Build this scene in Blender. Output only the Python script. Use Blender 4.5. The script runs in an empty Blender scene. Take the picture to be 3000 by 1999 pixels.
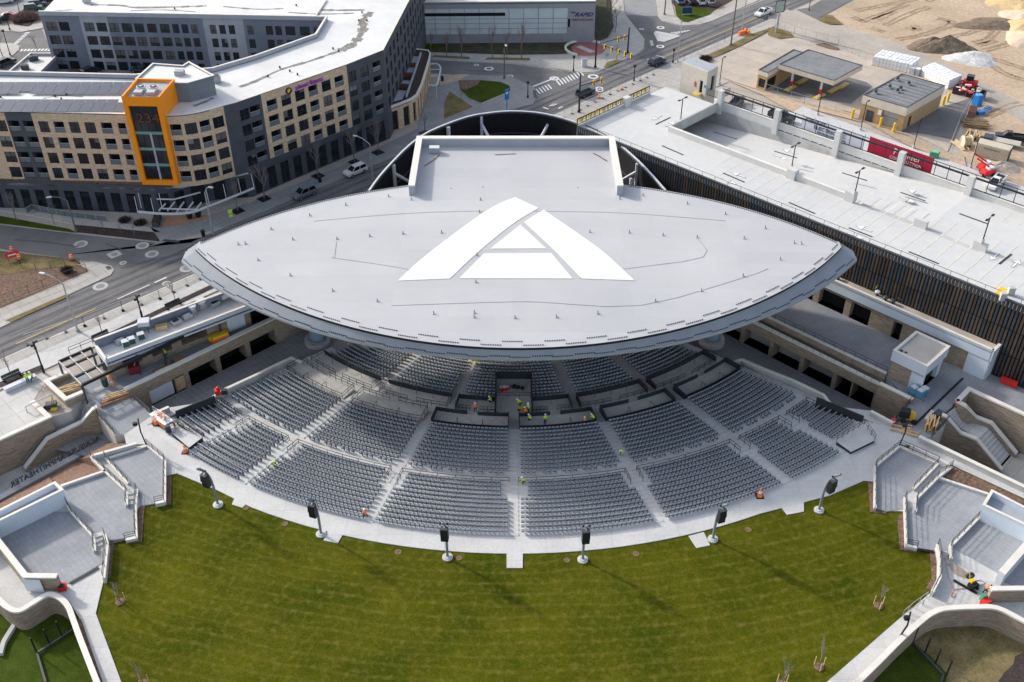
import bpy, math, random
from mathutils import Vector, Matrix
from mathutils.geometry import tessellate_polygon
R=random.Random(7)
sc=bpy.context.scene
COL=sc.collection
rad=math.radians
# ---------------------------------------------------------------- camera model: survey helper that turns a photo point on a level into metres
H=92.0; FPX=3000.0; CT,ST=0.8,0.6
def at(x,y,z=0.0):
    a=(x-1500)/FPX; b=-(y-999.5)/FPX
    d=(a,CT+b*ST,-ST+b*CT); t=(z-H)/d[2]
    return Vector((d[0]*t,d[1]*t,z))
ROW=(0,500,1000,1499)
def P(c,r,a,b,z=0.0): return at(750*c+a/3.136,ROW[r]+b/3.136,z)
def PS(z,*q): return [P(*k,z) for k in q]
cam=bpy.data.cameras.new('camera'); cam.lens=36; cam.sensor_width=36; cam.clip_end=5000; cam.clip_start=1
co=bpy.data.objects.new('camera',cam); COL.objects.link(co); co.location=(0,0,H); co.rotation_euler=(math.acos(ST),0,0)
sc.camera=co
# ---------------------------------------------------------------- materials
MATS={}
def mat(name,c,rough=.8,var=.12,scale=.5,c2=None,stretch=None,metal=0,spec=.3,fine=None,bump=0):
    if name in MATS: return MATS[name]
    m=bpy.data.materials.new(name); m.use_nodes=True; nt=m.node_tree; N=nt.nodes; L=nt.links
    b=N['Principled BSDF']; b.inputs['Roughness'].default_value=rough; b.inputs['Metallic'].default_value=metal
    b.inputs['Specular IOR Level'].default_value=spec
    g=N.new('ShaderNodeNewGeometry'); vec=g.outputs['Position']
    if stretch:
        mp=N.new('ShaderNodeMapping'); mp.inputs['Scale'].default_value=stretch; L.new(vec,mp.inputs['Vector']); vec=mp.outputs['Vector']
    n=N.new('ShaderNodeTexNoise'); n.inputs['Scale'].default_value=scale; n.inputs['Detail'].default_value=6; n.inputs['Roughness'].default_value=.65
    L.new(vec,n.inputs['Vector'])
    r=N.new('ShaderNodeValToRGB'); r.color_ramp.elements[0].position=.33; r.color_ramp.elements[1].position=.67
    if c2 is None: c2=[x*(1-var) for x in c]; c=[min(1,x*(1+var*.6)) for x in c]
    r.color_ramp.elements[0].color=(*c2,1); r.color_ramp.elements[1].color=(*c,1)
    L.new(n.outputs['Fac'],r.inputs['Fac']); out=r.outputs['Color']
    if fine:
        n2=N.new('ShaderNodeTexNoise'); n2.inputs['Scale'].default_value=fine[0]; n2.inputs['Detail'].default_value=3; L.new(vec,n2.inputs['Vector'])
        mr=N.new('ShaderNodeMapRange'); mr.inputs['From Min'].default_value=.3; mr.inputs['From Max'].default_value=.7; mr.inputs['To Min'].default_value=1-fine[1]; mr.inputs['To Max'].default_value=1+fine[1]
        L.new(n2.outputs['Fac'],mr.inputs['Value'])
        mx=N.new('ShaderNodeVectorMath'); mx.operation='SCALE'; L.new(out,mx.inputs[0]); L.new(mr.outputs['Result'],mx.inputs['Scale']); out=mx.outputs['Vector']
    L.new(out,b.inputs['Base Color'])
    if bump:
        bp=N.new('ShaderNodeBump'); bp.inputs['Strength'].default_value=bump; bp.inputs['Distance'].default_value=.1; L.new(n.outputs['Fac'],bp.inputs['Height']); L.new(bp.outputs['Normal'],b.inputs['Normal'])
    MATS[name]=m; return m
def grid_mat(name,c,c2,sx,sy,ang=45,line=.03,var=.12,lc=None,fine=(3,.06),ns=.25):
    """slabs with joints: a brick pattern laid flat and turned to the street grid, with stains"""
    m=mat(name,c,.85,var,ns,c2,fine=fine); nt=m.node_tree; N=nt.nodes; L=nt.links; b=N['Principled BSDF']
    g=N.new('ShaderNodeNewGeometry'); mp=N.new('ShaderNodeMapping'); mp.inputs['Rotation'].default_value=(0,0,rad(ang)); L.new(g.outputs['Position'],mp.inputs['Vector'])
    t=N.new('ShaderNodeTexBrick'); t.offset=0; t.inputs['Color1'].default_value=(1,1,1,1); t.inputs['Color2'].default_value=(.94,.94,.94,1); t.inputs['Mortar'].default_value=(*(lc or (.6,.6,.6)),1)
    t.inputs['Scale'].default_value=1; t.inputs['Brick Width'].default_value=sx; t.inputs['Row Height'].default_value=sy; t.inputs['Mortar Size'].default_value=line
    L.new(mp.outputs['Vector'],t.inputs['Vector'])
    mx=N.new('ShaderNodeVectorMath'); mx.operation='MULTIPLY'; src=b.inputs['Base Color'].links[0].from_socket
    L.new(src,mx.inputs[0]); L.new(t.outputs['Color'],mx.inputs[1]); L.new(mx.outputs['Vector'],b.inputs['Base Color']); return m
def glass(name,c,rough=.08,spec=.5):
    return mat(name,c,rough,.35,.35,spec=spec)
# ground family
asphalt=mat('asphalt',(.165,.16,.16),.9,.25,.12,fine=(4,.12))
asphalt_new=mat('asphalt_fresh',(.135,.132,.134),.9,.25,.15,fine=(4,.12))
concrete=grid_mat('concrete_paving',(.56,.545,.52),(.47,.455,.43),3,3)
walk=grid_mat('sidewalk_concrete',(.46,.44,.405),(.37,.35,.32),1.6,1.6)
walk_dark=grid_mat('sidewalk_grey_pavers',(.30,.30,.30),(.24,.24,.24),1.8,.9)
kerbm=mat('kerb_concrete',(.5,.48,.45),.9,.15,.6)
white_conc=grid_mat('white_concrete',(.575,.565,.55),(.485,.48,.465),4,4,0,.03,lc=(.8,.8,.8))
deckm=mat('parking_deck_concrete',(.56,.555,.535),.85,.1,.06,(.50,.50,.495),fine=(.8,.04))
paver=grid_mat('grey_pavers',(.335,.345,.365),(.27,.28,.30),1.2,.6,45,.03,lc=(.82,.82,.82))
paver_in=grid_mat('terrace_pavers',(.30,.31,.33),(.23,.245,.27),1.2,.6,-45,.03,lc=(.85,.85,.85))
dirt=mat('sandy_dirt',(.50,.385,.275),.95,.3,.06,(.36,.27,.185),fine=(1.2,.16),bump=.4)
gravel=mat('lot_gravel',(.44,.39,.335),.95,.3,.08,(.33,.29,.25),fine=(2.5,.14))
mulch=mat('bark_mulch',(.24,.15,.105),.95,.3,2.5,(.09,.055,.04),fine=(6,.3),bump=.6)
mulch_dark=mat('dark_mulch',(.07,.05,.045),.95,.3,1.5,(.03,.022,.02),fine=(6,.3))
deadgrass=mat('dry_grass',(.24,.185,.095),.95,.3,.35,(.115,.10,.04),fine=(5,.25))
grass2=mat('verge_grass',(.062,.088,.012),.95,.3,.4,(.034,.052,.007),fine=(6,.25))
stonewall=mat('ashlar_brick',(.40,.32,.24),.9,.3,1.1,(.20,.155,.115),stretch=(.7,.7,5),fine=(4,.22))
brickA=mat('buff_brick',(.66,.50,.35),.9,.3,1.4,(.42,.31,.21),stretch=(.8,.8,4.5),fine=(3,.2))
coping=mat('cast_stone_coping',(.68,.645,.585),.85,.08,.5)
concw=mat('concrete_wall',(.50,.49,.465),.9,.15,.4,(.40,.39,.37))
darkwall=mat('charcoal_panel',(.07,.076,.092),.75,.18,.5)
bluegrey=mat('blue_grey_panel',(.18,.20,.245),.75,.12,.4)
lightpanel=mat('light_grey_panel',(.35,.37,.405),.75,.1,.4)
whiteroof=mat('white_roof_membrane',(.66,.655,.64),.7,.06,.12,(.57,.565,.55),fine=(.6,.03))
memb=grid_mat('canopy_membrane',(.48,.48,.483),(.425,.426,.436),16,3.2,0,.03,.06,lc=(.955,.955,.955),fine=(.5,.012),ns=.06)
logow=mat('white_logo_membrane',(.69,.69,.68),.65,.04,.2)
fasciam=mat('zinc_fascia',(.25,.272,.30),.75,.08,.3,spec=.12)
steelblue=mat('steel_blue_paint',(.19,.27,.33),.55,.1,.5)
steelwhite=mat('pale_steel',(.55,.57,.60),.5,.08,.5)
galv=mat('galvanised_steel',(.42,.43,.44),.45,.12,1,metal=.4)
blackm=mat('black_metal',(.016,.017,.02),.5,.2,1)
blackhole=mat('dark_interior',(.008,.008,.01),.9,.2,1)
railm=mat('dark_grey_rail',(.06,.065,.072),.5,.15,1)
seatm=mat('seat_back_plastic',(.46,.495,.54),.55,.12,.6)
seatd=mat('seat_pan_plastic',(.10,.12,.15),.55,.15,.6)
tread=mat('tread_concrete',(.60,.595,.575),.9,.08,.25,(.52,.515,.50),fine=(2,.05))
aluw=mat('pale_aluminium_panel',(.60,.655,.72),.45,.06,.2)
tealg=glass('teal_glass',(.02,.045,.045))
winm=glass('window_glass',(.014,.018,.024))
winb=mat('window_blind',(.12,.115,.11),.6,.2,.8)
framem=mat('window_frame',(.03,.032,.036),.5,.1,1)
balm=mat('balcony_railing_glass',(.13,.15,.17),.25,.15,1)
orange=mat('orange_cladding',(.88,.27,.006),.55,.06,.3)
hiyel=mat('hi_vis_yellow',(.55,.85,.05),.7,.1,2)
hior=mat('hi_vis_orange',(.9,.22,.04),.7,.1,2)
jeans=mat('dark_trousers',(.03,.04,.06),.9,.15,3)
skin=mat('skin',(.45,.27,.19),.6,.05,3)
hatw=mat('white_helmet',(.8,.8,.8),.4,.03,3)
redm=mat('red_paint',(.62,.03,.03),.5,.1,1)
red_b=mat('crimson_banner',(.42,.012,.05),.7,.06,.6)
yel=mat('yellow_paint',(.75,.5,.03),.6,.1,.8)
wood=mat('raw_lumber',(.58,.42,.24),.85,.2,1.5)
bluep=mat('blue_plastic',(.02,.18,.5),.5,.1,1)
greenm=mat('green_paint',(.05,.3,.16),.6,.1,1)
barkm=mat('tree_bark',(.17,.14,.125),.95,.2,3)
twigm=mat('bare_twigs',(.25,.205,.185),.95,.2,2)
twigr=mat('reddish_twigs',(.27,.185,.165),.95,.2,2)
paintw=mat('white_road_paint',(.72,.72,.70),.7,.12,1)
painty=mat('yellow_road_paint',(.62,.42,.10),.7,.2,1)
paintp=mat('pale_yellow_line',(.70,.65,.53),.8,.08,.8)
paintk=mat('black_road_paint',(.04,.04,.045),.8,.2,1)
gasroof=mat('grey_roll_roofing',(.23,.235,.24),.9,.25,.3,(.16,.165,.17),fine=(2,.1))
tan=mat('tan_siding',(.62,.55,.45),.8,.1,.5)
tanbrick=mat('ochre_brick',(.42,.29,.15),.9,.2,1.5,stretch=(1,1,4))
finm=[mat('brown_fin',(.085,.064,.052),.6,.2,.7),mat('umber_fin',(.052,.044,.037),.6,.2,.7),mat('blue_steel_fin',(.038,.05,.066),.6,.2,.7)]
tirem=mat('tyre_rubber',(.018,.018,.02),.9,.1,3)
carglass=glass('car_glass',(.01,.013,.016),.05)
hubm=mat('alloy_rim',(.4,.4,.42),.35,.1,3,metal=.6)
# grass of the big lawn: broad patches, fine blades and faint mowing arcs
def lawn_mat():
    m=mat('lawn_turf',(.086,.087,.005),.95,.3,.11,(.038,.052,.0025),fine=(9,.36),bump=.25); nt=m.node_tree; N=nt.nodes; L=nt.links; b=N['Principled BSDF']
    src=b.inputs['Base Color'].links[0].from_socket
    g=N.new('ShaderNodeNewGeometry'); v=N.new('ShaderNodeVectorMath'); v.operation='SUBTRACT'; v.inputs[1].default_value=(.5,190,0); L.new(g.outputs['Position'],v.inputs[0])
    w=N.new('ShaderNodeTexWave'); w.wave_type='RINGS'; w.rings_direction='Z'; w.inputs['Scale'].default_value=.19; w.inputs['Distortion'].default_value=3.5; w.inputs['Detail'].default_value=3; w.inputs['Detail Scale'].default_value=.6
    L.new(v.outputs['Vector'],w.inputs['Vector'])
    mr=N.new('ShaderNodeMapRange'); mr.inputs['From Min'].default_value=.72; mr.inputs['To Min'].default_value=0; mr.inputs['To Max'].default_value=.42; L.new(w.outputs['Fac'],mr.inputs['Value'])
    n3=N.new('ShaderNodeTexNoise'); n3.inputs['Scale'].default_value=1.3; n3.inputs['Detail'].default_value=5; L.new(g.outputs['Position'],n3.inputs['Vector'])
    mr2=N.new('ShaderNodeMapRange'); mr2.inputs['From Min'].default_value=.5; mr2.inputs['From Max'].default_value=.72; mr2.inputs['To Max'].default_value=.5; L.new(n3.outputs['Fac'],mr2.inputs['Value'])
    ad=N.new('ShaderNodeMath'); ad.operation='ADD'; ad.use_clamp=True; ml=N.new('ShaderNodeMath'); ml.operation='MULTIPLY'; L.new(mr.outputs['Result'],ml.inputs[0]); L.new(n3.outputs['Fac'],ml.inputs[1]); L.new(ml.outputs[0],ad.inputs[0]); L.new(mr2.outputs['Result'],ad.inputs[1])
    mx=N.new('ShaderNodeMix'); mx.data_type='RGBA'; L.new(ad.outputs[0],mx.inputs['Factor']); L.new(src,mx.inputs['A']); mx.inputs['B'].default_value=(.15,.128,.026,1); L.new(mx.outputs['Result'],b.inputs['Base Color']); return m
lawnm=lawn_mat()
for k_ in ('lawn_turf','verge_grass','dry_grass'): MATS[k_].node_tree.nodes['Principled BSDF'].inputs['Specular IOR Level'].default_value=.04
# ---------------------------------------------------------------- mesh builder
class MB:
    def __init__(s): s.v=[]; s.f=[]; s.m=[]; s.mats=[]
    def mi(s,m):
        if m not in s.mats: s.mats.append(m)
        return s.mats.index(m)
    def face(s,pts,m):
        i=len(s.v); s.v+=[tuple(p) for p in pts]; s.f.append(tuple(range(i,i+len(pts)))); s.m.append(s.mi(m))
    def add(s,vs,fs,m):
        i=len(s.v); s.v+=[tuple(p) for p in vs]; k=s.mi(m)
        for f in fs: s.f.append(tuple(j+i for j in f)); s.m.append(k)
    def box(s,c,d,m,rot=0,tilt=0):
        x,y,z=d[0]/2,d[1]/2,d[2]/2; mt=Matrix.Rotation(rot,3,'Z')@Matrix.Rotation(tilt,3,'X'); c=Vector(c)
        vs=[c+mt@Vector(p) for p in ((-x,-y,-z),(x,-y,-z),(x,y,-z),(-x,y,-z),(-x,-y,z),(x,-y,z),(x,y,z),(-x,y,z))]
        s.add(vs,((0,3,2,1),(4,5,6,7),(0,1,5,4),(1,2,6,5),(2,3,7,6),(3,0,4,7)),m); return s
    def prism(s,poly,z0,z1,m,top=None,bottom=True):
        """poly: list of 2D points; z0/z1 a number or a list per point"""
        a=sum(poly[i][0]*poly[(i+1)%len(poly)][1]-poly[(i+1)%len(poly)][0]*poly[i][1] for i in range(len(poly)))
        Z0=z0 if isinstance(z0,(list,tuple)) else [z0]*len(poly); Z1=z1 if isinstance(z1,(list,tuple)) else [z1]*len(poly)
        q=[(p[0],p[1],b,t) for p,b,t in zip(poly,Z0,Z1)]
        if a<0: q.reverse()
        n=len(q); bot=[(x,y,b) for x,y,b,t in q]; tp=[(x,y,t) for x,y,b,t in q]
        s.face(tp,top or m)
        if bottom: s.face(bot[::-1],m)
        for i in range(n):
            j=(i+1)%n; s.face((bot[i],bot[j],tp[j],tp[i]),m)
        return s
    def wall(s,line,th,z0,z1,m,cop=None,ch=.25,cw=.12,side=0,closed=False):
        """upright wall along a 2D line; side -1/0/1 puts the thickness right/centre/left; z per point allowed"""
        n=len(line); Z0=z0 if isinstance(z0,(list,tuple)) else [z0]*n; Z1=z1 if isinstance(z1,(list,tuple)) else [z1]*n
        def off(o):
            r=[]
            for i in range(n):
                if closed: a=line[i-1]; c=line[(i+1)%n]
                else: a=line[max(0,i-1)]; c=line[min(n-1,i+1)]
                b=line[i]
                d1=Vector((b[0]-a[0],b[1]-a[1])); d2=Vector((c[0]-b[0],c[1]-b[1]))
                if d1.length<1e-6: d1=d2
                if d2.length<1e-6: d2=d1
                n1=Vector((-d1.y,d1.x)).normalized(); n2=Vector((-d2.y,d2.x)).normalized(); nn=n1+n2
                nn=nn.normalized() if nn.length>1e-6 else n1; k=1/max(.35,nn.dot(n1)); r.append((b[0]+nn.x*o*k,b[1]+nn.y*o*k))
            return r
        lo=(side-1)*th/2; hi=(side+1)*th/2
        def strip(lo,hi,Za,Zb,m):
            A=off(lo); B=off(hi)
            rng=range(n if closed else n-1)
            for i in rng:
                j=(i+1)%n
                s.face(((*A[i],Za[i]),(*A[j],Za[j]),(*A[j],Zb[j]),(*A[i],Zb[i])),m)
                s.face(((*B[j],Za[j]),(*B[i],Za[i]),(*B[i],Zb[i]),(*B[j],Zb[j])),m)
                s.face(((*A[i],Zb[i]),(*A[j],Zb[j]),(*B[j],Zb[j]),(*B[i],Zb[i])),m)
                s.face(((*A[j],Za[j]),(*A[i],Za[i]),(*B[i],Za[i]),(*B[j],Za[j])),m)
            if not closed:
                for i in (0,n-1):
                    q=((*A[i],Za[i]),(*A[i],Zb[i]),(*B[i],Zb[i]),(*B[i],Za[i])); s.face(q if i==0 else q[::-1],m)
        if cop:
            strip(lo,hi,Z0,[z-ch for z in Z1],m); strip(lo-cw,hi+cw,[z-ch for z in Z1],Z1,cop)
        else: strip(lo,hi,Z0,Z1,m)
        return s
    def bar(s,p,q,w,m,h=None):
        p=Vector(p); q=Vector(q); d=q-p
        if d.length<1e-6: return s
        d.normalize(); up=Vector((0,0,1)) if abs(d.z)<.95 else Vector((0,1,0)); a=d.cross(up).normalized(); b=a.cross(d); a=a*w/2; b=b*(h or w)/2
        vs=[p-a-b,p+a-b,p+a+b,p-a+b,q-a-b,q+a-b,q+a+b,q-a+b]
        s.add(vs,((0,1,2,3),(7,6,5,4),(0,4,5,1),(1,5,6,2),(2,6,7,3),(3,7,4,0)),m); return s
    def tube(s,pts,r,m,n=8):
        pts=[Vector(p) for p in pts]; rs=r if isinstance(r,(list,tuple)) else [r]*len(pts); vs=[]
        for i,p in enumerate(pts):
            d=(pts[min(i+1,len(pts)-1)]-pts[max(i-1,0)]).normalized(); up=Vector((0,0,1)) if abs(d.z)<.9 else Vector((0,1,0)); a=d.cross(up).normalized(); b=d.cross(a)
            vs+=[p+(a*math.cos(k*2*math.pi/n)+b*math.sin(k*2*math.pi/n))*rs[i] for k in range(n)]
        fs=[]
        for i in range(len(pts)-1):
            for k in range(n): fs.append((i*n+k,i*n+(k+1)%n,(i+1)*n+(k+1)%n,(i+1)*n+k))
        fs.append(tuple(range(n))[::-1]); fs.append(tuple((len(pts)-1)*n+k for k in range(n))); s.add(vs,fs,m); return s
    def disc(s,c,r,m,n=16,ri=0,z=None):
        c=Vector(c)
        o=[c+Vector((r*math.cos(2*math.pi*k/n),r*math.sin(2*math.pi*k/n),0)) for k in range(n)]
        if ri:
            i=[c+Vector((ri*math.cos(2*math.pi*k/n),ri*math.sin(2*math.pi*k/n),0)) for k in range(n)]
            for k in range(n): s.face((o[k],o[(k+1)%n],i[(k+1)%n],i[k]),m)
        else: s.face(o,m)
        return s
    def ball(s,c,r,m,n=8,sq=1):
        c=Vector(c); rings=[]; k=max(3,n//2)
        prof=[(math.sin(math.pi*i/k),-math.cos(math.pi*i/k)) for i in range(k+1)]
        vs=[];fs=[]
        for a,z in prof: vs+=[c+Vector((a*r*math.cos(2*math.pi*j/n),a*r*math.sin(2*math.pi*j/n),z*r*sq)) for j in range(n)]
        for i in range(k):
            for j in range(n): fs.append((i*n+j,i*n+(j+1)%n,(i+1)*n+(j+1)%n,(i+1)*n+j))
        s.add(vs,fs,m); return s
    def rail(s,line,m,h=1.1,step=2,r=.05,rails=(1.0,.5)):
        """post-and-rail guard along a 3D line"""
        for a,b in zip(line,line[1:]):
            a=Vector(a); b=Vector(b); n=max(1,round((b-a).length/step))
            for i in range(n+1):
                p=a.lerp(b,i/n); s.bar(p,p+Vector((0,0,h)),r,m)
            for k in rails: s.bar(a+Vector((0,0,h*k)),b+Vector((0,0,h*k)),r,m)
        return s
    def mesh(s,name,loc=(0,0,0),smooth=False):
        me=bpy.data.meshes.new(name); l=Vector(loc)
        me.from_pydata([tuple(Vector(v)-l) for v in s.v],[],s.f)
        for m in s.mats: me.materials.append(m)
        me.polygons.foreach_set('material_index',s.m)
        if smooth: me.polygons.foreach_set('use_smooth',[True]*len(s.f))
        me.update(); return me
    def build(s,name,parent=None,smooth=False,label=None,loc=None):
        """link as one object; vertices are world metres, stored relative to the parent's (or own) base"""
        l=Vector((0,0,0)); q=parent
        base=Vector(loc) if loc is not None else Vector((0,0,0))
        if q is not None:
            while q is not None: l+=q.location; q=q.parent
            base=l
        o=bpy.data.objects.new(name,s.mesh(name,base,smooth)); COL.objects.link(o)
        if parent is not None: o.parent=parent
        elif loc is not None: o.location=loc
        if label: o['label']=label
        return o
def tag(o,label,cat,group=None,kind=None):
    o['label']=label; o['category']=cat
    if group: o['group']=group
    if kind: o['kind']=kind
    return o
def struct(o): o['kind']='structure'; return o
def thing(name,label,cat,loc=(0,0,0),rz=0,group=None):
    o=bpy.data.objects.new(name,None); COL.objects.link(o); o.location=loc; o.rotation_euler=(0,0,rz); o.empty_display_size=.5
    return tag(o,label,cat,group)
def solo(mb,name,label,cat,loc=None,group=None,smooth=False,kind=None):
    return tag(mb.build(name,None,smooth,None,loc),label,cat,group,kind)
def kids(o): return list(o.children)
def dup(root,loc,rz=0,label=None,scale=None):
    def cp(o,p):
        c=o.copy(); COL.objects.link(c)
        if p is not None: c.parent=p
        for ch in list(o.children): cp(ch,c)
        return c
    r=cp(root,None); r.location=loc; r.rotation_euler=(0,0,rz)
    if label: r['label']=label
    if scale: r.scale=(scale,)*3
    return r
def xy(v): return (v[0],v[1])
def ang(a,b): return math.atan2(b[1]-a[1],b[0]-a[0])
def arc(c,r,a0,a1,n):
    """a measured from straight towards the viewer (-y), positive to the right"""
    return [(c[0]+r*math.sin(rad(a0+(a1-a0)*i/n)),c[1]-r*math.cos(rad(a0+(a1-a0)*i/n))) for i in range(n+1)]
def smooth_line(pts,n=6):
    out=[]; pts=[Vector(p) for p in pts]
    for i in range(len(pts)-1):
        p0=pts[max(0,i-1)];p1=pts[i];p2=pts[i+1];p3=pts[min(len(pts)-1,i+2)]
        for k in range(n):
            t=k/n; out.append(.5*((2*p1)+(p2-p0)*t+(2*p0-5*p1+4*p2-p3)*t*t+(3*p1-p0-3*p2+p3)*t**3))
    out.append(pts[-1]); return out
def sheet(name,poly,z,m,hole=None):
    """flat ground sheet, optionally with a hole"""
    mb=MB()
    if hole:
        o=[Vector((p[0],p[1],z)) for p in poly]; h=[Vector((p[0],p[1],z)) for p in hole]; al=o+h
        for t in tessellate_polygon([o,h]):
            f=[al[i] for i in t]
            if (f[1]-f[0]).cross(f[2]-f[0]).z<0: f.reverse()
            mb.face(f,m)
    else:
        a=sum(poly[i][0]*poly[(i+1)%len(poly)][1]-poly[(i+1)%len(poly)][0]*poly[i][1] for i in range(len(poly)))
        q=[(p[0],p[1],z) for p in poly]; mb.face(q if a>0 else q[::-1],m)
    return struct(mb.build(name))
def slab(name,poly,z0,z1,m,side=None):
    return struct(MB().prism([xy(p) for p in poly],z0,z1,side or m,top=m).build(name))
def text_mesh(body,size,m,depth=.1,name='lettering'):
    cu=bpy.data.curves.new(name,'FONT'); cu.body=body; cu.size=size; cu.extrude=depth/2; cu.align_x='CENTER'; cu.align_y='CENTER'; cu.resolution_u=2
    tmp=bpy.data.objects.new(name,cu); COL.objects.link(tmp); dg=bpy.context.evaluated_depsgraph_get(); me=bpy.data.meshes.new_from_object(tmp.evaluated_get(dg)); bpy.data.objects.remove(tmp)
    me.materials.clear(); me.materials.append(m); return me
def letters(body,size,m,c,x,y,parent=None,depth=.1,sx=1,name='lettering',shear=0):
    """text centred on c, reading along x with up-vector y (world vectors)"""
    me=text_mesh(body,size,m,depth,name); x=Vector(x).normalized(); y=Vector(y).normalized(); n=x.cross(y)
    base=Vector((0,0,0)); q=parent
    while q is not None: base+=q.location; q=q.parent
    for v in me.vertices: v.co=Vector(c)-base+x*((v.co.x+shear*v.co.y)*sx)+y*v.co.y+n*v.co.z
    o=bpy.data.objects.new(name,me); COL.objects.link(o)
    if parent is not None: o.parent=parent
    return o
# ---------------------------------------------------------------- light
SUN_AZ=Vector((-.83,.56)).normalized(); SUN_EL=rad(28)
w=bpy.data.worlds.new('World'); sc.world=w; w.use_nodes=True; nt=w.node_tree; bg=nt.nodes['Background']
sky=nt.nodes.new('ShaderNodeTexSky'); sky.sky_type='NISHITA'; sky.sun_disc=False; sky.sun_elevation=SUN_EL; sky.sun_rotation=math.atan2(SUN_AZ.x,SUN_AZ.y); sky.air_density=1.0; sky.dust_density=2.2; sky.ozone_density=1.0
hs=nt.nodes.new('ShaderNodeHueSaturation'); hs.inputs['Saturation'].default_value=.62; nt.links.new(sky.outputs['Color'],hs.inputs['Color']); nt.links.new(hs.outputs['Color'],bg.inputs['Color']); bg.inputs['Strength'].default_value=.15
sl=bpy.data.lights.new('sun','SUN'); sl.energy=2.0; sl.angle=rad(3); sl.color=(1,.94,.86)
so=bpy.data.objects.new('sun',sl); COL.objects.link(so)
sd=Vector((SUN_AZ.x*math.cos(SUN_EL),SUN_AZ.y*math.cos(SUN_EL),math.sin(SUN_EL))); so.rotation_euler=sd.to_track_quat('Z','Y').to_euler(); so.location=(-80,120,120)
vs=sc.view_settings; vs.view_transform='Standard'; vs.look='None'; vs.gamma=1; vs.use_curve_mapping=False; vs.exposure=.88
U=Vector((math.cos(rad(-45)),math.sin(rad(-45)),0)); V=Vector((math.cos(rad(45)),math.sin(rad(45)),0)); ZV=Vector((0,0,1))
# ================================================================ the bowl
CB=(.25,155.0)
def zc(r): return -.12*(71-r)
def pol(r,a,z=None): return Vector((CB[0]+r*math.sin(rad(a)),CB[1]-r*math.cos(rad(a)),zc(r) if z is None else z))
def ring(mb,r0,r1,a0,a1,z0,z1,m,zb=None,n=None):
    """annular step: flat top at z1 between r0 and r1, riser down to zb on the inner side"""
    n=n or max(2,int(abs(a1-a0)/2))
    for i in range(n):
        A=a0+(a1-a0)*i/n; B=a0+(a1-a0)*(i+1)/n
        mb.face((pol(r1,A,z1),pol(r1,B,z1),pol(r0,B,z0),pol(r0,A,z0)),m)
        if zb is not None: mb.face((pol(r0,A,zb),pol(r0,A,z0),pol(r0,B,z0),pol(r0,B,zb)),m)
ROWS={'front':[32.2+.87*k for k in range(12)],'lower':[49.75+.865*k for k in range(12)],'upper':[61.35+.855*k for k in range(12)]}
bowl=MB(); AE=44.2
for zn,p in (('front',.87),('lower',.865),('upper',.855)):
    for r in ROWS[zn]:
        r0=r-.45; z=zc(r); ring(bowl,r0,r0+p,-AE,AE,z,z,tread,z-.4)
r=ROWS['front'][-1]+.42; ring(bowl,r,ROWS['lower'][0]-.45,-AE,AE,zc(43),zc(48),tread,zc(43)-.5)
r=ROWS['lower'][-1]+.415; ring(bowl,r,60.9,-AE,AE,zc(60.2),zc(60.2),concrete,zc(60.2)-.4)
r=ROWS['upper'][-1]+.405; ring(bowl,r,71.4,-AE,AE,zc(71),zc(71),tread,zc(71)-.3)
ring(bowl,20,31.75,-60,60,-5,-5,walk_dark)
struct(bowl.build('seating_bowl'))
# stairs in the aisles: two treads to a row
AIS={'front':[-26.3,-11.3,11.3,26.3],'lower':[-28.9,-14.35,0,14.35,28.9],'upper':[-37.3,-28.9,-14.35,0,14.35,28.9,37.3]}
st=MB()
for zn in ROWS:
    for a in AIS[zn]:
        for r in ROWS[zn]:
            for k in (0,1):
                rr=r-.45+.43*k; z=zc(r)+.054*k+.03; hw=.55; d=math.degrees(hw/rr)
                q=[pol(rr,a-d,z),pol(rr,a+d,z),pol(rr+.42,a+d,z),pol(rr+.42,a-d,z)]
                st.prism([xy(v) for v in q],z-.12,z,white_conc if k else tread)
struct(st.build('aisle_stairs'))
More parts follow.
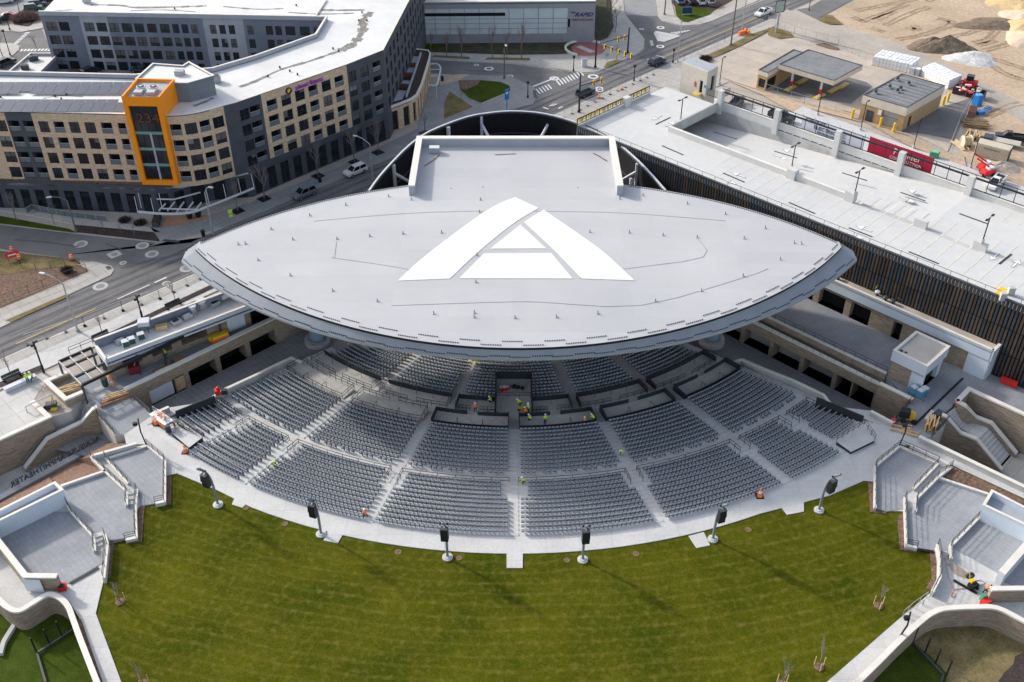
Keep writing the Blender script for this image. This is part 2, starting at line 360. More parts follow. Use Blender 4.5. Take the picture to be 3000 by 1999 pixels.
# seats
def seat_mb(mb,base,th):
    """one folding seat facing +y before turning by th"""
    rot=th
    def L(x,y,z): return base+Vector((x*math.cos(rot)-y*math.sin(rot),x*math.sin(rot)+y*math.cos(rot),z))
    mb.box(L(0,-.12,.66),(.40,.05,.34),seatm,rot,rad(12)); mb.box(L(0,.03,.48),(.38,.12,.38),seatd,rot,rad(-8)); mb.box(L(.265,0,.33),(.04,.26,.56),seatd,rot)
spots=[]
SEC={'front':[(-43,-26.3),(-26.3,-11.3),(-11.3,11.3),(11.3,26.3),(26.3,43)],'lower':[(-43.4,-28.9),(-28.9,-14.35),(-14.35,0),(0,14.35),(14.35,28.9),(28.9,43.4)],
     'upper':[(-43,-37.3),(-37.3,-28.9),(-28.9,-14.35),(-14.35,0),(0,14.35),(14.35,28.9),(28.9,37.3),(37.3,43)]}
for zn in ROWS:
    for k,r in enumerate(ROWS[zn]):
        for a0,a1 in SEC[zn]:
            if zn=='upper' and max(abs(a0),abs(a1))>42 and k>8: continue
            mg=math.degrees(.78/r); lo=a0+mg; hi=a1-mg
            if zn=='upper' and k<4:
                if a0==0: lo+=math.degrees(.9/r)
                if a1==0: hi-=math.degrees(.9/r)
                for s in (14.35,28.9,37.3):
                    if abs(abs(a0)-s)<.1: lo+=math.degrees(.75/r)
                    if abs(abs(a1)-s)<.1: hi-=math.degrees(.75/r)
            if zn=='front' and (a0,a1)==(-11.3,11.3) and k>5:
                parts=[(lo,-math.degrees(2.6/r)),(math.degrees(2.6/r),hi)]
            elif zn=='lower' and k==11:
                parts=[]; n=max(2,round((hi-lo)*r*math.pi/180/2.9)); w_=(hi-lo)/n
                parts=[(lo+i*w_,lo+(i+.8)*w_) for i in range(n)]
            else: parts=[(lo,hi)]
            for lo_,hi_ in parts:
                ln=rad(hi_-lo_)*r; n=int(ln/.54)
                if n<1: continue
                for i in range(n):
                    a=lo_+(hi_-lo_)*(i+.5)/n; spots.append((pol(r,a),rad(a)))
camv=Vector((0,0,H)); spots.sort(key=lambda s:(s[0]-camv).length)
pm=MB(); seat_mb(pm,Vector((0,0,0)),0); seat_me=pm.mesh('stadium_seat')
for i,(p,a) in enumerate(spots[:300]):
    o=bpy.data.objects.new('stadium_seat',seat_me); COL.objects.link(o); o.location=p; o.rotation_euler=(0,0,a)
    tag(o,'grey folding stadium seat in the last rows of the bowl nearest the lawn','seat','stadium seats in the rows nearest the lawn')
mass=MB()
for p,a in spots[300:]: seat_mb(mass,p,a)
solo(mass,'stadium_seats','rows of grey folding seats filling the rest of the bowl','seats',kind='stuff')
print('seats',len(spots))
# seat row floor beams show as thin legs; guard rails along the cross aisle
for sgn in (-1,1):
    for i,(a0,a1) in enumerate(((0,14.35),(14.35,28.9),(28.9,37.3),(37.3,43))):
        mb=MB(); A=a0+ (.75 if a0 else .55); B=a1-.75; ln=[pol(60.95,sgn*(A+(B-A)*k/6),zc(60.2)) for k in range(7)]; mb.rail(ln,railm,1.0,1.6,.06,(1,.5))
        for e in (A,B):
            if e>1: mb.rail([pol(60.95,sgn*e,zc(61)),pol(63.2,sgn*e,zc(63))],railm,1.0,1.2,.06,(1,.5))
        nm=['beside the centre stairs','between the second and third aisles','beyond the third aisle','at the outer end of the bowl'][i]
        solo(mb,'guard_rail','dark cross aisle rail '+nm+(', left half of bowl' if sgn<0 else ', right half of bowl'),'railing',ln[3],'cross aisle guard rails')
# ---- box platforms between front and lower seats
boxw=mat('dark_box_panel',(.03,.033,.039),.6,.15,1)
def arcl(r,a0,a1,z,n=6): return [pol(r,a0+(a1-a0)*i/n,z) for i in range(n+1)]
def boxbay(a0,a1,r0,r1,dark,lab,tier):
    z=zc((r0+r1)/2)+.12; t=thing('box_platform',lab,'seating box',pol((r0+r1)/2,(a0+a1)/2,z),0,'box platforms between the seat blocks')
    fl=MB(); A=arc(CB,r1,a0,a1,8); B=arc(CB,r0,a1,a0,8); fl.prism(A+B,z-.5,z,tread,top=concrete); fl.build('floor',t)
    wl=MB()
    edge=r0 if tier=='upper' else r1
    if dark or tier=='upper': wl.wall(arc(CB,edge,a0,a1,8),.12,z-.5,z+.7,boxw)
    else: wl.rail(arcl(edge,a0,a1,z),railm,1,1.7,.06)
    inner=r1 if tier=='upper' else r0
    m_=(a0+a1)/2
    for u,v in ((a0,m_-.9),(m_+.9,a1)):
        if dark and tier=='lower': wl.wall(arc(CB,inner,u,v,5),.1,z,z+.65,boxw)
        else: wl.rail(arcl(inner,u,v,z,4),railm,1,1.7,.06)
    for e in (a0,a1): wl.wall([xy(pol(r0,e)),xy(pol(r1,e))],.1,z-.4,z+.9,boxw) if dark else wl.rail([pol(r0,e,z),pol(r1,e,z)],railm,1,1.2,.06)
    wl.build('guard',t)
    dv=MB(); n=max(2,int((a1-a0)/3.3))
    for i in range(1,n):
        a=a0+(a1-a0)*i/n; e=r0+.9 if tier=='upper' else r1-.9; dv.rail([pol(edge,a,z),pol(e,a,z)],railm,1,.9,.06,(1,))
    dv.build('divider',t)
sides={-1:'left',1:'right'}
wd=['beside the sound desk','between the inner and middle aisles','in the outer wing']
for s in (-1,1):
    for tier,r0,r1,bb in (('upper',42.55,45.1,((3.4,10.6),(12.2,25.5),(27.3,42.5))),('lower',46.4,49.2,((.9,13.5),(15.2,27.9),(29.9,43)))):
        for k,(a,b) in enumerate(bb):
            A,B=(a,b) if s>0 else (-b,-a)
            boxbay(A,B,r0,r1,(s>0 or k==0),f'{tier} concrete seating box {wd[k]}, {"dark panelled" if (s>0 or k==0) else "open railed"}, {sides[s]} half',tier)
# sound desk platform on the axis
t=thing('sound_desk_platform','concrete mixing platform in a black walled pit behind the front seats','platform',pol(41,0))
mb=MB(); z=zc(41)+.25
mb.prism([xy(pol(37.3,-4)),xy(pol(37.3,4)),xy(pol(45.3,3.2)),xy(pol(45.3,-3.2))],z-1,z,tread,top=concrete); mb.build('floor',t)
mb=MB(); mb.wall([xy(pol(45.3,-3.3)),xy(pol(37.2,-4)),xy(pol(37.2,4)),xy(pol(45.3,3.3))],.2,z-1,z+1.1,boxw); mb.build('wall',t)
mb=MB(); mb.rail([pol(41.6,-3.4,z),pol(41.6,3.4,z)],railm,1,1.5,.06); mb.build('rail',t)
# side walls of the bowl
for s,pts,lab in ((-1,[(0,2,1890,555,-.2),(0,2,2060,440,-.1),(0,2,2352,305,-.6),(1,2,160,225,-1.4),(1,2,325,150,-1.9),(1,2,420,190,-2.2)],'pale concrete parapet along the left flank of the seating bowl'),
                (1,[(3,2,590,595,-.2),(3,2,510,490,-.1),(3,2,230,355,-.6),(3,2,0,265,-1.1),(2,2,2110,165,-1.9),(2,2,2030,185,-2.2)],'pale concrete parapet along the right flank of the seating bowl')):
    L=[P(*p) for p in pts]; mb=MB(); mb.wall([xy(p) for p in L],.35,-6,[p.z for p in L],concw,coping,.12,.05); solo(mb,'parapet_wall',lab,'wall',L[2])
# dark end panels and small camera platforms at the bowl's outer corners
for lab,q in (('black steel end wall behind the outermost left seats',[(0,2,1620,690),(0,2,1980,545)]),('black steel end wall behind the outermost right seats',[(3,2,440,560),(3,2,870,735)])):
    L=PS(0,*q); mb=MB().wall([xy(p) for p in L],.15,-2,.9,boxw); solo(mb,'end_wall',lab,'wall',L[0])
for lab,q in (('raised white camera platform with black edge at the left end of the seats',[(0,2,1578,840),(0,2,1640,785),(0,2,1860,880),(0,2,1735,975)]),('raised white camera platform with black edge at the right end of the seats',[(3,2,630,920),(3,2,880,770),(3,2,980,910),(3,2,762,1015)])):
    L=PS(.5,*q); t=thing('camera_platform',lab,'platform',L[0]); mb=MB().prism([xy(p) for p in L],-1.2,.45,boxw,top=white_conc); mb.build('deck',t)
    mb=MB(); mb.rail([p for p in L[1:3]],railm,1,1,.05); mb.rail([L[0],L[1]],railm,1,1.2,.05); mb.build('rail',t)
mb=MB()
L=[P(0,2,1830,985,0),P(0,2,2270,1240,0)]; mb.rail(smooth_line([L[0],P(0,2,2050,1120,0),L[1]],3),galv,.95,1,.06); solo(mb,'guard_rail','pale steel guard rail behind the last seats at the left end of the lawn walkway','railing',L[0])
# ================================================================ canopy
FC,FR=(.95,164.4),62.7; RC,RR=(1.1,84.1),64.65; IC,IR=(.8,160.0),57.6; QC,QR=(1.05,84.3),63.6
def zroof(x,y): return 14.0+.75*max(0,1-((y-123.5)/21)**2)*max(0,1-((x-1)/50)**2)+.02*(y-123)*0
def at_roof(x,y,dz=.05):
    z=14.4
    for i in range(8): p=at(x,y,z+dz); z=zroof(p.x,p.y)
    return at(x,y,z+dz)
def PR(c,r,a,b,dz=.05): return at_roof(750*c+a/3.136,ROW[r]+b/3.136,dz)
def arcx(c,r,x,up):
    d=max(0,r*r-(x-c[0])**2); return c[1]+(math.sqrt(d) if up else -math.sqrt(d))
canopy=thing('stage_canopy','huge pale grey lens shaped stage roof with a white letter A painted on top','roof',(1,124,0))
NT=72; ta=[math.sin(math.pi/2*(-1+2*i/NT)) for i in range(NT+1)]
xo=48.6; xi=46.6
OF=[];IF=[];IR_=[];OR_=[]
for t_ in ta:
    x=1.1+xo*t_; OF.append((x,min(arcx(FC,FR,x,False),127.1),12.9)); OR_.append((x,max(arcx(RC,RR,x,True),127.2),13.0))
    x=1.0+xi*t_; yi=arcx(IC,IR,x,False); yr=arcx(QC,QR,x,True); ym=128.0; yi=min(yi,ym); yr=max(yr,ym+.05); IF.append((x,yi,zroof(x,yi))); IR_.append((x,yr,zroof(x,yr)))
mb=MB(); NS=14
for i in range(NT):
    for k in range(NS):
        def pt(i,k):
            a,b=IF[i],IR_[i]; y=a[1]+(b[1]-a[1])*k/NS; return (a[0],y,zroof(a[0],y))
        mb.face((pt(i,k),pt(i+1,k),pt(i+1,k+1),pt(i,k+1)),memb)
mb.build('membrane',canopy,True)
mb=MB()
for i in range(NT):
    a,b,c,d=OF[i],OF[i+1],IF[i+1],IF[i]
    dn=lambda p,z:(p[0],p[1],p[2]+z)
    mb.face((a,b,dn(c,-.25),dn(d,-.25)),fasciam)
    mb.face((dn(d,-.25),dn(c,-.25),dn(c,.12),dn(d,.12)),blackm)
    mb.face((dn(a,-.3),dn(b,-.3),b,a),galv)
    a,b,c,d=OR_[i],OR_[i+1],IR_[i+1],IR_[i]
    mb.face((b,a,dn(d,-.1),dn(c,-.1)),fasciam); mb.face((dn(b,-.4),dn(a,-.4),a,b),galv); mb.face((dn(c,-.1),dn(d,-.1),dn(d,.1),dn(c,.1)),blackm)
for s in (0,NT): mb.face((OF[s],OR_[s],(IR_[s][0],IR_[s][1],IR_[s][2]-.1),(IF[s][0],IF[s][1],IF[s][2]-.25)),fasciam)
mb.build('fascia',canopy)
mb=MB()
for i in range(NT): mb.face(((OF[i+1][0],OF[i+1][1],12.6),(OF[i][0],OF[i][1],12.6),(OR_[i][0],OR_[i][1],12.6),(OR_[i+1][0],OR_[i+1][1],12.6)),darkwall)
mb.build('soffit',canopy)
# snow guards: two staggered dotted rows on the fascia and two on the membrane
mb=MB()
def rowpts(A,B,s,dz):
    return [Vector((a[0]+(b[0]-a[0])*s,a[1]+(b[1]-a[1])*s,a[2]+(b[2]-a[2])*s+dz)) for a,b in zip(A,B)]
def walkline(line,step):
    out=[];acc=0
    for a,b in zip(line,line[1:]):
        d=(b-a).length
        while acc<d: out.append((a.lerp(b,acc/d),(b-a).normalized())); acc+=step
        acc-=d
    return out
IFv=[Vector(p) for p in IF]
for A,B,s0,s1 in ((OF,IF,.16,.27),):
    for j,s in enumerate((s0,s1)):
        for k,(p,d) in enumerate(walkline(rowpts(A,B,s,-.02),.3)):
            if (k//9)%2==j: mb.box(p,(.16,.07,.16),mat('navy_guard',(.03,.045,.075),.6,.1,1),math.atan2(d.y,d.x))
for j,s in enumerate((.6,1.35)):
    ln=[Vector((p[0],p[1]+s,zroof(p[0],p[1]+s)+.06)) for p in IF[3:-3]]
    for k,(p,d) in enumerate(walkline(ln,.3)):
        if (k//9)%2==j: mb.box(p,(.18,.07,.1),MATS['navy_guard'],math.atan2(d.y,d.x))
for j,s in enumerate((-.5,)):
    ln=[Vector((p[0],p[1]+s,zroof(p[0],p[1]+s)+.06)) for p in IR_[3:-3]]
    for k,(p,d) in enumerate(walkline(ln,.3)):
        if abs(p.x-1)>17.5: mb.box(p,(.18,.1,.14),railm,math.atan2(d.y,d.x))
    ln=[Vector((p[0],p[1]-.15,13.1)) for p in OR_[2:-2]]
    for k,(p,d) in enumerate(walkline(ln,.35)):
        mb.box(p,(.18,.1,.2),railm,math.atan2(d.y,d.x))
mb.build('snow_guard',canopy)
# the letter A
mb=MB()
def patch(e1,e2,n=14,mth=logow):
    a=[Vector(p+(0,)) for p in e1]; b=[Vector(p+(0,)) for p in e2]
    def sm(l,t):
        t*=len(l)-1; i=min(int(t),len(l)-2); return l[i].lerp(l[i+1],t-i)
    if len(a)>2: a=smooth_line(a,5)
    if len(b)>2: b=smooth_line(b,5)
    g=[]
    for i in range(n+1):
        p=sm(a,i/n);q=sm(b,i/n); g.append([at_roof(*(p.lerp(q,k/8).xy),.045) for k in range(9)])
    for i in range(n):
        for k in range(8): mb.face((g[i][k],g[i+1][k],g[i+1][k+1],g[i][k+1]),mth)
patch([(1509,577.5),(1423,618),(1252,744),(1164.5,822.7)],[(1578,610),(1500,658),(1400.5,739),(1318.6,816.6)])
patch([(1534.4,650.5),(1624.4,734.4),(1704,816.6)],[(1592.5,614.8),(1704,691),(1777.4,745.5),(1859.7,822)])
patch([(1524,658.5),(1435.6,729)],[(1524.6,658.5),(1600.4,728.3)])
patch([(1418,742.3),(1344.7,815.7)],[(1614.8,741.4),(1678.6,816.6)])
mb.build('logo_letter',canopy)
# hip lines of the membrane, drawn as narrow seams
mb=MB()
for l in ([(1,1,530,465),(1,1,1350,395),(1,1,2050,372),(2,1,400,375),(2,1,1030,390),(2,1,1700,440),(2,1,1965,462)],[(1,1,740,650),(1,1,722,790),(1,1,735,805),(1,1,1280,885),(1,1,1790,985)],[(2,1,1700,620),(2,1,1755,795),(2,1,1020,905),(2,1,620,990)],[(1,1,1245,1240),(1,1,2352,1205),(2,1,300,1210),(2,1,1190,1237),(2,1,2120,985),(2,1,2352,900)]):
    q=smooth_line([PR(*k,.03) for k in l],3)
    for a,b in zip(q,q[1:]):
        a=Vector((a.x,a.y,zroof(a.x,a.y)+.03)); b=Vector((b.x,b.y,zroof(b.x,b.y)+.03)); mb.bar(a,b,.055,mat('seam_grey',(.33,.33,.335),.7,.1,1),.02)
    mb.build('seam',canopy); mb=MB()
# little safety posts on the roof
pt=[(0,1,2190,680),(0,1,2255,675),(1,1,140,540),(1,1,338,635),(1,1,495,415),(1,1,825,318),(1,1,1218,240),(1,1,1427,270),(1,1,745,630),(1,1,1045,605),(1,1,1350,582),(1,1,1705,572),(1,1,20,825),(1,1,315,965),(1,1,705,1107),(1,1,1115,1202),(1,1,1632,1317),(1,1,2005,1308),(1,1,2005,1348),(1,1,2020,1027),(1,1,2030,780),(1,1,2053,385),(1,1,2062,270),(1,1,1792,180),(1,1,2085,168),(2,1,605,175),(2,1,990,262),(2,1,1203,230),(2,1,1610,305),(2,1,1960,403),(2,1,2325,530),(2,1,2132,625),(2,1,1700,617),(2,1,1388,597),(2,1,1078,572),(2,1,715,566),(2,1,2122,970),(2,1,1738,1107),(2,1,1318,1202),(2,1,788,1315),(2,1,408,1348),(2,1,28,1355),(3,1,240,667),(3,1,305,675),(3,1,112,818)]
for q in pt:
    p=PR(*q,.0); mb=MB(); mb.tube([p,p+Vector((0,0,.42))],.055,railm,6); mb.box(p+Vector((0,0,.06)),(.3,.3,.08),memb); mb.build('safety_post',canopy)
# raised rear bay with parapets
bx0,bx1,by0,by1=-15.6,16.8,142.4,158.6
mb=MB(); mb.face(((bx0,139.5,zroof(0,141)+.03),(bx1,139.5,zroof(0,141)+.03),(bx1,by1,14.5),(bx0,by1,14.5)),memb)
mb.box(((bx0+bx1)/2,(by0+by1)/2+2,4.3),(bx1-bx0-.2,by1-by0-4.4,18.6),darkwall); mb.build('rear_bay',canopy)
mb=MB(); mb.wall([(bx0,141.6),(bx0,by1),(bx1,by1),(bx1,141.6)],.9,12.6,16.0,lightpanel,coping,.2,.06); mb.build('parapet',canopy)
mb=MB(); rust=mat('rust_stain',(.20,.115,.06),.9,.4,3)
for q in ([(905,880),(1040,790),(1120,720)],[(1880,722),(2170,708)],):
    l=[at(1050+a/4.706,300+b/4.706,14.52) for a,b in q]
    for a,b in zip(l,l[1:]): mb.bar(a,b,.14,rust,.03)
l=[at(1500+a/4.706,300+b/4.706,14.52) for a,b in ((1120,700),(1190,735),(1310,810))]
for a,b in zip(l,l[1:]): mb.bar(a,b,.2,rust,.03)
mb.build('stain',canopy)
p=at(1050+1050/4.706,300+690/4.706,14.5); solo(MB().box(p+Vector((0,0,.5)),(3.2/2,1,.9),lightpanel).box(p+Vector((0,0,.98)),(1.7,1.1,.08),steelwhite),'roof_hatch','small grey metal hatch box in the left corner of the raised rear bay','roof hatch',p)
# two flared columns
for s,bx,by,lab in ((-1,-30.2,127.3,'left flared blue steel canopy column beside the service lane'),(1,31.0,127.4,'right flared blue steel canopy column beside the service lane')):
    t=thing('canopy_column',lab,'column',(bx,by,-3.7)); mb=MB(); mb.tube([(bx,by,-3.9),(bx,by,-2.9)],2.0,walk,24); mb.build('base',t)
    mb=MB(); mb.tube([(bx,by,-2.9),(bx,by,-1.9),(bx,by,-.3),(bx,by,.8)],[1.35,1.2,.75,.7],steelblue,20)
    for dx,dy in ((-5,3),(5,3),(-5,-5),(5,-5),(0,6)): mb.tube([(bx,by,.3),(bx+dx*.3,by+dy*.3,3.6),(bx+dx,by+dy,12.3)],[.5,.4,.36],steelblue,10)
    mb.build('shaft',t,True)
# ---- curved screen wall behind the stage
t=thing('screen_wall','tall curved black screen wall with pale rim behind the stage canopy','wall',(.8,165,0))
top=[(1075,566),(1130,494),(1230,400),(1350,347),(1430,330),(1510,324.5),(1600,333),(1700,362),(1790,405),(1870,470),(1950,557)]
L=smooth_line([at(x,y,12) for x,y in top],4)
mb=MB(); mb.wall([xy(p) for p in L],.5,-6,11.7,blackhole); mb.build('panel',t)
mb=MB(); mb.wall([xy(p) for p in L],.62,11.6,11.85,railm); mb.wall([xy(p) for p in L],.3,11.85,12,steelwhite); mb.build('rim',t)
mb=MB(); mb.wall([xy(p) for p in L],.9,7.6,7.75,railm); mb.build('band',t)
for x,y,top_ in ((480,870,1),(825,575,1),(1235,345,1),(1690,185,1),(2158,130,1)):
    pass
cols=[(1050+480/4.706,300+865/4.706,1),(1050+825/4.706,300+570/4.706,0),(1050+1237/4.706,300+340/4.706,1),(1050+1690/4.706,300+183/4.706,1),(1050+2158/4.706,300+130/4.706,0),(1500+510/4.706,300+178/4.706,-1),(1500+967/4.706,300+322/4.706,-1),(1500+1390/4.706,300+545/4.706,0),(1500+1735/4.706,300+845/4.706,-1)]
for x,y,br in cols:
    p=at(x,y,11.6); mb=MB(); mb.tube([(p.x,p.y,-5.5),p],.38,steelwhite,10)
    if br: mb.tube([p-Vector((0,0,1.5)),(p.x+br*7.5,min(p.y-1.5,158) if p.y>159 else p.y+1.0,4.5)],.28,steelwhite,8)
    mb.build('column',t)
mb=MB(); q=at(1850,523,8); mb.tube([q,q+Vector((0,-.5,-2.5))],.35,steelwhite,8); mb.build('lamp_housing',t)
# stage, backstage floor
slab('stage_floor',[(-22,130),(23,130),(24,150),(18,172),(0,178),(-17,170),(-23,150)],-6.5,-4.2,walk_dark)
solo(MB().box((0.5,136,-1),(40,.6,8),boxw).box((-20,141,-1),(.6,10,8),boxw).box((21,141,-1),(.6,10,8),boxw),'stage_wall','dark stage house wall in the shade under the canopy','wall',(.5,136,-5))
# ---- six curved speaker poles on the lawn
def pole(px,py,tx,ty,lab,first=[None]):
    b=at(px,py,-.02); d=Vector((b.x-CB[0],b.y-CB[1])).normalized(); th=math.atan2(d.y,d.x)-math.pi/2
    if first[0] is None:
        t=thing('speaker_pole',lab,'speaker pole',(0,0,0),0,'curved speaker poles along the lawn edge')
        MB().tube([(0,0,0),(0,0,.18)],.62,white_conc,20).tube([(0,0,.18),(0,0,.3)],.42,white_conc,16).build('footing',t)
        pts=[(0,0,.2),(0,.0,2),(0,.06,3.6),(0,.3,5.1),(0,.85,6.5),(0,1.7,7.6)]; MB().tube(smooth_line(pts,4),[.16]*21,mat('pole_grey',(.2,.22,.245),.5,.1,1),10).build('shaft',t,True)
        sp=MB(); sp.box((0,1.0,5.45),(.86,.6,.95),blackm,0,rad(8)).box((0,.92,4.5),(.86,.6,.95),blackm,0,rad(-2)).box((0,1.0,6.0),(.84,.62,.1),railm).bar((0,.6,6.2),(0,1.0,6.0),.14,galv); sp.build('loudspeaker',t)
        MB().bar((-.4,.95,6.6),(.4,.95,6.6),.09,galv).ball((-.38,1.0,6.8),.15,blackm).ball((.38,1.0,6.8),.15,blackm).build('floodlight',t); first[0]=t; o=t
        o.location=b; o.rotation_euler=(0,0,th)
    else: o=dup(first[0],b,th,lab)
    return o
for px,py,l in ((639,1480,'curved grey speaker pole at the left end of the lawn edge'),(941,1566,'curved grey speaker pole just left of the left lawn steps'),(1311,1634,'curved grey speaker pole left of the central lawn landing'),(1707,1641,'curved grey speaker pole right of the central lawn landing'),(2088,1581,'curved grey speaker pole just right of the right lawn steps'),(2399,1496,'curved grey speaker pole at the right end of the lawn edge')): pole(px,py,0,0,l)
# ================================================================ ground levels
def ext(a,b,k): return (a[0]+(b[0]-a[0])*k,a[1]+(b[1]-a[1])*k)
lo_=-2.2
sheet('low_ground',[(-900,-300),(900,-300),(900,900),(-900,900)],-5.6,deadgrass)
shellL=[xy(p) for p in L_shell] if 'L_shell' in globals() else [(-24.2,147),(-22,158),(-17,167.5),(-9.5,175.5),(.6,178.6),(11,175.5),(19,166),(24,155),(25.9,147.5)]
wl0=xy(P(0,2,20,880)); wl1=xy(P(0,2,440,700))
Lj=[xy(P(0,2,1140,862)),xy(P(0,2,1400,682))]; Rj=[xy(P(3,2,1130,765)),xy(P(3,2,1390,882))]
def far(a,b,y): t=(y-a.y)/(b.y-a.y); return (a.x+(b.x-a.x)*t,y)
La,Lb_=at(369,1143,.92),at(809,931,.92); Lar=[xy(La),far(La,Lb_,146)]
Ra,Rb_=at(2575.4,1126.8,-.4),at(2202.7,941.5,-.4); Rar=[far(Ra,Rb_,146),xy(Ra)]
Ta,Tb=at(2598,1093,.5),at(2247,926,.5); Tw=[far(Ta,Tb,150),xy(Ta)]
Kw=[xy(P(3,2,1030,380,.9)),xy(P(3,2,1330,528,.9))]
def inset(l,o):
    d=Vector((l[1][0]-l[0][0],l[1][1]-l[0][1])).normalized(); return [(p[0]-d.y*o,p[1]+d.x*o) for p in l]
Lin=inset(Lar,2.7); print('arc',Lar,Rar,Tw,Kw)
g0=[ext(wl1,wl0,6),wl0,wl1,xy(P(0,2,620,655)),xy(P(0,2,650,645)),xy(P(0,2,775,515)),xy(P(0,2,862,600)),xy(P(0,2,875,640)),xy(P(0,2,1050,860)),*Lj,Lar[0],*Lin,*shellL,*inset(Tw,.3),Kw[1],*Rj,xy(P(3,2,1500,890)),xy(P(3,2,1650,735)),xy(P(3,2,1615,655)),xy(P(3,2,1735,560)),xy(P(3,2,1845,430)),xy(P(3,2,2352,655)),(120,82),(800,82),(800,900),(-800,900),(-800,60)]
slab('ground',[Vector((*p,0)) for p in g0],-6,0,gravel,concw)
# lawn hill with decks and promenade on it
crvL=[P(0,3,*q,.9) for q in ((-260,620),(-60,760),(60,870),(170,905),(300,835),(425,760),(500,765),(570,805),(625,870),(660,960),(740,1180),(890,1568),(1000,1850))]
crvR=[P(3,3,*q,.9) for q in ((2600,1130),(2352,1000),(2110,882),(1900,872),(1690,880),(1570,900),(1450,965),(1240,1150),(1020,1370),(815,1568),(500,1860))]
CL=[xy(p) for p in smooth_line(crvL,4)]; CR=[xy(p) for p in smooth_line(crvR,4)]
rw=[xy(P(3,2,1390,882)),xy(P(3,2,2352,1345))]
a44=[pol(71.3,a,0) for a in range(44,-45,-4)]
body=[*Lj,xy(P(0,2,1550,612)),xy(P(0,2,1890,560)),*[xy(p) for p in a44[::-1]],xy(P(3,2,590,600)),xy(P(3,2,948,640)),*Rj,rw[1],ext(rw[0],rw[1],1.4),(95,70),*CR,(22,45),(-22,45),*CL[::-1],(-78,76),xy(P(0,2,-200,1640)),xy(P(0,2,490,1300)),xy(P(0,2,560,1335)),xy(P(0,2,965,1190)),xy(P(0,2,840,1058)),xy(P(0,2,1160,945))]
slab('lawn',[Vector((*p,0)) for p in body],-6,-.06,lawnm,stonewall)
# promenade
pL=[xy(P(0,2,1400,682)),xy(P(0,2,1550,612)),xy(P(0,2,1890,560))]
pr=[*[xy(pol(71.25,a)) for a in range(-44,45,2)],xy(P(3,2,590,600)),xy(P(3,2,948,640)),xy(P(3,2,1130,765)),xy(P(3,2,1390,890)),xy(P(3,2,2352,1375)),xy(P(3,2,2352,1445)),xy(P(3,2,1680,1135)),xy(P(3,2,1310,960)),xy(P(3,2,1205,950)),xy(P(3,2,988,1140)),xy(P(3,2,965,1290)),xy(P(3,2,880,1282)),xy(P(3,2,560,1420)),
 *[xy(pol(73.9,a)) for a in range(24,-28,-2)],xy(P(0,2,2000,1370)),xy(P(0,2,1625,1215)),xy(P(0,2,1530,1235)),xy(P(0,2,1515,1095)),xy(P(0,2,1350,950)),xy(P(0,2,1160,945)),xy(P(0,2,1140,862)),*pL]
slab('promenade',[Vector((*p,0)) for p in pr],-.2,.04,white_conc)
for nm,q in (('landing',[(1,3,672,155),(1,3,620,265),(1,3,750,292),(1,3,812,190)]),('landing',[(1,3,2303,375),(1,3,2303,519),(2,3,98,519),(2,3,100,380)]),('landing',[(2,3,1622,225),(2,3,1695,336),(2,3,1820,310),(2,3,1762,190)]),('landing',[(0,2,2300,1465),(0,2,2225,1530),(0,2,2130,1500),(0,2,2160,1430)]),('landing',[(3,2,100,1500),(3,3,175,30),(3,3,330,0),(3,2,330,1440)])):
    slab(nm,[P(*k) for k in q],-.2,.035,white_conc)
# paths left and right on the hill
slab('path',PS(0,(0,3,230,560),(0,3,520,700),(0,3,640,662),(0,3,940,472),(0,3,955,620),(0,3,880,935),(0,3,1115,1568),(0,3,1200,1760),(0,3,930,1760),(0,3,740,1000),(0,3,640,830),(0,3,540,770),(0,3,420,760),(0,3,300,830),(0,3,170,900),(0,3,60,870),(0,3,-200,650),(0,3,-200,280),(0,3,0,330)),-.2,.04,white_conc)
slab('path',PS(0,(3,3,1690,325),(3,3,2150,640),(3,3,2352,740),(3,3,2352,1010),(3,3,2110,895),(3,3,1690,890),(3,3,1480,950),(3,3,1250,1150),(3,3,830,1568),(3,3,600,1800),(3,3,300,1800),(3,3,540,1568),(3,3,1190,1000),(3,3,1510,735),(3,3,1590,600),(3,3,1590,420)),-.2,.04,white_conc)
mbk=MB()
for q in ([(0,3,700,1005),(0,3,745,990),(0,3,945,1568),(0,3,900,1568)],):
    mbk.prism([xy(P(*k)) for k in q],0,.09,mulch)
struct(mbk.build('planting_bed'))
for q in ([(0,2,1530,1240),(0,2,1578,1228),(0,2,1570,1500),(0,2,1430,1515),(0,2,1430,1490),(0,2,1515,1465)],[(0,2,1290,1520),(0,2,1330,1515),(0,3,1322,0),(0,3,1305,275),(0,3,1160,292),(0,3,1155,265),(0,3,1255,240),(0,3,1270,0)],[(0,3,1000,290),(0,3,1048,292),(0,3,1015,605),(0,3,960,612),(0,3,985,300)],
          [(3,2,920,1300),(3,2,968,1300),(3,2,985,1545),(3,2,1090,1568),(3,3,1085,20),(3,3,940,5),(3,2,938,1540)],[(3,3,1188,28),(3,3,1240,30),(3,3,1272,320),(3,3,1368,345),(3,3,1365,375),(3,3,1210,350)],[(3,3,1485,378),(3,3,1532,375),(3,3,1562,560),(3,3,1560,630),(3,3,1500,725),(3,3,1452,700),(3,3,1505,600)]):
    slab('planting_bed',[P(*k) for k in q],-.2,.03,mulch)
